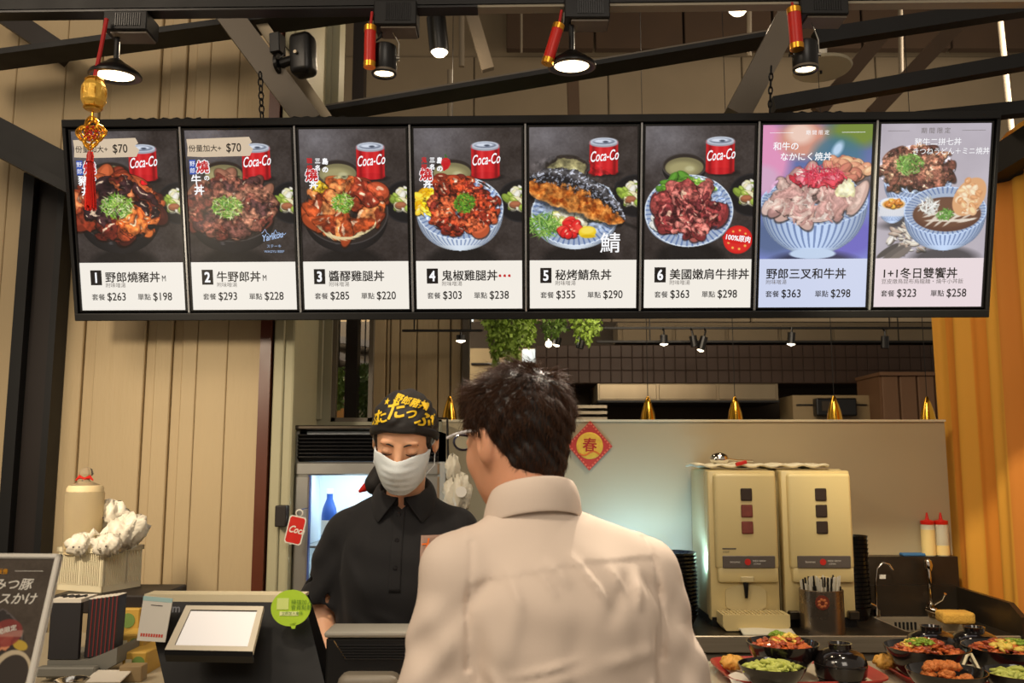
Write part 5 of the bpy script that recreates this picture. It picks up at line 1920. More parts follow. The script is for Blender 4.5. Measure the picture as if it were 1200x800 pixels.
# roll with a red tie
c = P(96, 640, 2.76)
t = thing('wrapped_roll', 'tall cream wrapped roll tied with a red bow standing in the basket', 'roll', c)
k = 2.76 / FOC
MB().lathe([(0, -.02), (19 * k, -.02), (20 * k, .0), (20 * k, 66 * k), (18 * k, 69 * k), (0, 70 * k)], 24).build('paper_roll', mat('cream_paper', (228, 206, 160), .6, var=.06), t, smooth=True)
MB().lathe([(20.6 * k, -.01), (21.4 * k, 60 * k), (15 * k, 70 * k), (5 * k, 74 * k), (3 * k, 77 * k), (8 * k, 82 * k), (6 * k, 88 * k), (1 * k, 90 * k)], 22).build('film_wrap', mat('thin_film', (240, 235, 220), .2, trans=.9, var=0, ior=1.1), t, smooth=True)
mb = MB()
mb.tube([(3.2 * k * math.cos(a_), 3.2 * k * math.sin(a_), 77 * k) for a_ in [j * .6283 for j in range(10)]], .004, 6, closed=True)
for s_ in (-1, 1):
    mb.tube([(0, -3 * k, 77 * k), (s_ * 6 * k, -4 * k, 79 * k), (s_ * 10 * k, -4 * k, 75 * k)], [.003, .006, .002], 6)
mb.build('red_bow', m_red, t)
m_bag2 = mat('white_bag', (232, 224, 206), .4, var=.06, bump=.4, bscale=25)


def bundle(px_, py_, Y, rx, rz, rot, label, seed, ears=False):
    c = P(px_, py_, Y)
    t = thing('wrapped_bag', label, 'bag', c, (0, rot, 0), 'white wrapped bags in the basket')
    k = Y / FOC
    mb = MB()
    crumple(mb, 0, 0, rx * k, rz * k, rx * k * .8, seed)
    mb.build('bag', m_bag2, t, smooth='all')
    mb = MB()
    for s_ in (-1, 1):
        mb.ico(.004, 1, T(s_ * .009, -rx * k * .86, -.004) @ S(1, .3, .8))
    mb.build('printed_dots', m_lab, t)['kind'] = 'stuff'
    if ears:
        MB().tube([(rx * k * .5, 0, rz * k * .6), (rx * k * .9, 0, rz * k * 1.25), (rx * k * 1.15, .01, rz * k * .9)], [.008, .012, .003], 8).build('tied_end', m_bag2, t)


bundle(96, 638, 2.70, 15, 12, 0, 'round white wrapped bag at the front left of the basket', 1, True)
bundle(131, 604, 2.80, 16, 16, 0, 'white wrapped bag behind the others beside the tall roll', 2)
bundle(146, 624, 2.74, 26, 17, R(-28), 'long white wrapped bag slanting over the right side of the basket', 3)
bundle(126, 638, 2.66, 14, 12, R(-15), 'small white wrapped bag at the middle of the basket', 4)
# yellow cartons
m_ct = mat('yellow_carton', (190, 152, 66), .6, var=.12, vscale=12)
m_ctg = mat('carton_green_print', (112, 140, 70), .6, var=.15)
def carton(px0, px1, py0, py1, Y, dep, label, rz=0):
    a, b = P(px0, py1, Y), P(px1, py0, Y)
    t = thing('carton', label, 'carton', ((a.x + b.x) / 2, Y, a.z), (0, 0, rz))
    w, h = (b.x - a.x) / 2, b.z - a.z
    MB().box((-w, 0, 0), (w, dep, h), bev=.003, seg=1).build('box', m_ct, t)
    MB().lathe([(0, 0), (h * .28, 0), (h * .28, .001), (0, .001)], 20, T(w * .35, -.0005, h * .55) @ RX(R(90))).build('green_print', m_ctg, t)
    MB().box((-w * .7, -.001, h * .35), (-w * .2, 0, h * .7)).build('pale_print', m_bx, t)
    return t
carton(121, 164, 713, 744, 2.60, .16, 'yellow carton with round green print under the black shelf')
carton(136, 168, 744, 764, 2.5, .16, 'small green and yellow carton below the larger one')
carton(142, 172, 764, 792, 2.42, .16, 'low yellow carton at the foot of the carton pile')
# booklet holder with booklets
ch = P(55, 782, 2.36)
t = thing('booklet_holder', 'grey stepped holder carrying black booklets beside the menu stand', 'holder', ch)
k = 2.36 / FOC
mb = MB()
mb.prism([(0, -12 * k), (60 * k, -6 * k), (78 * k, 4 * k), (78 * k, 22 * k), (60 * k, 14 * k), (44 * k, 8 * k), (0, 8 * k)], 0, .16)
mb.build('base', mat('holder_grey', (118, 116, 108), .5, var=.06), t)
MB().box((-6 * k, -.03, -8 * k), (60 * k, 0, 3 * k), bev=.004, seg=1).build('front_lip', MATS['holder_grey'], t)
m_bk = mat('booklet_black', (44, 42, 44), .5, var=.1)
m_pg = mat('booklet_white', (222, 214, 200), .6, var=.04)
m_rd = mat('booklet_maroon', (120, 44, 44), .5, var=.1)
proto = None
for i in range(7):
    if proto is None:
        proto = thing('menu_booklet', 'x', 'booklet', (0, 0, 0), group='black menu booklets in the holder')
        MB().box((-.045, 0, 0), (.0, .15, .148), T(0, 0, 0), bev=.001, seg=1).build('cover', m_bk, proto) if False else None
        MB().box((0, 0, 0), (.012, .055, .145)).build('cover', m_bk, proto)
        MB().box((.0, .0, .145), (.0115, .055, .1465)).build('page_edge', m_pg, proto)
        MB().box((.0095, -.0012, .002), (.0125, .0, .146)).build('spine', m_rd, proto)
        b = proto
    else:
        b = dup(proto)
    x = ch.x + (37 + i * 4.6) * k
    b.location = (x, ch.y + .02 + .008 * i * 0, ch.z + 9 * k + i * .6 * k)
    b.rotation_euler = (0, R(1.5), 0)
    b['label'] = ['frontmost thick black booklet in the grey holder, at its left end', 'second black booklet from the left in the grey holder', 'third black booklet from the left in the grey holder',
                  'middle black booklet of the seven in the grey holder', 'third black booklet from the right in the grey holder', 'second black booklet from the right in the grey holder',
                  'last black booklet at the right end of the grey holder'][i]
t = thing('menu_book', 'large black menu book with white top edge standing in the grey holder', 'book', (ch.x + 4 * k, ch.y - .0, ch.z + 9 * k))
MB().box((-4 * k, .0, 0), (30 * k, .014, 62 * k)).build('cover', m_bk, t)
MB().box((-4 * k, .0, 62 * k), (30 * k, .09, 66 * k)).build('page_block', m_pg, t)
mb = MB()
mb.tube([(-2 * k + j * 2.2 * k, .04 + .02 * math.sin(j * 1.7), 66.5 * k) for j in range(14)], .003, 5)
mb.build('brush_mark', m_bk, t)
# round steel ring dish and papers
t = thing('steel_dish', 'round steel dish at the bottom left before the booklet holder', 'dish', P(84, 798, 2.0))
MB().lathe([(0, -.01), (.022, -.008), (.036, .004), (.033, .004), (.02, -.004), (0, -.006)], 28, S(1, 1, 1)).build('bowl', m_chrome, t, smooth=True)
a = P(98, 800, 2.28)
o = tag(MB().box((0, 0, 0), (.09, .07, .004), T(a.x, a.y, a.z) @ RX(R(10)), bev=.001, seg=1).build('paper_stack', m_pg), 'small stack of white paper slips right of the steel dish', 'paper')
MB().box((P(131, 790, 2.3).x, 2.34, ZC), (P(158, 790, 2.3).x, 2.38, P(0, 780, 2.34).z), bev=.003).build('wooden_block', mat('pale_wood', (150, 128, 92), .6, var=.12, vscale=8))
tag(bpy.data.objects['wooden_block'], 'pale wooden block between the booklet holder and the till', 'block')

# menu stand (lower left)
Ym = 1.45
TLp, TRp, BLp, BRp = P(-60, 652, Ym), P(72, 649, Ym), P(-60, 830, Ym - .05), P(36, 830, Ym - .05)
t = thing('menu_stand', 'framed dark menu poster on a slanted stand at the lower left corner', 'poster stand', TRp)
Wp = .19
xa = (TRp - BRp).normalized()
# local frame: right edge leans with the photo; board is a rigid rectangle turned a little about its normal
ang = math.atan2(36, 178)
t.rotation_euler = (R(-22), R(1.0), R(6))
Hm_ = .26
w_, h_ = .19, .30
MB().box((-w_, 0, -h_), (0, .008, 0)).build('backing', m_bez, t)
for a in ((-w_, -.004, -.008, 0, .012, .0), (-.008, -.004, -h_, 0, .012, 0), (-w_, -.004, -h_, -w_ + .008, .012, 0), (-w_, -.004, -h_, 0, .012, -h_ + .008)):
    MB().box((a[0], a[1], min(a[2], a[5])), (a[3], a[4], max(a[2], a[5])), bev=.002, seg=1).build('frame_bar', m_white, t)
c = Canvas(132, 208, 1.2)
c.C[:] = (72, 62, 52)
c.noise(14, 14, 3)
c.noise(2, 6, 4)
c.ell(62, 100, 58, 48, (52, 46, 44))
c.ell(62, 98, 56, 46, (96, 88, 86), 0, 1)
c.ell(62, 98, 54, 44, (50, 44, 42), 0, 1)
c.pieces(62, 94, 36, 34, 90, 8, [(190, 112, 76), (214, 140, 100), (160, 86, 56), (120, 60, 40)], 1.8, 3, hl=.5)
c.warp(6, 4, 3, c.region(62, 94, 50, 44))
c.pieces(90, 120, 14, 10, 14, 5, [(120, 134, 50), (200, 190, 150)], 1.6, 4)
c.ell(112, 128, 23, 27, (196, 180, 150))
c.ell(114, 128, 18, 22, (58, 50, 44))
c.ell(116, 96, 9, 5, (190, 160, 60), .4)
c.ell(98, 83, 17, 15, (140, 54, 50), 0, 1, .85)
c.rect(82, 80, 116, 87, (200, 170, 150), 1, .5)
m_print = mat('printed_poster', (255, 255, 255), .35, attr='paint', spec=.4)
c.mesh('poster_print', m_print, w_ - .016, h_ - .016, t, T(-w_ / 2, -.0008, -.008))
mb = MB()
u_ = .174 / 132
def FM(x, y):
    return T(-w_ + .008 + x * u_, -.0016, -.008 - y * u_ * 1.05) @ RX(R(90))
mb.text('みつ豚', 14.5 * u_, FM(70, 34), 'LEFT', .015, .15)
mb.text('ソースかけ', 14.5 * u_, FM(50, 50), 'LEFT', .015, .15)
mb.text('二張', 12 * u_, FM(52, 172), 'LEFT', .01, .15)
mb.text('198', 10 * u_, FM(92, 186), 'LEFT', .01)
mb.text('期間限定', 7 * u_, FM(82, 86) @ RZ(R(18)), 'LEFT', .02)
mb.box((-w_ + .008 + 90 * u_, -.0014, -.008 - 15 * u_), (-w_ + .008 + 122 * u_, -.001, -.008 - 14.5 * u_))
mb.build('poster_lettering', m_white, t)
MB().text('夏季限定販售', 6.5 * u_, FM(44, 17), 'LEFT', .02).build('gold_lettering', m_gold, t)
MB().tube([(-w_ * .5, .012, -h_ * .2), (-w_ * .5, .16, -h_ - .02)], .006, 8).build('prop_leg', m_bez, t)

# ================================================================== TILLS
Yp = 1.95
k = Yp / FOC
t = thing('pos_terminal', 'black till terminal with pale top edge and a small customer display', 'till', (P(270, 790, Yp).x, Yp, ZC))
A = {n: P(*p, Yp + dy) for n, p, dy in (('tl', (170, 699), .06), ('tr', (356, 700), .06), ('bl', (196, 815), -.02), ('br', (384, 815), -.02))}
th = Vector((0, .05, 0))
mb = MB()
mb.hexa([A['bl'], A['br'], A['br'] + th * 2, A['bl'] + th * 2, A['tl'], A['tr'], A['tr'] + th, A['tl'] + th])
mb.build('monitor_back', m_bez, t, world=True)
e = Vector((0, -.004, 0))
up = Vector((0, 0, .006))
mb = MB()
mb.hexa([A['tl'] + e + Vector((0, -.0, -7 * k)), A['tr'] + e + Vector((0, 0, -7 * k)), A['tr'] + th, A['tl'] + th, A['tl'] + e + up, A['tr'] + e + up, A['tr'] + th + up, A['tl'] + th + up])
mb.build('pale_top_edge', m_bx, t, world=True)
mb = MB()
zb_ = ZC - (P(0, 790, Yp).z - P(0, 790, Yp).z)
mb.box((PX(225, Yp, 750), Yp + .02, ZC), (PX(350, Yp, 750), Yp + .14, P(0, 782, Yp).z), bev=.01)
mb.build('stand', m_bez, t, world=True)
mb = MB().text('m', 13 * k, T(*P(201, 717, Yp + .035)) @ RX(R(82)), 'LEFT', .02)
mb.build('maker_lettering', m_grey if 'm_grey' in globals() else m_lab, t, world=True)
# customer display
q = {n: P(*p, Yp + dy) for n, p, dy in (('tl', (218, 709), -.0), ('tr', (309, 710), -.0), ('bl', (193, 761), -.09), ('br', (296, 763), -.09))}
n_ = ((q['tr'] - q['bl']).cross(q['tl'] - q['br'])).normalized()
if n_.y > 0:
    n_ = -n_
def quad_solid(a, b, c_, d, th_, off=0.0):
    """a b c d counter-clockwise face points, solid behind them"""
    f = [p + n_ * off for p in (a, b, c_, d)]
    g = [p - n_ * th_ for p in f]
    return MB().hexa([g[0], g[1], g[2], g[3], f[0], f[1], f[2], f[3]])
quad_solid(q['bl'], q['br'], q['tr'], q['tl'], .012).build('display_frame', mat('display_beige', (216, 206, 184), .45, var=.02), t, world=True)
def lerp4(u, v):
    return q['bl'].lerp(q['br'], u).lerp(q['tl'].lerp(q['tr'], u), v)
m_disp = mat('display_lit', (230, 226, 222), .3, emit=.35, ecol=(235, 228, 222))
quad_solid(lerp4(.09, .10), lerp4(.93, .10), lerp4(.93, .86), lerp4(.09, .86), .001, .001).build('display_screen', m_disp, t, world=True)
quad_solid(lerp4(.09, .86), lerp4(.93, .86), lerp4(.93, .89), lerp4(.09, .89), .001, .0012).build('display_slot', m_bez, t, world=True)
quad_solid(lerp4(.09, .10), lerp4(.10, .10), lerp4(.10, .86), lerp4(.09, .86), .001, .0012).build('display_slot', m_bez, t, world=True)
lo = Vector((0, 0, -.010))
mb = MB().hexa([q['bl'] + lo - n_ * .02, q['br'] + lo - n_ * .02, q['br'] + lo * .2 - n_ * .02, q['bl'] + lo * .2 - n_ * .02, q['bl'] + lo, q['br'] + lo, q['br'], q['bl']])
mb.build('display_lower_edge', m_bez, t, world=True)
MB().tube([(q['bl'] + q['tr']) / 2 - n_ * .035, (q['bl'] + q['tr']) / 2 + Vector((0, .09, -.03))], .02, 12).build('display_arm', m_bez, t, world=True)
# card clipped on its left
ca, cb, cc, cd = P(163, 749, Yp - .0), P(196, 751, Yp - .0), P(205, 700, Yp + .02), P(171, 697, Yp + .02)
t2 = thing('payment_card', 'white payment card with red print clipped to the left of the till', 'card', ca)
hx = lambda a, b, c_, d, y0, y1: MB().hexa([a + Vector((0, y0, 0)), b + Vector((0, y0, 0)), b + Vector((0, y1, 0)), a + Vector((0, y1, 0)), d + Vector((0, y0, 0)), c_ + Vector((0, y0, 0)), c_ + Vector((0, y1, 0)), d + Vector((0, y1, 0))])
hx(ca, cb, cc, cd, -.012, -.009).build('card', m_white, t2, world=True)
def cl(u, v):
    return ca.lerp(cb, u).lerp(cd.lerp(cc, u), v)
hx(cl(.0, .90), cl(1, .90), cl(1, 1), cl(0, 1), -.0126, -.012).build('teal_band', mat('teal_pale', (170, 206, 204), .5, var=.05), t2, world=True)
mb = MB()
for i in range(9):
    mb2 = hx
    a0 = .10 + i * .09
    mb.hexa([cl(a0, .10) + Vector((0, -.0126, 0)), cl(a0 + .06, .10) + Vector((0, -.0126, 0)), cl(a0 + .06, .10) + Vector((0, -.012, 0)), cl(a0, .10) + Vector((0, -.012, 0)),
             cl(a0, .17) + Vector((0, -.0126, 0)), cl(a0 + .06, .17) + Vector((0, -.0126, 0)), cl(a0 + .06, .17) + Vector((0, -.012, 0)), cl(a0, .17) + Vector((0, -.012, 0))])
mb.build('red_lettering', mat('print_red', (206, 70, 50), .5, var=.1), t2, world=True)['kind'] = 'stuff'
hx(cl(.3, .80), cl(.7, .80), cl(.7, .82), cl(.3, .82), -.0126, -.012).build('grey_line', m_lab, t2, world=True)
# green bubble sticker
c = P(341, 712, Yp - .012)
t3 = thing('bubble_sticker', 'bright green speech bubble sticker on the upper right corner of the till', 'sticker', c, (R(-8), 0, 0))
m_lime = mat('lime_card', (170, 206, 50), .5, var=.04)
r = 22 * k
MB().lathe([(0, 0), (r, 0), (r, .002), (0, .002)], 40, RX(R(90)) @ S(1.02, .9, 1)).build('bubble', m_lime, t3)
MB().prism([(0, -r * .8), (r * .12, -r * 1.02), (r * .28, -r * 1.02), (r * .34, -r * .7)], -.002, 0).build('bubble_tail', m_lime, t3)
MB().box((-r * .55, -.003, -r * .38), (r * .42, -.002, -r * .18)).build('pale_strip', mat('pale_lime', (226, 232, 170), .5, var=.02), t3)
MB().box((-r * .72, -.003, -r * .08), (-r * .12, -.002, r * .48)).build('blank_square', mat('pale_lime2', (206, 222, 130), .5, var=.02), t3)
mb = MB()
mb.text('掃描加入', 6 * k, T(r * .0, -.0031, r * .18) @ RX(R(90)), 'LEFT')
mb.text('會員點數', 6 * k, T(r * .0, -.0031, -r * .08) @ RX(R(90)), 'LEFT')
mb.text('立即加入會員', 4 * k, T(-r * .45, -.0036, -r * .33) @ RX(R(90)), 'LEFT')
mb.build('sticker_lettering', mat('print_green', (100, 140, 40), .5), t3)

# second till printer in the middle
Y2 = 1.93
k = Y2 / FOC
a, b = P(381, 747, Y2), P(476, 747, Y2)
t = thing('receipt_printer', 'black receipt printer with grey top and ribbed front beside the customer', 'printer', ((a.x + b.x) / 2, Y2, ZC))
MB().box((a.x + .002, Y2, ZC), (b.x + .14, Y2 + .06, a.z), bev=.004, seg=1).build('body', m_bez, t, world=True)
MB().box((a.x - .002, Y2 - .004, a.z), (b.x + .142, Y2 + .10, a.z + .012), bev=.005, seg=2).build('grey_top', mat('printer_grey', (136, 132, 122), .5, var=.05), t, world=True)
for j in range(6):
    z = a.z - (7 + j * 3.0) * k
    MB().box((a.x + (14 + j * 1.6) * k, Y2 - .004, z - .0022), (b.x + .1, Y2 + .001, z)).build('rib', m_lou, t, world=True)
mb = MB().tube([(a.x + 10 * k, Y2 - .001, a.z - 3 * k), (a.x + 24 * k, Y2 - .001, a.z - 23 * k), (b.x + .1, Y2 - .001, a.z - 23 * k)], .0012, 5)
mb.build('trim_line', mat('bronze_line', (120, 96, 60), .5), t, world=True)
c = P(436, 800, 1.95)
t = thing('card_reader', 'grey rounded card reader at the bottom beside the customer', 'card reader', (c.x, 1.93, ZC))
MB().box((-.065, -.04, 0), (.065, .05, P(0, 786, 1.93).z - ZC), bev=.02, seg=3).build('shell', mat('reader_grey', (112, 104, 90), .5, var=.08), t, smooth=True)
for j in range(3):
    MB().box((-.03, -.042, .06 + j * .010), (.05, -.039, .064 + j * .010)).build('slot', m_bez, t)

# ================================================================== TRAYS AND BOWLS OF FOOD
m_gb = mat('lacquer_black', (24, 20, 20), .16, var=.12, coat=.5)
m_tray = mat('tray_red', (176, 60, 52), .35, var=.1, coat=.2)
m_liner = mat('tray_liner', (208, 196, 170), .7, var=.1, vscale=30)


def tray(cx, cy, w, d, rz, label):
    t = thing('serving_tray', label, 'tray', (cx, cy, ZC), (0, 0, rz), 'red serving trays')
    n = 40
    def ring(w, d, z, r=.035):
        pts = []
        for i in range(n):
            a = 6.2832 * i / n
            ca_, sa = math.cos(a), math.sin(a)
            pts.append((math.copysign(abs(ca_) ** .35, ca_) * w / 2, math.copysign(abs(sa) ** .35, sa) * d / 2, z))
        return pts
    bm = MB()
    rings = [ring(w - .05, d - .05, .004), ring(w - .035, d - .035, .008), ring(w - .012, d - .012, .022), ring(w, d, .024), ring(w, d, .020), ring(w - .016, d - .016, .016), ring(w - .04, d - .04, .0)]
    vs = [[bm.bm.verts.new(p) for p in r_] for r_ in rings]
    for a, b in zip(vs, vs[1:]):
        for i in range(n):
            bm.bm.faces.new((a[i], a[(i + 1) % n], b[(i + 1) % n], b[i]))
    bm.bm.faces.new(vs[0])
    bm.bm.faces.new(vs[-1][::-1])
    bm.build('dish', m_tray, t, smooth=True)
    MB().box((-w / 2 + .035, -d / 2 + .035, .0085), (w / 2 - .035, d / 2 - .035, .0095)).build('paper_liner', m_liner, t)
    return t


def chunks(mb, n, R0, z0, dome, size, seed, flat=.7, sub=1):
    r = np.random.default_rng(seed)
    for i in range(n):
        a = r.uniform(0, 6.283)
        q = math.sqrt(r.uniform(0, 1))
        z = z0 + dome * (1 - q * q) * r.uniform(.6, 1.1)
        s_ = size * r.uniform(.6, 1.35)
        M = T(R0 * q * math.cos(a), R0 * q * math.sin(a), z) @ RZ(r.uniform(0, 6)) @ RX(r.uniform(-.7, .7)) @ S(s_ * r.uniform(1, 1.7), s_, s_ * flat)
        k0 = len(mb.bm.verts)
        bmesh.ops.create_icosphere(mb.bm, subdivisions=sub, radius=1)
        mb.bm.verts.ensure_lookup_table()
        vs = mb.bm.verts[k0:]
        for v in vs:
            v.co *= 1 + r.uniform(-.28, .28)
        bmesh.ops.transform(mb.bm, matrix=M, verts=vs)


m_meat = mat('glazed_meat', (214, 112, 58), .3, var=.45, vscale=60, coat=.4, bump=.5, bscale=120)
m_meat2 = mat('dark_glazed_meat', (164, 70, 38), .3, var=.4, vscale=60, coat=.4, bump=.5, bscale=120)
m_egg = mat('egg_yellow', (236, 206, 96), .5, var=.2, vscale=60)
m_scal = mat('scallion_green', (132, 160, 50), .5, var=.35, vscale=90)
m_fry = mat('fried_batter', (214, 126, 62), .5, var=.3, vscale=70, bump=.7, bscale=140)
m_eda = mat('pale_green_beans', (190, 196, 96), .5, var=.3, vscale=60)
m_pot = mat('potato_yellow', (226, 168, 76), .5, var=.12, vscale=40)


def food_bowl(px_, py_, Y, rpx, hpx, label, kind, seed):
    k = Y / FOC
    r = rpx * k
    h = hpx * k
    c = P(px_, py_, Y)
    t = thing('food_bowl', label, 'bowl', (c.x, Y, c.z - h), (0, 0, seed))
    prof = [(0, .004), (r * .42, .0), (r * .46, .0), (r * .46, .008), (r * .62, h * .16), (r * .84, h * .50), (r * .96, h * .82), (r, h), (r * .975, h * 1.005), (r * .93, h * .80), (r * .75, h * .42), (r * .5, h * .2), (0, h * .16)]
    MB().lathe(prof, 48).build('bowl', m_gb, t, smooth=True)
    z = h * .78
    if kind == 'rice':
        mb = MB()
        chunks(mb, 150, r * .78, z, h * .34, .0085, seed, .5)
        mb.build('meat_pieces', m_meat, t)['kind'] = 'stuff'
        mb = MB()
        chunks(mb, 60, r * .77, z + .004, h * .36, .0085, seed + 9, .5)
        mb.build('dark_meat_pieces', m_meat2, t, smooth='all')['kind'] = 'stuff'
        mb = MB()
        chunks(mb, 46, r * .42, z + h * .22, h * .22, .009, seed + 3, .5)
        o = mb.build('egg_shreds', m_egg, t, smooth='all')
        o['kind'] = 'stuff'
        o.location = (-.01, -.012, 0)
        mb = MB()
        chunks(mb, 60, r * .30, z + h * .36, h * .14, .005, seed + 5, .6)
        o = mb.build('scallion_rings', m_scal, t, smooth='all')
        o['kind'] = 'stuff'
        o.location = (.006, -.022, 0)
    elif kind == 'beans':
        mb = MB()
        r_ = np.random.default_rng(seed)
        for i in range(46):
            a, q = r_.uniform(0, 6.28), math.sqrt(r_.uniform(0, 1)) * r * .72
            d = r_.uniform(0, 3.14)
            zz = z * .8 + h * .4 * (1 - (q / r) ** 2) * r_.uniform(.5, 1.1)
            p = Vector((q * math.cos(a), q * math.sin(a), zz))
            v = Vector((math.cos(d), math.sin(d), r_.uniform(-.3, .3))) * .02
            mb.tube([p - v, p - v * .3 + Vector((0, 0, .004)), p + v * .4 + Vector((0, 0, .003)), p + v], [.002, .006, .0055, .002], 6)
        mb.build('edamame_pods', m_eda, t, smooth='all')['kind'] = 'stuff'
        mb = MB()
        chunks(mb, 26, r * .7, z * .9, h * .3, .006, seed + 3, .6)
        mb.build('dark_seasoning', m_scal, t, smooth='all')['kind'] = 'stuff'
    elif kind == 'fried':
        spots = [(0, 0, 1.3), (-.035, .005, 1.05), (.03, -.01, 1.0), (-.01, .02, 1.9), (-.03, .01, 1.75), (.04, .02, .9), (.0, -.03, .8), (.01, .012, 2.0)]
        for j, (x, y, zz) in enumerate(spots):
            mb = MB()
            chunks(mb, 16, .013, 0, .010, .0085, seed + j, .9, 2)
            o = mb.build('fried_piece', m_fry, t, smooth='all')
            o.location = (x * r / .08, y, h * .55 * zz)
    return t


def lidded(px_, pyt, Y, rpx, label, seed=0, tall=1.0):
    """black lacquer soup bowl with its lid; pyt = row of the top ring"""
    k = Y / FOC
    r = rpx * k
    c = P(px_, pyt, Y)
    H = .105 * r / .066 * tall
    t = thing('soup_bowl', label, 'bowl', (c.x, Y, c.z - H), (0, 0, 0), 'lidded black soup bowls')
    MB().lathe([(0, 0), (r * .45, 0), (r * .48, .006), (r * .8, H * .12), (r * .96, H * .32), (r, H * .52), (r * .97, H * .54), (r * .9, H * .4), (0, H * .1)], 44).build('bowl', m_gb, t, smooth=True)
    MB().lathe([(r * .98, H * .54), (r * 1.0, H * .56), (r * .96, H * .66), (r * .82, H * .78), (r * .55, H * .86), (r * .42, H * .88), (r * .42, H * .98), (r * .46, H), (r * .40, H), (r * .36, H * .93), (0, H * .91)], 44).build('lid', m_gb, t, smooth=True)
    mb = MB()
    for z in (.15, .23, .30, .38):
        rr = r * (.86 + .3 * (z - .15))
        mb.lathe([(rr * 1.0, H * z - .0015), (rr * 1.012 + .002, H * z), (rr, H * z + .0015)], 44)
    mb.build('ridges', m_gb, t, smooth=True)
    return t


def tray_at(px_, py_, w, d, rz, label):
    c = PZ(px_, py_, ZC + .02)
    return tray(c.x, c.y, w, d, rz, label)


t1 = PZ(842, 768, ZC + .024)
tray(t1.x + .165, t1.y - .145, .40, .29, R(2), 'red serving tray behind the customer right arm, carrying the bean bowl')
t2_ = PZ(1022, 768, ZC + .024)
tray(t2_.x + .190, t2_.y - .145, .40, .29, R(-4), 'red serving tray at the lower right carrying the fried pieces bowl')
food_bowl(917, 752, 2.36, 40, 33, 'black bowl of glazed meat rice on the left red tray', 'rice', 3)
food_bowl(905, 778, 2.22, 38, 24, 'shallow black bowl of pale green beans on the left red tray', 'beans', 4)
lidded(984, 753, 2.30, 29, 'round lidded black soup bowl at the right of the left tray', 0, 1.05)
food_bowl(1086, 757, 2.365, 46, 34, 'black bowl of glazed meat, egg and scallion on the right red tray', 'rice', 5)
food_bowl(1109, 785, 2.16, 43, 26, 'black bowl holding a heap of fried pieces at the bottom right', 'fried', 6)
food_bowl(1178, 757, 2.365, 46, 34, 'black bowl of glazed meat at the right edge of the frame', 'rice', 7)
food_bowl(1196, 787, 2.16, 40, 26, 'black bowl of green beans cut by the bottom right corner', 'beans', 8)
lidded(1091, 733, 2.54, 27, 'lidded black soup bowl behind the meat bowl, left of two', 0, .95)
lidded(1141, 734, 2.54, 26, 'lidded black soup bowl behind the meat bowls, right of two', 0, .95)
# potato wedge / bun pieces on liner
for lab, px_, py_ in (('yellow potato croquette on paper at the back corner of the left tray', 858, 778), ('yellow potato croquette at the back corner of the right tray', 1038, 777)):
    c = PZ(px_, py_ + 4, ZC + .02)
    mb = MB()
    crumple(mb, 0, 0, .028, .017, .024, 2)
    o = mb.build('croquette', m_pot, smooth='all')
    o.location = (c.x, c.y, ZC + .033)
    tag(o, lab, 'croquette')
c = PZ(868, 800, ZC + .02)
o = tag(MB().grid(lambda u, v: (c.x - .02 + u * .10, c.y - .03 + v * .13, ZC + .012 + .012 * math.sin(u * 5 + v * 3) ** 2), 10, 10).build('paper_napkin', m_pg, smooth='all'), 'crumpled white paper napkin on the left red tray', 'napkin')
t = thing('plastic_cover', 'clear plastic cover edge standing between the two meat bowls at right', 'cover', PZ(1136, 780, ZC + .03))
pts = [P(1124, 792, 2.22), P(1133, 768, 2.26), P(1138, 766, 2.28), P(1152, 792, 2.2)]
MB().tube([p - t.location for p in pts], .0035, 6).build('rim', m_bx, t)

# ================================================================== PEOPLE
def axis(a, b, coarse, fines=()):
    """grid coordinates from a to b, finer inside the listed ranges (lo, hi, step)"""
    out = [a]
    while out[-1] < b:
        st_ = coarse
        for lo, hi, s_ in fines:
            if lo - coarse <= out[-1] <= hi:
                st_ = min(st_, s_)
        out.append(out[-1] + st_)
    return np.array(out, dtype=np.float32)


def sdf_object(name, fn, xs, ys, zs, material, parent, label=None, bm_out=False):
    X, Y, Z = np.meshgrid(xs, ys, zs, indexing='ij')
    d = fn(X.astype(np.float32), Y.astype(np.float32), Z.astype(np.float32))
    d = np.clip(d, -0.5, 0.5).astype(np.float32)
    g = vdb.FloatGrid(0.5)
    g.copyFromArray(np.ascontiguousarray(d))
    pts, quads = g.convertToQuads(0.0)
    pts = np.asarray(pts)
    q = np.asarray(quads)
    co = np.stack([np.interp(pts[:, k], np.arange(len(a)), a) for k, a in enumerate((xs, ys, zs))], -1)
    me = bpy.data.meshes.new(name)
    nf = len(q)
    me.vertices.add(len(co))
    me.vertices.foreach_set('co', co.astype(np.float32).ravel())
    me.loops.add(nf * 4)
    me.loops.foreach_set('vertex_index', q.astype(np.int32)[:, ::-1].ravel())
    me.polygons.add(nf)
    me.polygons.foreach_set('loop_start', np.arange(0, nf * 4, 4, dtype=np.int32))
    me.polygons.foreach_set('use_smooth', np.ones(nf, dtype=bool))
    me.update(calc_edges=True)
    me.validate()
    bm = bmesh.new()
    bm.from_mesh(me)
    bmesh.ops.recalc_face_normals(bm, faces=bm.faces)
    bmesh.ops.smooth_vert(bm, verts=bm.verts, factor=0.5, use_axis_x=True, use_axis_y=True, use_axis_z=True)
    bm.to_mesh(me)
    bm.free()
    me.materials.append(material)
    o = bpy.data.objects.new(name, me)
    COL.objects.link(o)
    if parent is not None:
        o.parent = parent
    if label:
        o['label'] = label
    return o


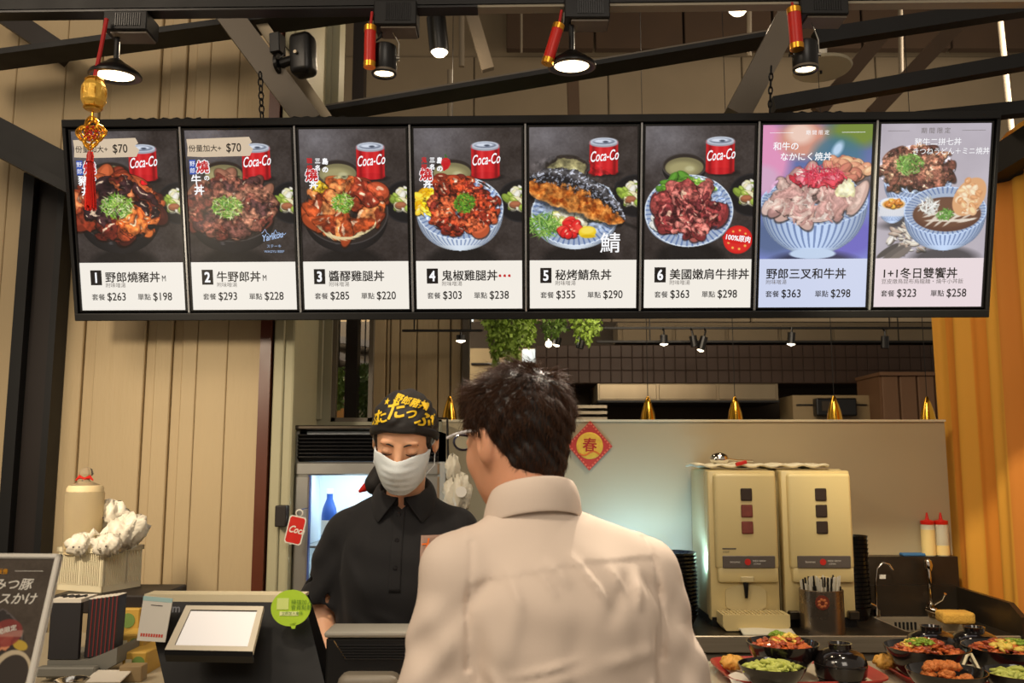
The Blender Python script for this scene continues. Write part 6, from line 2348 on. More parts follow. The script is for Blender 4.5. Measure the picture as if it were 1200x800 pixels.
def ellp(X, Y, Z, c, r):
    x, y, z = (X - c[0]) / r[0], (Y - c[1]) / r[1], (Z - c[2]) / r[2]
    k0 = np.sqrt(x * x + y * y + z * z)
    x, y, z = x / r[0], y / r[1], z / r[2]
    k1 = np.sqrt(x * x + y * y + z * z) + 1e-9
    return k0 * (k0 - 1) / k1


def capp(X, Y, Z, a, b, ra, rb):
    a, b = np.array(a, float), np.array(b, float)
    d = b - a
    L = float(d @ d)
    t = np.clip(((X - a[0]) * d[0] + (Y - a[1]) * d[1] + (Z - a[2]) * d[2]) / L, 0, 1)
    return np.sqrt((X - a[0] - t * d[0]) ** 2 + (Y - a[1] - t * d[1]) ** 2 + (Z - a[2] - t * d[2]) ** 2) - (ra + (rb - ra) * t)


def smin(a, b, k):
    h = np.clip(0.5 + 0.5 * (b - a) / k, 0, 1)
    return b + (a - b) * h - k * h * (1 - h)


def smax(a, b, k):
    return -smin(-a, -b, k)


def torso(X, Y, Z, prof, n=2.4):
    """prof rows: z, half width, half depth, centre x, centre y"""
    p = np.array(prof, float)
    zs = p[:, 0]
    zf = np.linspace(zs[0], zs[-1], 240)
    kw = max(3, int(240 * .045 / (zs[-1] - zs[0])))
    ker = np.hanning(2 * kw + 3)[1:-1]
    ker /= ker.sum()
    tabs = []
    for i in (1, 2, 3, 4):
        v = np.interp(zf, zs, p[:, i])
        v = np.convolve(np.pad(v, kw, mode='reflect', reflect_type='odd'), ker, 'valid')
        tabs.append(v)
    a, b, cx, cy = (np.interp(Z, zf, v) for v in tabs)
    q = ((np.abs(X - cx) / a) ** n + (np.abs(Y - cy) / b) ** n) ** (1 / n)
    d = (q - 1) * np.minimum(a, b)
    return np.maximum(d, np.maximum(zs[0] - Z, Z - zs[-1]))


def ridge(U, V, x0, z0, x1, z1, w, a):
    """soft fold from one point to another on the cloth"""
    dx, dz = x1 - x0, z1 - z0
    L = dx * dx + dz * dz
    t = np.clip(((U - x0) * dx + (V - z0) * dz) / L, 0, 1)
    d2 = (U - x0 - t * dx) ** 2 + (V - z0 - t * dz) ** 2
    return a * np.exp(-d2 / (w * w)) * np.sin(np.pi * np.clip(t * .9 + .08, 0, 1))


class Frame3:
    """local frame of a head: origin, yaw about z, pitch about x (down positive), roll"""

    def __init__(s, org, yaw=0, pitch=0, roll=0, scale=1.0):
        s.M = Matrix.Translation(org) @ RZ(yaw) @ RX(-pitch) @ RY(roll) @ Matrix.Scale(scale, 4)
        s.I = np.array(s.M.inverted())
        s.k = scale

    def __call__(s, X, Y, Z):
        I = s.I
        return tuple((I[i, 0] * X + I[i, 1] * Y + I[i, 2] * Z + I[i, 3]).astype(np.float32) for i in range(3))


def cranium(x, y, z, g=0.0):
    return ellp(x, y, z, (0, -.012, .035), (.076 + g, .094 + g, .082 + g))


def head_sdf(x, y, z, female=False, features=True):
    w = .95 if female else 1.0
    d = cranium(x, y, z)
    d = smin(d, ellp(x, y, z, (0, .022, -.02), (.063 * w, .070, .090)), .03)
    d = smin(d, ellp(x, y, z, (0, .028, -.068), (.050 * w, .050, .045)), .025)
    d = smin(d, ellp(x, y, z, (0, .064, -.096), (.020 * w, .018, .016)), .022)
    for s_ in (-1, 1):
        d = smin(d, ellp(x, y, z, (s_ * .036, .056, -.028), (.024, .020, .026)), .02)
        if features:
            d = smin(d, ellp(x, y, z, (s_ * .028, .080, .029), (.022, .010, .007)), .014)
            d = smax(d, -ellp(x, y, z, (s_ * .031, .100, .009), (.017, .015, .011)), .012)
            d = smin(d, ellp(x, y, z, (s_ * .031, .0765, .006), (.0150, .0135, .0115)), .003)
            ear = ellp(x, y, z, (s_ * .080, -.014 - .25 * (s_ * x - .08), .0), (.0095, .019, .032))
            ear = smax(ear, -ellp(x, y, z, (s_ * .0895, -.008, .004), (.0075, .011, .019)), .004)
            d = smin(d, ear, .006)
            d = smin(d, ellp(x, y, z, (s_ * .012, .098, -.030), (.008, .009, .0075)), .006)
    if features:
        d = smin(d, capp(x, y, z, (0, .086, .016), (0, .107, -.026), .0075, .0115), .012)
        d = smin(d, ellp(x, y, z, (0, .090, -.056), (.021, .010, .0055)), .006)
        d = smin(d, ellp(x, y, z, (0, .089, -.067), (.018, .010, .006)), .006)
        d = smax(d, -capp(x, y, z, (-.02, .102, -.0615), (.02, .102, -.0615), .0022, .0022), .003)
    return d


def hand_sdf(X, Y, Z, wrist, fwd, up, side, spread=.35, curl=.5):
    """palm plus five bent fingers; side=+1 puts the thumb on +lateral"""
    f = Vector(fwd).normalized()
    u = Vector(up)
    u = (u - f * u.dot(f)).normalized()
    l = f.cross(u)
    W = Vector(wrist)

    def pt(a, b, c):
        return W + f * a + l * b + u * c
    d = capp(X, Y, Z, pt(0, 0, 0), pt(.03, 0, 0), .024, .027)
    for b in (-.027, -.009, .009, .027):
        d = smin(d, capp(X, Y, Z, pt(.02, b * .5, 0), pt(.085, b, 0), .017, .0115), .008)
    for b, L in ((-.029, .058), (-.0095, .074), (.0105, .080), (.030, .070)):
        bb = b * side
        p0 = pt(.085, bb, 0)
        p1 = pt(.085 + L * .48, bb * (1 + spread * .3), -.010 * curl)
        p2 = pt(.085 + L * .80, bb * (1 + spread * .45), -.034 * curl)
        p3 = pt(.085 + L * .95, bb * (1 + spread * .5), -.056 * curl)
        fd = capp(X, Y, Z, p0, p1, .0095, .0085)
        fd = smin(fd, capp(X, Y, Z, p1, p2, .0085, .0078), .003)
        fd = smin(fd, capp(X, Y, Z, p2, p3, .0078, .0068), .003)
        d = smin(d, fd, .003)
    t0, t1, t2, t3 = pt(.022, .018 * side, -.004), pt(.055, .046 * side, -.014), pt(.085, .056 * side, -.022), pt(.106, .056 * side, -.030)
    d = smin(d, capp(X, Y, Z, t0, t1, .015, .0115), .008)
    d = smin(d, capp(X, Y, Z, t1, t2, .011, .0095), .003)
    d = smin(d, capp(X, Y, Z, t2, t3, .0095, .008), .003)
    return d


m_skin = mat('skin_warm', (222, 160, 124), 0.48, var=.06, vscale=30, sss=.12, bump=.06, bscale=400)
m_skin2 = mat('skin_light_warm', (232, 176, 138), 0.48, var=.05, vscale=30, sss=.12, bump=.05, bscale=400)
m_hair = mat('black_brown_hair', (34, 25, 21), 0.42, var=.3, vscale=40)
m_shirt = mat('cream_shirt_cloth', (226, 207, 190), 0.85, var=.03, vscale=6, bump=.06, bscale=500)
m_polo = mat('black_polo_cloth', (18, 17, 19), 0.85, var=.12, vscale=14, bump=.12, bscale=500, sheen=.04)
m_trou = mat('charcoal_cloth', (46, 46, 52), 0.85, var=.1, bump=.1, bscale=300)
m_shoe = mat('black_leather', (26, 22, 20), .35, var=.1)
FY = 0.0


def legs(X, Y, Z, hip, knee, ank, r=(.098, .066, .046), g=0.0):
    d = None
    for s_ in (-1, 1):
        a = (s_ * hip[0], hip[1], hip[2])
        b = (s_ * knee[0], knee[1], knee[2])
        c = (s_ * ank[0], ank[1], ank[2])
        q = smin(capp(X, Y, Z, a, b, r[0] + g, r[1] + g), capp(X, Y, Z, b, c, r[1] + g, r[2] + g), .03)
        d = q if d is None else smin(d, q, .02)
    return d


def shoe_pair(parent, ank):
    for s_ in (-1, 1):
        def f(X, Y, Z, s_=s_):
            d = smin(capp(X, Y, Z, (s_ * ank[0], ank[1] - .03, .05), (s_ * ank[0], ank[1] + .14, .035), .042, .036), capp(X, Y, Z, (s_ * ank[0], ank[1], .06), (s_ * ank[0], ank[1], .10), .045, .048), .03)
            return np.maximum(d, .002 - Z)
        x = s_ * ank[0]
        sdf_object('shoe', f, axis(x - .08, x + .08, .008), axis(ank[1] - .1, ank[1] + .22, .008), axis(-.01, .17, .008), m_shoe, parent)


# ---------------------------------------------------------------- the customer seen from behind
man = thing('person', 'man in a cream shirt seen from behind, turned to the till', 'person', (.068, 1.50, 0), (0, 0, R(14)))
HF = Frame3((-.051, .058, 1.583), R(26), R(4), R(-3), .97)
SHM = {'sl': (-.158, -.005, 1.380), 'sr': (.156, -.005, 1.366), 'el': (-.226, -.035, 1.10), 'er': (.222, -.035, 1.10), 'wl': (-.165, .20, 1.055), 'wr': (.15, .22, 1.055)}
TPM = [(.86, .165, .115, 0, 0), (.98, .160, .112, 0, 0), (1.12, .160, .112, 0, 0), (1.25, .168, .118, 0, -.004), (1.34, .168, .112, 0, -.008), (1.40, .128, .085, 0, -.004), (1.435, .075, .062, -.004, 0), (1.47, .05, .05, -.01, .01)]


def man_body(X, Y, Z):
    x, y, z = HF(X, Y, Z)
    d = head_sdf(x, y, z)
    nk = capp(X, Y, Z, (-.020, .0, 1.40), (-.050, .030, 1.55), .060, .055)
    d = smin(d, nk, .03)
    t = torso(X, Y, Z, [(a, b * .9, c * .88, e, f) for a, b, c, e, f in TPM])
    d = smin(d, t, .03)
    for s_, k in ((-1, 'l'), (1, 'r')):
        d = smin(d, capp(X, Y, Z, SHM['s' + k], SHM['e' + k], .052, .038), .03)
        d = smin(d, capp(X, Y, Z, SHM['e' + k], SHM['w' + k], .038, .026), .015)
        w = Vector(SHM['w' + k])
        d = smin(d, hand_sdf(X, Y, Z, w + Vector((0, .0, -.01)), (-s_ * .15, 1, -.12), (0, 0, 1), 1 if s_ < 0 else -1), .012)
    d = smin(d, legs(X, Y, Z, (.088, 0, .86), (.10, .02, .48), (.10, -.02, .07), (.085, .055, .036)), .03)
    return d


sdf_object('body', man_body, axis(-.32, .32, .011, [(-.13, .07, .0035), (-.24, -.13, .007), (.1, .24, .007)]), axis(-.16, .46, .011, [(-.08, .16, .0035), (.2, .46, .006)]),
           axis(.02, 1.74, .02, [(.97, 1.09, .006), (1.46, 1.74, .0035), (1.1, 1.46, .014)]), m_skin, man)


def man_shirt(X, Y, Z):
    t = torso(X, Y, Z, [(.88, .196, .145, 0, 0), (.98, .186, .135, 0, 0), (1.12, .180, .130, 0, -.002), (1.25, .180, .132, 0, -.006), (1.33, .176, .124, 0, -.010), (1.385, .146, .100, -.004, -.008),
                        (1.42, .104, .080, -.014, -.002), (1.448, .074, .068, -.026, .003), (1.470, .062, .062, -.030, .006)], 2.3)
    d = t
    for s_, k in ((-1, 'l'), (1, 'r')):
        d = smin(d, capp(X, Y, Z, (s_ * .07 - .018, -.003, 1.420), SHM['s' + k], .042, .054), .035)
        d = smin(d, capp(X, Y, Z, SHM['s' + k], SHM['e' + k], .057, .056), .022)
        arm = capp(X, Y, Z, SHM['e' + k], SHM['w' + k], .058, .040)
        d = smin(d, arm, .02)
    b = np.where(Y < .03, 1.0, 0.35)
    D = 0
    # folds read off the back of the shirt
    for f in ((.0, 1.405, .055, 1.33, .007, .006), (-.05, 1.40, -.005, 1.36, .010, .004), (.10, 1.385, .04, 1.30, .014, -.004), (-.12, 1.21, .02, 1.245, .011, .0045), (.03, 1.25, .14, 1.262, .012, .004),
              (-.14, 1.15, .00, 1.17, .013, .004), (.0, 1.22, .06, 1.12, .010, .004), (.14, 1.30, .15, 1.20, .012, -.006), (-.145, 1.31, -.135, 1.18, .012, -.007), (-.13, 1.17, -.06, 1.10, .012, .005),
              (.13, 1.18, .05, 1.09, .013, .005), (-.16, 1.33, -.10, 1.39, .014, -.004), (.17, 1.33, .11, 1.375, .013, -.004), (-.09, 1.36, -.11, 1.25, .016, .004), (.09, 1.31, .11, 1.21, .016, -.0035), (.0, 1.33, -.02, 1.18, .02, -.003)):
        D = D + ridge(X, Z, *f)
    for f in ((-.06, 1.395, -.03, 1.345, .006, .004), (.06, 1.39, .085, 1.34, .007, .004), (-.10, 1.385, -.085, 1.33, .007, .0035), (.11, 1.37, .10, 1.32, .007, .004), (.0, 1.26, -.11, 1.235, .006, .0035),
              (-.10, 1.13, .03, 1.145, .007, .003), (.05, 1.17, .13, 1.20, .007, .0035), (.09, 1.15, .02, 1.07, .008, .004), (-.02, 1.20, -.07, 1.12, .007, .0035), (.13, 1.22, .09, 1.16, .007, .004), (-.135, 1.25, -.10, 1.19, .007, .004)):
        D = D + ridge(X, Z, *f)
    D = D + .0016 * np.sin(X * 31 + Z * 23 + 1.2 * np.sin(Z * 19)) * np.sin(Z * 27 - X * 9)
    # sleeve folds
    for s_ in (-1, 1):
        on = np.clip((s_ * X - .165) / .03, 0, 1)
        D = D + on * .0028 * np.clip((1.36 - Z) / .06, 0, 1) * (np.sin(Z * 78 + s_ * X * 60 + Y * 25) + .6 * np.sin(Z * 47 - s_ * X * 80))
    # yoke seam: upper back panel lies a little proud
    zs_ = 1.392 + .10 * X - .55 * X * X
    D = D + np.where(Z > zs_, .0018, 0.0) * np.clip((.16 - np.abs(X)) / .01, 0, 1)
    # armhole seams
    for s_ in (-1, 1):
        xs_ = s_ * (.150 + .10 * (1.40 - Z) - .8 * np.maximum(0, 1.33 - Z) * .12)
        D = D - .0028 * np.exp(-((X - xs_) / .0045) ** 2) * (Z > 1.24) * (Z < 1.43)
    d = d - 1.5 * D * b
    # open at neck, cuffs and hem
    d = np.maximum(d, -capp(X, Y, Z, (-.028, .004, 1.44), (-.042, .02, 1.53), .050, .058))
    d = np.maximum(d, .885 - Z)
    return d


sdf_object('shirt', man_shirt, axis(-.34, .34, .0042), axis(-.18, .30, .005), axis(.86, 1.50, .0046), m_shirt, man)


def collar(name, parent, material, c, rx, ry, h, drop, flare, a0, a1, tilt, ends=0.0, thick=.002, roll=0.0, enddrop=.02, swing=.0):
    """folded collar: stand and turned-down leaf around the neck; angle 0 is the back of the neck"""
    n = 64
    mb = MB()

    def f(u, v):
        a = a0 + (a1 - a0) * u
        e = abs(2 * u - 1) ** 3
        ca_, sa = math.cos(a), math.sin(a)
        if v < .4:
            k = v / .4
            r_, z = 1.0 + .03 * k, h * k
        else:
            k = (v - .4) / .6
            r_ = 1.03 + (flare + ends * e) * k ** .9 + .05 * math.sin(k * 3.14)
            z = h + .004 * math.sin(k * 3.14) - (drop + enddrop * e) * k
            a = a * (1 - swing * e * k)
            ca_, sa = math.cos(a), math.sin(a)
        x, y = sa * rx * r_, -ca_ * ry * r_
        return (c[0] + x, c[1] + y, c[2] + z + tilt * y + roll * x)
    mb.grid(f, n, 12)
    o = mb.build(name, material, parent, smooth='all')
    s_ = o.modifiers.new('t', 'SOLIDIFY')
    s_.thickness = thick
    s_.offset = 0
    sb = o.modifiers.new('s', 'SUBSURF')
    sb.levels = 1
    sb.render_levels = 1
    return o


collar('collar', man, m_shirt, (-.032, .010, 1.456), .064, .066, .052, .062, .20, R(-165), R(165), -.32, .25, roll=.02)
# cuffs, placket hidden on the chest, trousers, belt, shoes
for k in ('l', 'r'):
    a, b = Vector(SHM['e' + k]), Vector(SHM['w' + k])
    d = (b - a).normalized()
    MB().tube([b - d * .03, b - d * .005, b + d * .022], [.041, .040, .038], 20).build('cuff', m_shirt, man, smooth=True)
MB().box((-.013, .10, 1.0), (.013, .137, 1.38), bev=.003).build('button_placket', m_shirt, man)


def man_trousers(X, Y, Z):
    d = torso(X, Y, Z, [(.80, .170, .120, 0, 0), (.92, .168, .118, 0, 0), (.97, .160, .112, 0, 0)])
    d = smin(d, legs(X, Y, Z, (.088, 0, .84), (.10, .02, .48), (.10, -.02, .10), (.098, .075, .062)), .03)
    d = d - .003 * np.sin(Z * 60 + X * 30)
    return np.maximum(d, .075 - Z)


sdf_object('trousers', man_trousers, axis(-.24, .24, .012), axis(-.16, .16, .012), axis(.04, 1.0, .016), m_trou, man)
shoe_pair(man, (.10, -.02, .07))


# hair: a thick cap and thousands of short strands
def man_hair(X, Y, Z):
    x, y, z = HF(X, Y, Z)
    top = np.clip((z - .02) / .08, 0, 1)
    g = .009 + .004 * top + .003 * np.clip(-y / .1, 0, 1)
    d = cranium(x, y, z) - g
    d = smin(d, ellp(x, y, z, (0, -.050, -.03), (.062, .050, .058)), .02)
    d = d - (.004 * np.sin(x * 95 + 2 * np.sin(y * 60)) * np.sin(y * 80 + z * 50) * (.25 + top) + .0025 * np.sin(x * 210 + z * 190) * np.sin(y * 230))
    # hairline: forehead, temples, over the ears, nape
    cut = y - .058 - .15 * (z - .06)
    d = smax(d, cut, .006)
    low = np.interp(y, [-.12, -.055, -.030, .0, .02, .04, .08], [-.078, -.072, -.046, .022, .026, .030, .05])
    d = smax(d, low - z, .004)
    d = smax(d, -ellp(x, y, z, (0, .06, -.04), (.09, .055, .075)), .004)
    return d


hair = sdf_object('hair', man_hair, axis(-.16, .11, .0034), axis(-.10, .20, .0034), axis(1.49, 1.75, .0034), m_hair, man)


def strands(name, src, n, length, rad, material, parent, seed, dirfn, keep=None, liftv=.4):
    me = src.data
    r = np.random.default_rng(seed)
    nf = len(me.polygons)
    c = np.empty(nf * 3)
    me.polygons.foreach_get('center', c)
    nn = np.empty(nf * 3)
    me.polygons.foreach_get('normal', nn)
    c = c.reshape(-1, 3)
    nn = nn.reshape(-1, 3)
    idx = r.integers(0, nf, n)
    c, nn = c[idx] + r.normal(0, .0015, (n, 3)), nn[idx]
    if keep is not None:
        m = keep(c, nn)
        c, nn = c[m], nn[m]
    n = len(c)
    d = dirfn(c, nn, r)
    d /= np.linalg.norm(d, axis=1, keepdims=True)
    L = length(c, r)
    segs = 4
    V = []
    side = np.cross(d, nn)
    side /= np.linalg.norm(side, axis=1, keepdims=True) + 1e-9
    bend = r.normal(0, .25, (n, 1))
    for k in range(segs + 1):
        t = k / segs
        p = c - nn * .002 + d * (L * t)[:, None] + nn * (liftv * L * (t - .9 * t * t))[:, None] + side * (bend * (L * t * t)[:, None])
        w = rad * (1 - .75 * t)
        for j in range(3):
            a = j * 2.0944
            V.append(p + side * w * math.cos(a) + nn * w * math.sin(a))
    V = np.stack(V, 1)          # n, (segs+1)*3, 3
    F = []
    for k in range(segs):
        for j in range(3):
            F.append((k * 3 + j, k * 3 + (j + 1) % 3, (k + 1) * 3 + (j + 1) % 3, (k + 1) * 3 + j))
    F = np.array(F)
    m_ = (segs + 1) * 3
    FF = (F[None] + (np.arange(n) * m_)[:, None, None]).reshape(-1, 4)
    me2 = bpy.data.meshes.new(name)
    me2.vertices.add(n * m_)
    me2.vertices.foreach_set('co', V.astype(np.float32).ravel())
    me2.loops.add(len(FF) * 4)
    me2.loops.foreach_set('vertex_index', FF.astype(np.int32).ravel())
    me2.polygons.add(len(FF))
    me2.polygons.foreach_set('loop_start', np.arange(0, len(FF) * 4, 4, dtype=np.int32))
    me2.polygons.foreach_set('use_smooth', np.ones(len(FF), dtype=bool))
    me2.update(calc_edges=True)
    me2.materials.append(material)
    o = bpy.data.objects.new(name, me2)
    COL.objects.link(o)
    o.parent = parent
    o['kind'] = 'stuff'
    return o


hc = np.array(HF.M.translation)
# whorl near the crown: strands leave it, falling down the back and forward over the top
whorl = np.array(HF.M @ Vector((.01, -.055, .10)))


def dir_man(c, nn, r):
    out = c - whorl
    out = out - nn * (out * nn).sum(1, keepdims=True)
    out /= np.linalg.norm(out, axis=1, keepdims=True) + 1e-6
    down = np.zeros_like(c)
    down[:, 2] = -1
    down = down - nn * (down * nn).sum(1, keepdims=True)
    top = np.clip((c[:, 2:3] - hc[2] - .03) / .06, 0, 1)
    clump = np.sin(c[:, 0:1] * 120 + c[:, 1:2] * 90) * .5
    sw = np.cross(out, nn)
    return out * (.6 + .4 * top) + down * (1 - top) * .8 + sw * clump * (.3 + .6 * top) + r.normal(0, .16, c.shape) * (.6 + top)


def len_man(c, r):
    top = np.clip((c[:, 2] - hc[2] - .0) / .09, 0, 1)
    return (.014 + .018 * top) * r.uniform(.6, 1.3, len(c))


m_strand = mat('brown_black_strands', (74, 48, 32), 0.5, var=.35, vscale=60, spec=.25)  # browner than the hair cap: lit hair put into the strand colour
strands('hair_strands', hair, 15000, len_man, .00055, m_strand, hair, 5, dir_man, keep=lambda c, n: n[:, 2] > -.55, liftv=.26)

# glasses: white temple with dark inner side, lens rim
m_gf = mat('white_frame', (236, 234, 236), .25, var=.02, coat=.4)
m_gn = mat('navy_frame', (30, 36, 62), .3, var=.05)
g = MB().tube([HF.M @ Vector(v) for v in ((-.076, -.002, .022), (-.0785, .03, .024), (-.078, .07, .022), (-.074, .098, .018))], .0026, 8)
gl = g.build('glasses', m_gf, man, smooth=True)
MB().tube([HF.M @ Vector(v) for v in ((.076, -.002, .022), (.0785, .03, .024), (.078, .07, .022), (.074, .098, .018))], .0026, 8).build('temple', m_gf, gl, smooth=True)
for s_ in (-1, 1):
    pts = [HF.M @ Vector((s_ * (.036 + .027 * math.cos(a)) * 1.0, .108 - .014 * ((.036 + .027 * math.cos(a)) / .063) ** 2, .009 + .014 * math.sin(a))) for a in [j * .349 for j in range(18)]]
    MB().tube(pts, .0022, 6, closed=True).build('rim', m_gn, gl, smooth=True)
    mb = MB()
    vs = [mb.bm.verts.new(p) for p in pts]
    mb.bm.faces.new(vs)
    mb.build('lens', MATS['clear_glass'], gl)
MB().tube([HF.M @ Vector(v) for v in ((-.010, .113, .010), (0, .1145, .013), (.010, .113, .010))], .0018, 6).build('bridge', m_gf, gl)

# ---------------------------------------------------------------- the staff member
bxw, byw = -.276, 2.30
wom = thing('person', 'staff member in a black polo, printed bandana and white face mask looking down', 'person', (bxw, byw, 0), (0, 0, R(180)))


def WL(p):
    """world point to her local frame"""
    return (-(p[0] - bxw), -(p[1] - byw), p[2])


WF = Frame3((-.010, .070, 1.597), R(-3), R(22), R(-3), .94)
SW = {'sr': (.142, -.005, 1.376), 'sl': (-.142, -.005, 1.376)}
SW['er'] = WL(P(376, 722, 2.30))
SW['wr'] = WL(P(389, 796, 2.17))
SW['el'] = (-.235, .02, 1.14)
SW['wl'] = (-.15, .15, 1.12)


def wom_body(X, Y, Z):
    x, y, z = WF(X, Y, Z)
    d = head_sdf(x, y, z, True)
    d = smin(d, capp(X, Y, Z, (0, -.005, 1.40), (-.014, .022, 1.54), .049, .046), .03)
    t = torso(X, Y, Z, [(.86, .150, .105, 0, 0), (1.0, .125, .09, 0, 0), (1.12, .125, .09, 0, 0), (1.25, .135, .10, 0, 0), (1.36, .130, .085, 0, -.005), (1.41, .085, .06, 0, -.005), (1.44, .05, .045, 0, -.005)])
    d = smin(d, t, .03)
    for s_, k in ((-1, 'l'), (1, 'r')):
        d = smin(d, capp(X, Y, Z, SW['s' + k], SW['e' + k], .044, .037), .03)
        d = smin(d, capp(X, Y, Z, SW['e' + k], SW['w' + k], .038, .025), .012)
        f = Vector(SW['w' + k]) - Vector(SW['e' + k])
        if k == 'r':
            f = Vector((-.1, .15, -1))
        else:
            f = Vector((.3, -.1, -.9))
        d = smin(d, hand_sdf(X, Y, Z, SW['w' + k], f, (0, .2, 1) if k == 'l' else (0, -1, 0), 1 if s_ < 0 else -1), .010)
    d = smin(d, legs(X, Y, Z, (.085, 0, .84), (.095, .02, .46), (.095, -.02, .07), (.082, .052, .034)), .03)
    return d


hz0 = SW['wr'][2]
sdf_object('body', wom_body, axis(-.30, .34, .012, [(-.08, .10, .0032), (.10, .24, .006), (-.22, -.08, .008)]), axis(-.16, .48, .012, [(-.02, .20, .0032), (.2, .48, .007)]),
           axis(.02, 1.73, .02, [(1.44, 1.73, .0032), (.84, 1.22, .007), (1.22, 1.44, .010)]), m_skin2, wom)


def wom_polo(X, Y, Z):
    t = torso(X, Y, Z, [(.90, .178, .135, 0, 0), (1.0, .158, .120, 0, .002), (1.12, .156, .118, 0, .004), (1.25, .164, .132, 0, .008), (1.34, .160, .118, 0, .0), (1.395, .132, .092, 0, -.004), (1.435, .085, .070, -.002, -.002), (1.462, .060, .060, -.004, 0), (1.478, .054, .056, -.006, .004)], 2.3)
    d = t
    for s_, k in ((-1, 'l'), (1, 'r')):
        s0, e0 = Vector(SW['s' + k]), Vector(SW['e' + k])
        end = s0.lerp(e0, .80)
        d = smin(d, capp(X, Y, Z, (s_ * .055, -.003, 1.434), s0, .034, .048), .03)
        sl = capp(X, Y, Z, s0, end, .052, .066)
        dd = (end - s0).normalized()
        e1 = s0.lerp(e0, .84)
        cutp = (X - e1[0]) * dd[0] + (Y - e1[1]) * dd[1] + (Z - e1[2]) * dd[2]
        sl = smax(sl, cutp, .003)
        sl = np.maximum(sl, -np.maximum(capp(X, Y, Z, s0.lerp(e0, .6), s0.lerp(e0, 1.1), .054, .060), -(cutp + .05)))
        d = smin(d, sl, .018)
    D = 0
    for f in ((.15, 1.36, .06, 1.22, .014, .005), (-.15, 1.36, -.06, 1.22, .014, .005), (.12, 1.20, .02, 1.12, .013, .005), (-.12, 1.2, -.03, 1.10, .013, .005), (.14, 1.12, .04, 1.05, .014, .006),
              (-.14, 1.28, -.12, 1.1, .012, -.005), (.145, 1.3, .12, 1.12, .012, -.006), (.08, 1.38, .10, 1.26, .012, -.004), (-.03, 1.16, .06, 1.2, .012, .004)):
        D = D + ridge(X, Z, *f)
    D = D + .0025 * np.sin(X * 37 - Z * 29 + 1.1 * np.sin(Z * 21)) * np.sin(Z * 33 + X * 12)
    for s_ in (-1, 1):
        on = np.clip((s_ * X - .15) / .03, 0, 1)
        D = D + on * .004 * np.sin(Z * 70 + s_ * X * 70 + Y * 30)
        D = D - .0025 * np.exp(-((X - s_ * (.132 + .08 * (1.40 - Z))) / .0045) ** 2) * (Z > 1.28) * (Z < 1.42)
    d = d - D
    d = np.maximum(d, -capp(X, Y, Z, (0, -.002, 1.44), (-.008, .014, 1.51), .046, .056))
    # open V at the front of the neck
    d = np.maximum(d, -np.maximum(np.maximum(1.432 - Z, .03 - Y), np.abs(X + .004) - (Z - 1.432) * 1.1))
    d = np.maximum(d, .905 - Z)
    return d


polo = sdf_object('polo_shirt', wom_polo, axis(-.34, .34, .0048), axis(-.18, .20, .0048), axis(.88, 1.48, .0048), m_polo, wom)
collar('collar', wom, m_polo, (-.004, .006, 1.468), .060, .064, .024, .046, .34, R(-174), R(174), -.42, .16, .0030, enddrop=.012, swing=.17)
# bare skin shows in the neck opening already (body mesh); placket and buttons
from mathutils.bvhtree import BVHTree


def bvh_of(o):
    me = o.data
    return BVHTree.FromPolygons([v.co.copy() for v in me.vertices], [tuple(p.vertices) for p in me.polygons])


pb = bvh_of(polo)


def on_front(x, z, off=.0015, y0=.4):
    h = pb.ray_cast(Vector((x, y0, z)), Vector((0, -1, 0)))
    return (h[0] + Vector((0, off, 0))) if h[0] else Vector((x, .12, z))


mb = MB()
mb.grid(lambda u, v: tuple(on_front(-.014 + .028 * u, 1.245 + .190 * v, .0022)), 6, 20)
o = mb.build('placket', m_polo, wom, smooth='all')
o.modifiers.new('t', 'SOLIDIFY').thickness = .002
for z in (1.420, 1.362, 1.300):
    p = on_front(0, z, .003)
    MB().lathe([(0, .002), (.0045, .002), (.0055, .001), (.0055, 0), (0, 0)], 14, T(*p) @ RX(R(-90))).build('button', mat('button_black', (22, 20, 22), .25, var=.05), wom)
# chest badge
bc_ = WL(P(503, 641, 2.2))
mb = MB()
mb.grid(lambda u, v: tuple(on_front(bc_[0] - .030 + .05 * u, bc_[2] - .030 + .058 * v, .003)), 8, 8)
o = mb.build('chest_badge', mat('badge_brown', (150, 120, 104), .6, var=.08), wom, smooth='all')
o['label'] = 'brownish name badge with orange lettering on the chest'
o.modifiers.new('t', 'SOLIDIFY').thickness = .0015
me = text_mesh('か', .050, 'CENTER')
mb = MB()
mb.mesh(me, Matrix.Identity(4))
for v in mb.bm.verts:
    q_ = on_front(bc_[0] - .004 - v.co.x, bc_[2] - .018 + v.co.y, .0052)
    v.co = q_
mb.build('badge_lettering', mat('badge_orange', (226, 110, 30), .5, emit=0), wom)

# hair, bandana, mask
def wom_hair(X, Y, Z):
    x, y, z = WF(X, Y, Z)
    d = cranium(x, y, z) - .009
    d = smin(d, capp(x, y, z, (.0, -.085, -.01), (.055, -.075, -.10), .034, .022), .02)
    d = smin(d, capp(x, y, z, (.055, -.075, -.10), (.085, -.05, -.155), .022, .012), .015)
    d = smin(d, ellp(x, y, z, (0, -.045, -.03), (.064, .055, .06)), .02)
    d = d - .0015 * np.sin(x * 260 + y * 60) - .001 * np.sin(z * 200 + x * 300)
    d = smax(d, -np.maximum(.045 - y, z - .058), .004)
    d = smax(d, -np.maximum(np.maximum(.004 - y, z - .034), .0 * y - (np.abs(x) - .0)), .004) if False else d
    d = smax(d, np.minimum(y - .034, 1.0), .004) if False else d
    low = np.interp(y, [-.12, -.06, -.02, .0, .03, .05], [-.4, -.4, -.02, .006, -.012, .02])
    d = smax(d, low - z - .35 * np.clip(-y - .02, 0, .05) * 0, .004)
    return d


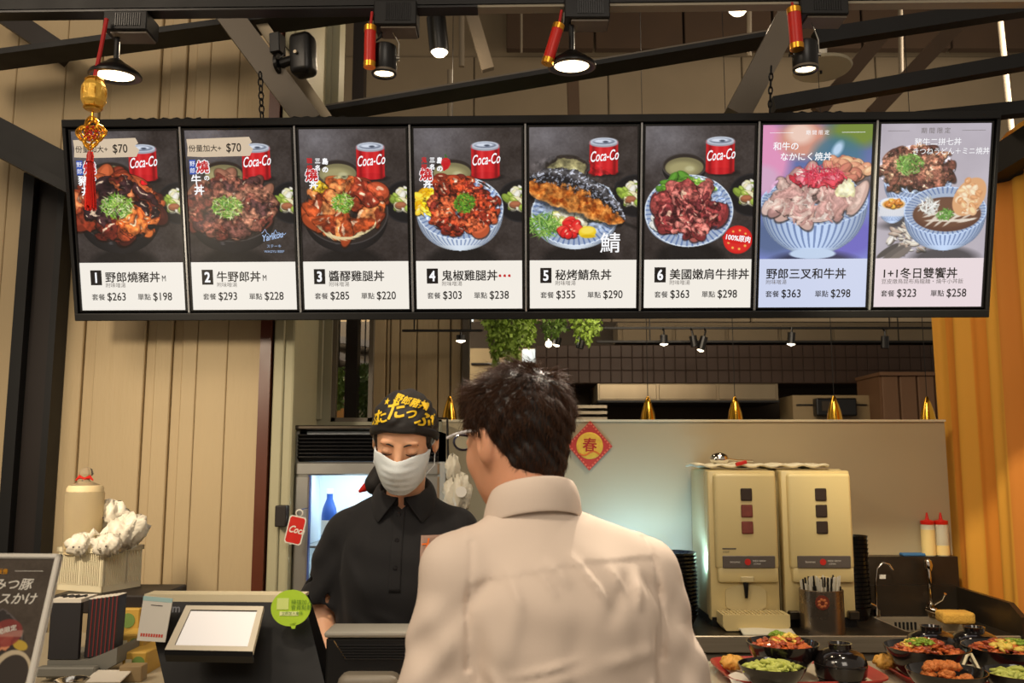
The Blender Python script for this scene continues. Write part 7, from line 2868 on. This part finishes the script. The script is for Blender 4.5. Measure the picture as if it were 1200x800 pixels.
sdf_object('hair', wom_hair, axis(-.12, .16, .0035), axis(-.16, .22, .0035), axis(1.38, 1.74, .0035), m_hair, wom)
m_ban = mat('bandana_black', (32, 29, 28), .62, var=.12, vscale=20, bump=.1, bscale=400)


def wom_bandana(X, Y, Z):
    x, y, z = WF(X, Y, Z)
    d = cranium(x, y, z) - .0095 - .009 * np.clip((z - .06) / .06, 0, 1) - .006 * np.exp(-((z - .085) / .02) ** 2) * np.clip(y / .05, 0, 1)
    d = d - .0022 * np.sin(x * 140 + z * 170) * np.sin(z * 60 - x * 45) - .0018 * np.sin(z * 110 + y * 40 + 3 * np.sin(x * 30)) * np.clip((.115 - z) / .05, 0, 1) - .0015 * np.sin(x * 90 + y * 70)
    lowb = np.interp(y, [-.12, -.05, .03, .08], [-.045, -.018, .028, .056]) + .10 * np.clip(np.abs(x) - .0, 0, .08) * -.25
    d = smax(d, lowb - z, .004)
    # thicker folded brim round the edge
    br = np.abs(z - lowb - .012) - .011
    rim = smax(cranium(x, y, z) - .0165, br, .004)
    d = smin(d, rim, .004)
    # knot and tail at the back
    d = smin(d, ellp(x, y, z, (.012, -.112, -.015), (.026, .018, .018)), .01)
    d = smin(d, capp(x, y, z, (.02, -.112, -.02), (.088, -.062, -.150), .018, .032), .010)
    return d


ban = sdf_object('bandana', wom_bandana, axis(-.12, .17, .0033), axis(-.17, .22, .0033), axis(1.37, 1.75, .0033), m_ban, wom, 'black bandana with bold yellow lettering')
MB().tube([WF.M @ Vector(p) for p in ((.100, -.060, -.150), (.116, -.056, -.160), (.134, -.052, -.172))], [.016, .011, .003], 10).build('red_tip', m_red, ban, smooth=True)
bb = bvh_of(ban)
m_yel = mat('yellow_print', (246, 206, 40), .6, var=.04)
M0 = WF.M
R0 = M0.to_3x3()


def project_text(body, size, x0, z0, rot, name='bandana_lettering', bold=.03, shear=.15, curve=0.0, sq=1.0):
    """lettering printed on the cloth: flat glyphs pushed onto the bandana from the front"""
    tb = MB()
    tb.text(body, size, RZ(rot) @ Matrix.Identity(4), 'LEFT', bold, shear, squeeze=sq)
    bmesh.ops.triangulate(tb.bm, faces=tb.bm.faces)
    bmesh.ops.subdivide_edges(tb.bm, edges=[e for e in tb.bm.edges if e.calc_length() > .004], cuts=1)
    dr = (R0 @ Vector((0, -1, -.25))).normalized()
    for v in tb.bm.verts:
        # her right is the reader's left
        lx, lz = -(x0 + v.co.x), z0 + v.co.y - curve * (x0 + v.co.x) ** 2
        o_ = M0 @ Vector((lx, .30, lz + .075))
        h = bb.ray_cast(o_, dr)
        v.co = h[0] - dr * (.0016 + 10 * v.co.z * 0) if h[0] else M0 @ Vector((lx, .06, lz))
    return tb.build(name, m_yel, ban, normals=False)


project_text('ぶ', .034, -.080, .046, R(26))
project_text('た', .040, -.066, .052, R(22))
project_text('た', .052, -.036, .070, R(12))
project_text('っ', .034, .010, .076, R(2))
project_text('ぷ', .040, .036, .062, R(-14))
project_text('野郎豬丼', .022, -.024, .118, R(-14), sq=1.0)
project_text('★', .018, -.050, .104, R(10))

m_mask = mat('mask_white', (226, 234, 236), .75, var=.02, bump=.08, bscale=300)


def mask_shell(X, Y, Z):
    x, y, z = WF(X, Y, Z)
    f = head_sdf(x, y, z, True, False)
    f = smin(f, capp(x, y, z, (0, .082, .005), (0, .104, -.035), .012, .017), .035)
    f = smin(f, ellp(x, y, z, (0, .075, -.06), (.038, .030, .04)), .03)
    o_ = f - .0078
    o_ = o_ - .0006 * np.sin(z * 330) * np.clip((.05 - np.abs(x)) / .02, 0, 1)
    d = np.maximum(o_, -(f - .0035))
    ax = np.abs(x)
    topz = .000 - .10 * ax + .010 * np.exp(-(ax / .012) ** 2) * 0 - .012 * np.exp(-(ax / .02) ** 2) * 0 + .006 * (ax < 0) - .0 + .012 * np.clip(ax / .05, 0, 1) - .008
    botz = -.110 + .55 * np.clip(ax - .02, 0, .1)
    d = np.maximum(d, np.maximum(z - topz, botz - z))
    d = np.maximum(d, .030 - y)
    return d


sdf_object('face_mask', mask_shell, axis(-.10, .12, .0026), axis(.02, .26, .0026), axis(1.43, 1.63, .0026), m_mask, wom, 'white pleated face mask')
for s_ in (-1, 1):
    for a, b in (((.062, .034, -.012), (.079, -.010, .030)), ((.054, .032, -.085), (.079, -.014, -.03))):
        MB().tube([WF.M @ Vector((s_ * a[0], a[1], a[2])), WF.M @ Vector((s_ * b[0] * 1.02, (a[1] + b[1]) / 2, (a[2] + b[2]) / 2)), WF.M @ Vector((s_ * b[0], b[1], b[2]))], .0012, 5).build('ear_loop', m_mask, wom)
    # brows and lowered lashes
    hb_ = None
    pts = [(.013, .0925, .0215), (.024, .0925, .0265), (.036, .0875, .0275), (.048, .0765, .0225)]
    MB().tube([WF.M @ Vector((s_ * x, y - .0015, z)) for x, y, z in pts], [.0016, .0022, .0020, .0008], 6).build('eyebrow', m_hair, wom, smooth=True)
    pts = [(.017, .0868, .000), (.024, .0905, -.0015), (.031, .0915, -.0022), (.039, .0890, -.001), (.046, .0825, .0015)]
    MB().tube([WF.M @ Vector((s_ * x, y, z)) for x, y, z in pts], [.0008, .0014, .0016, .0015, .0007], 6).build('eyelashes', m_hair, wom, smooth=True)


def wom_trousers(X, Y, Z):
    d = torso(X, Y, Z, [(.78, .165, .12, 0, 0), (.90, .158, .115, 0, 0), (.96, .145, .105, 0, 0)])
    d = smin(d, legs(X, Y, Z, (.085, 0, .82), (.095, .02, .46), (.095, -.02, .10), (.095, .07, .056)), .03)
    return np.maximum(d, .075 - Z)


sdf_object('trousers', wom_trousers, axis(-.24, .24, .012), axis(-.16, .16, .012), axis(.04, .99, .016), m_trou, wom)
shoe_pair(wom, (.095, -.02, .07))
# apron round the waist
mb = MB()
mb.grid(lambda u, v: ((.182 + .004 * math.sin(u * 40)) * math.sin(R(-110) + R(220) * u), (.142 + .004 * math.sin(u * 33)) * math.cos(R(-110) + R(220) * u) + .002, .55 + .50 * v), 60, 16)
o = mb.build('apron', mat('apron_black', (24, 22, 24), .8, var=.15, bump=.1, bscale=300), wom, smooth='all')
o.modifiers.new('t', 'SOLIDIFY').thickness = .003
mb = MB()
crumple(mb, .02, 1.055, .05, .02, .02, 4, T(0, .155, 0))
mb.tube([(.02, .16, 1.05), (.05, .17, 1.0), (.06, .165, .94)], [.008, .011, .006], 8)
mb.tube([(.01, .16, 1.05), (-.02, .17, 1.01), (-.03, .165, .96)], [.008, .011, .006], 8)
mb.build('apron_bow', MATS['apron_black'], wom, smooth='all')

# joined small print and tiny pieces are one part of kind stuff
for o in list(bpy.data.objects):
    n = o.name.split('.')[0]
    if o.parent is not None and (n.endswith('lettering') or n in ('chili_mark', 'logo_white', 'logo_small', 'logo_red_small', 'logo_outline', 'script_mark', 'number', 'banner_price')):
        o['kind'] = 'stuff'
bpy.context.view_layer.update()
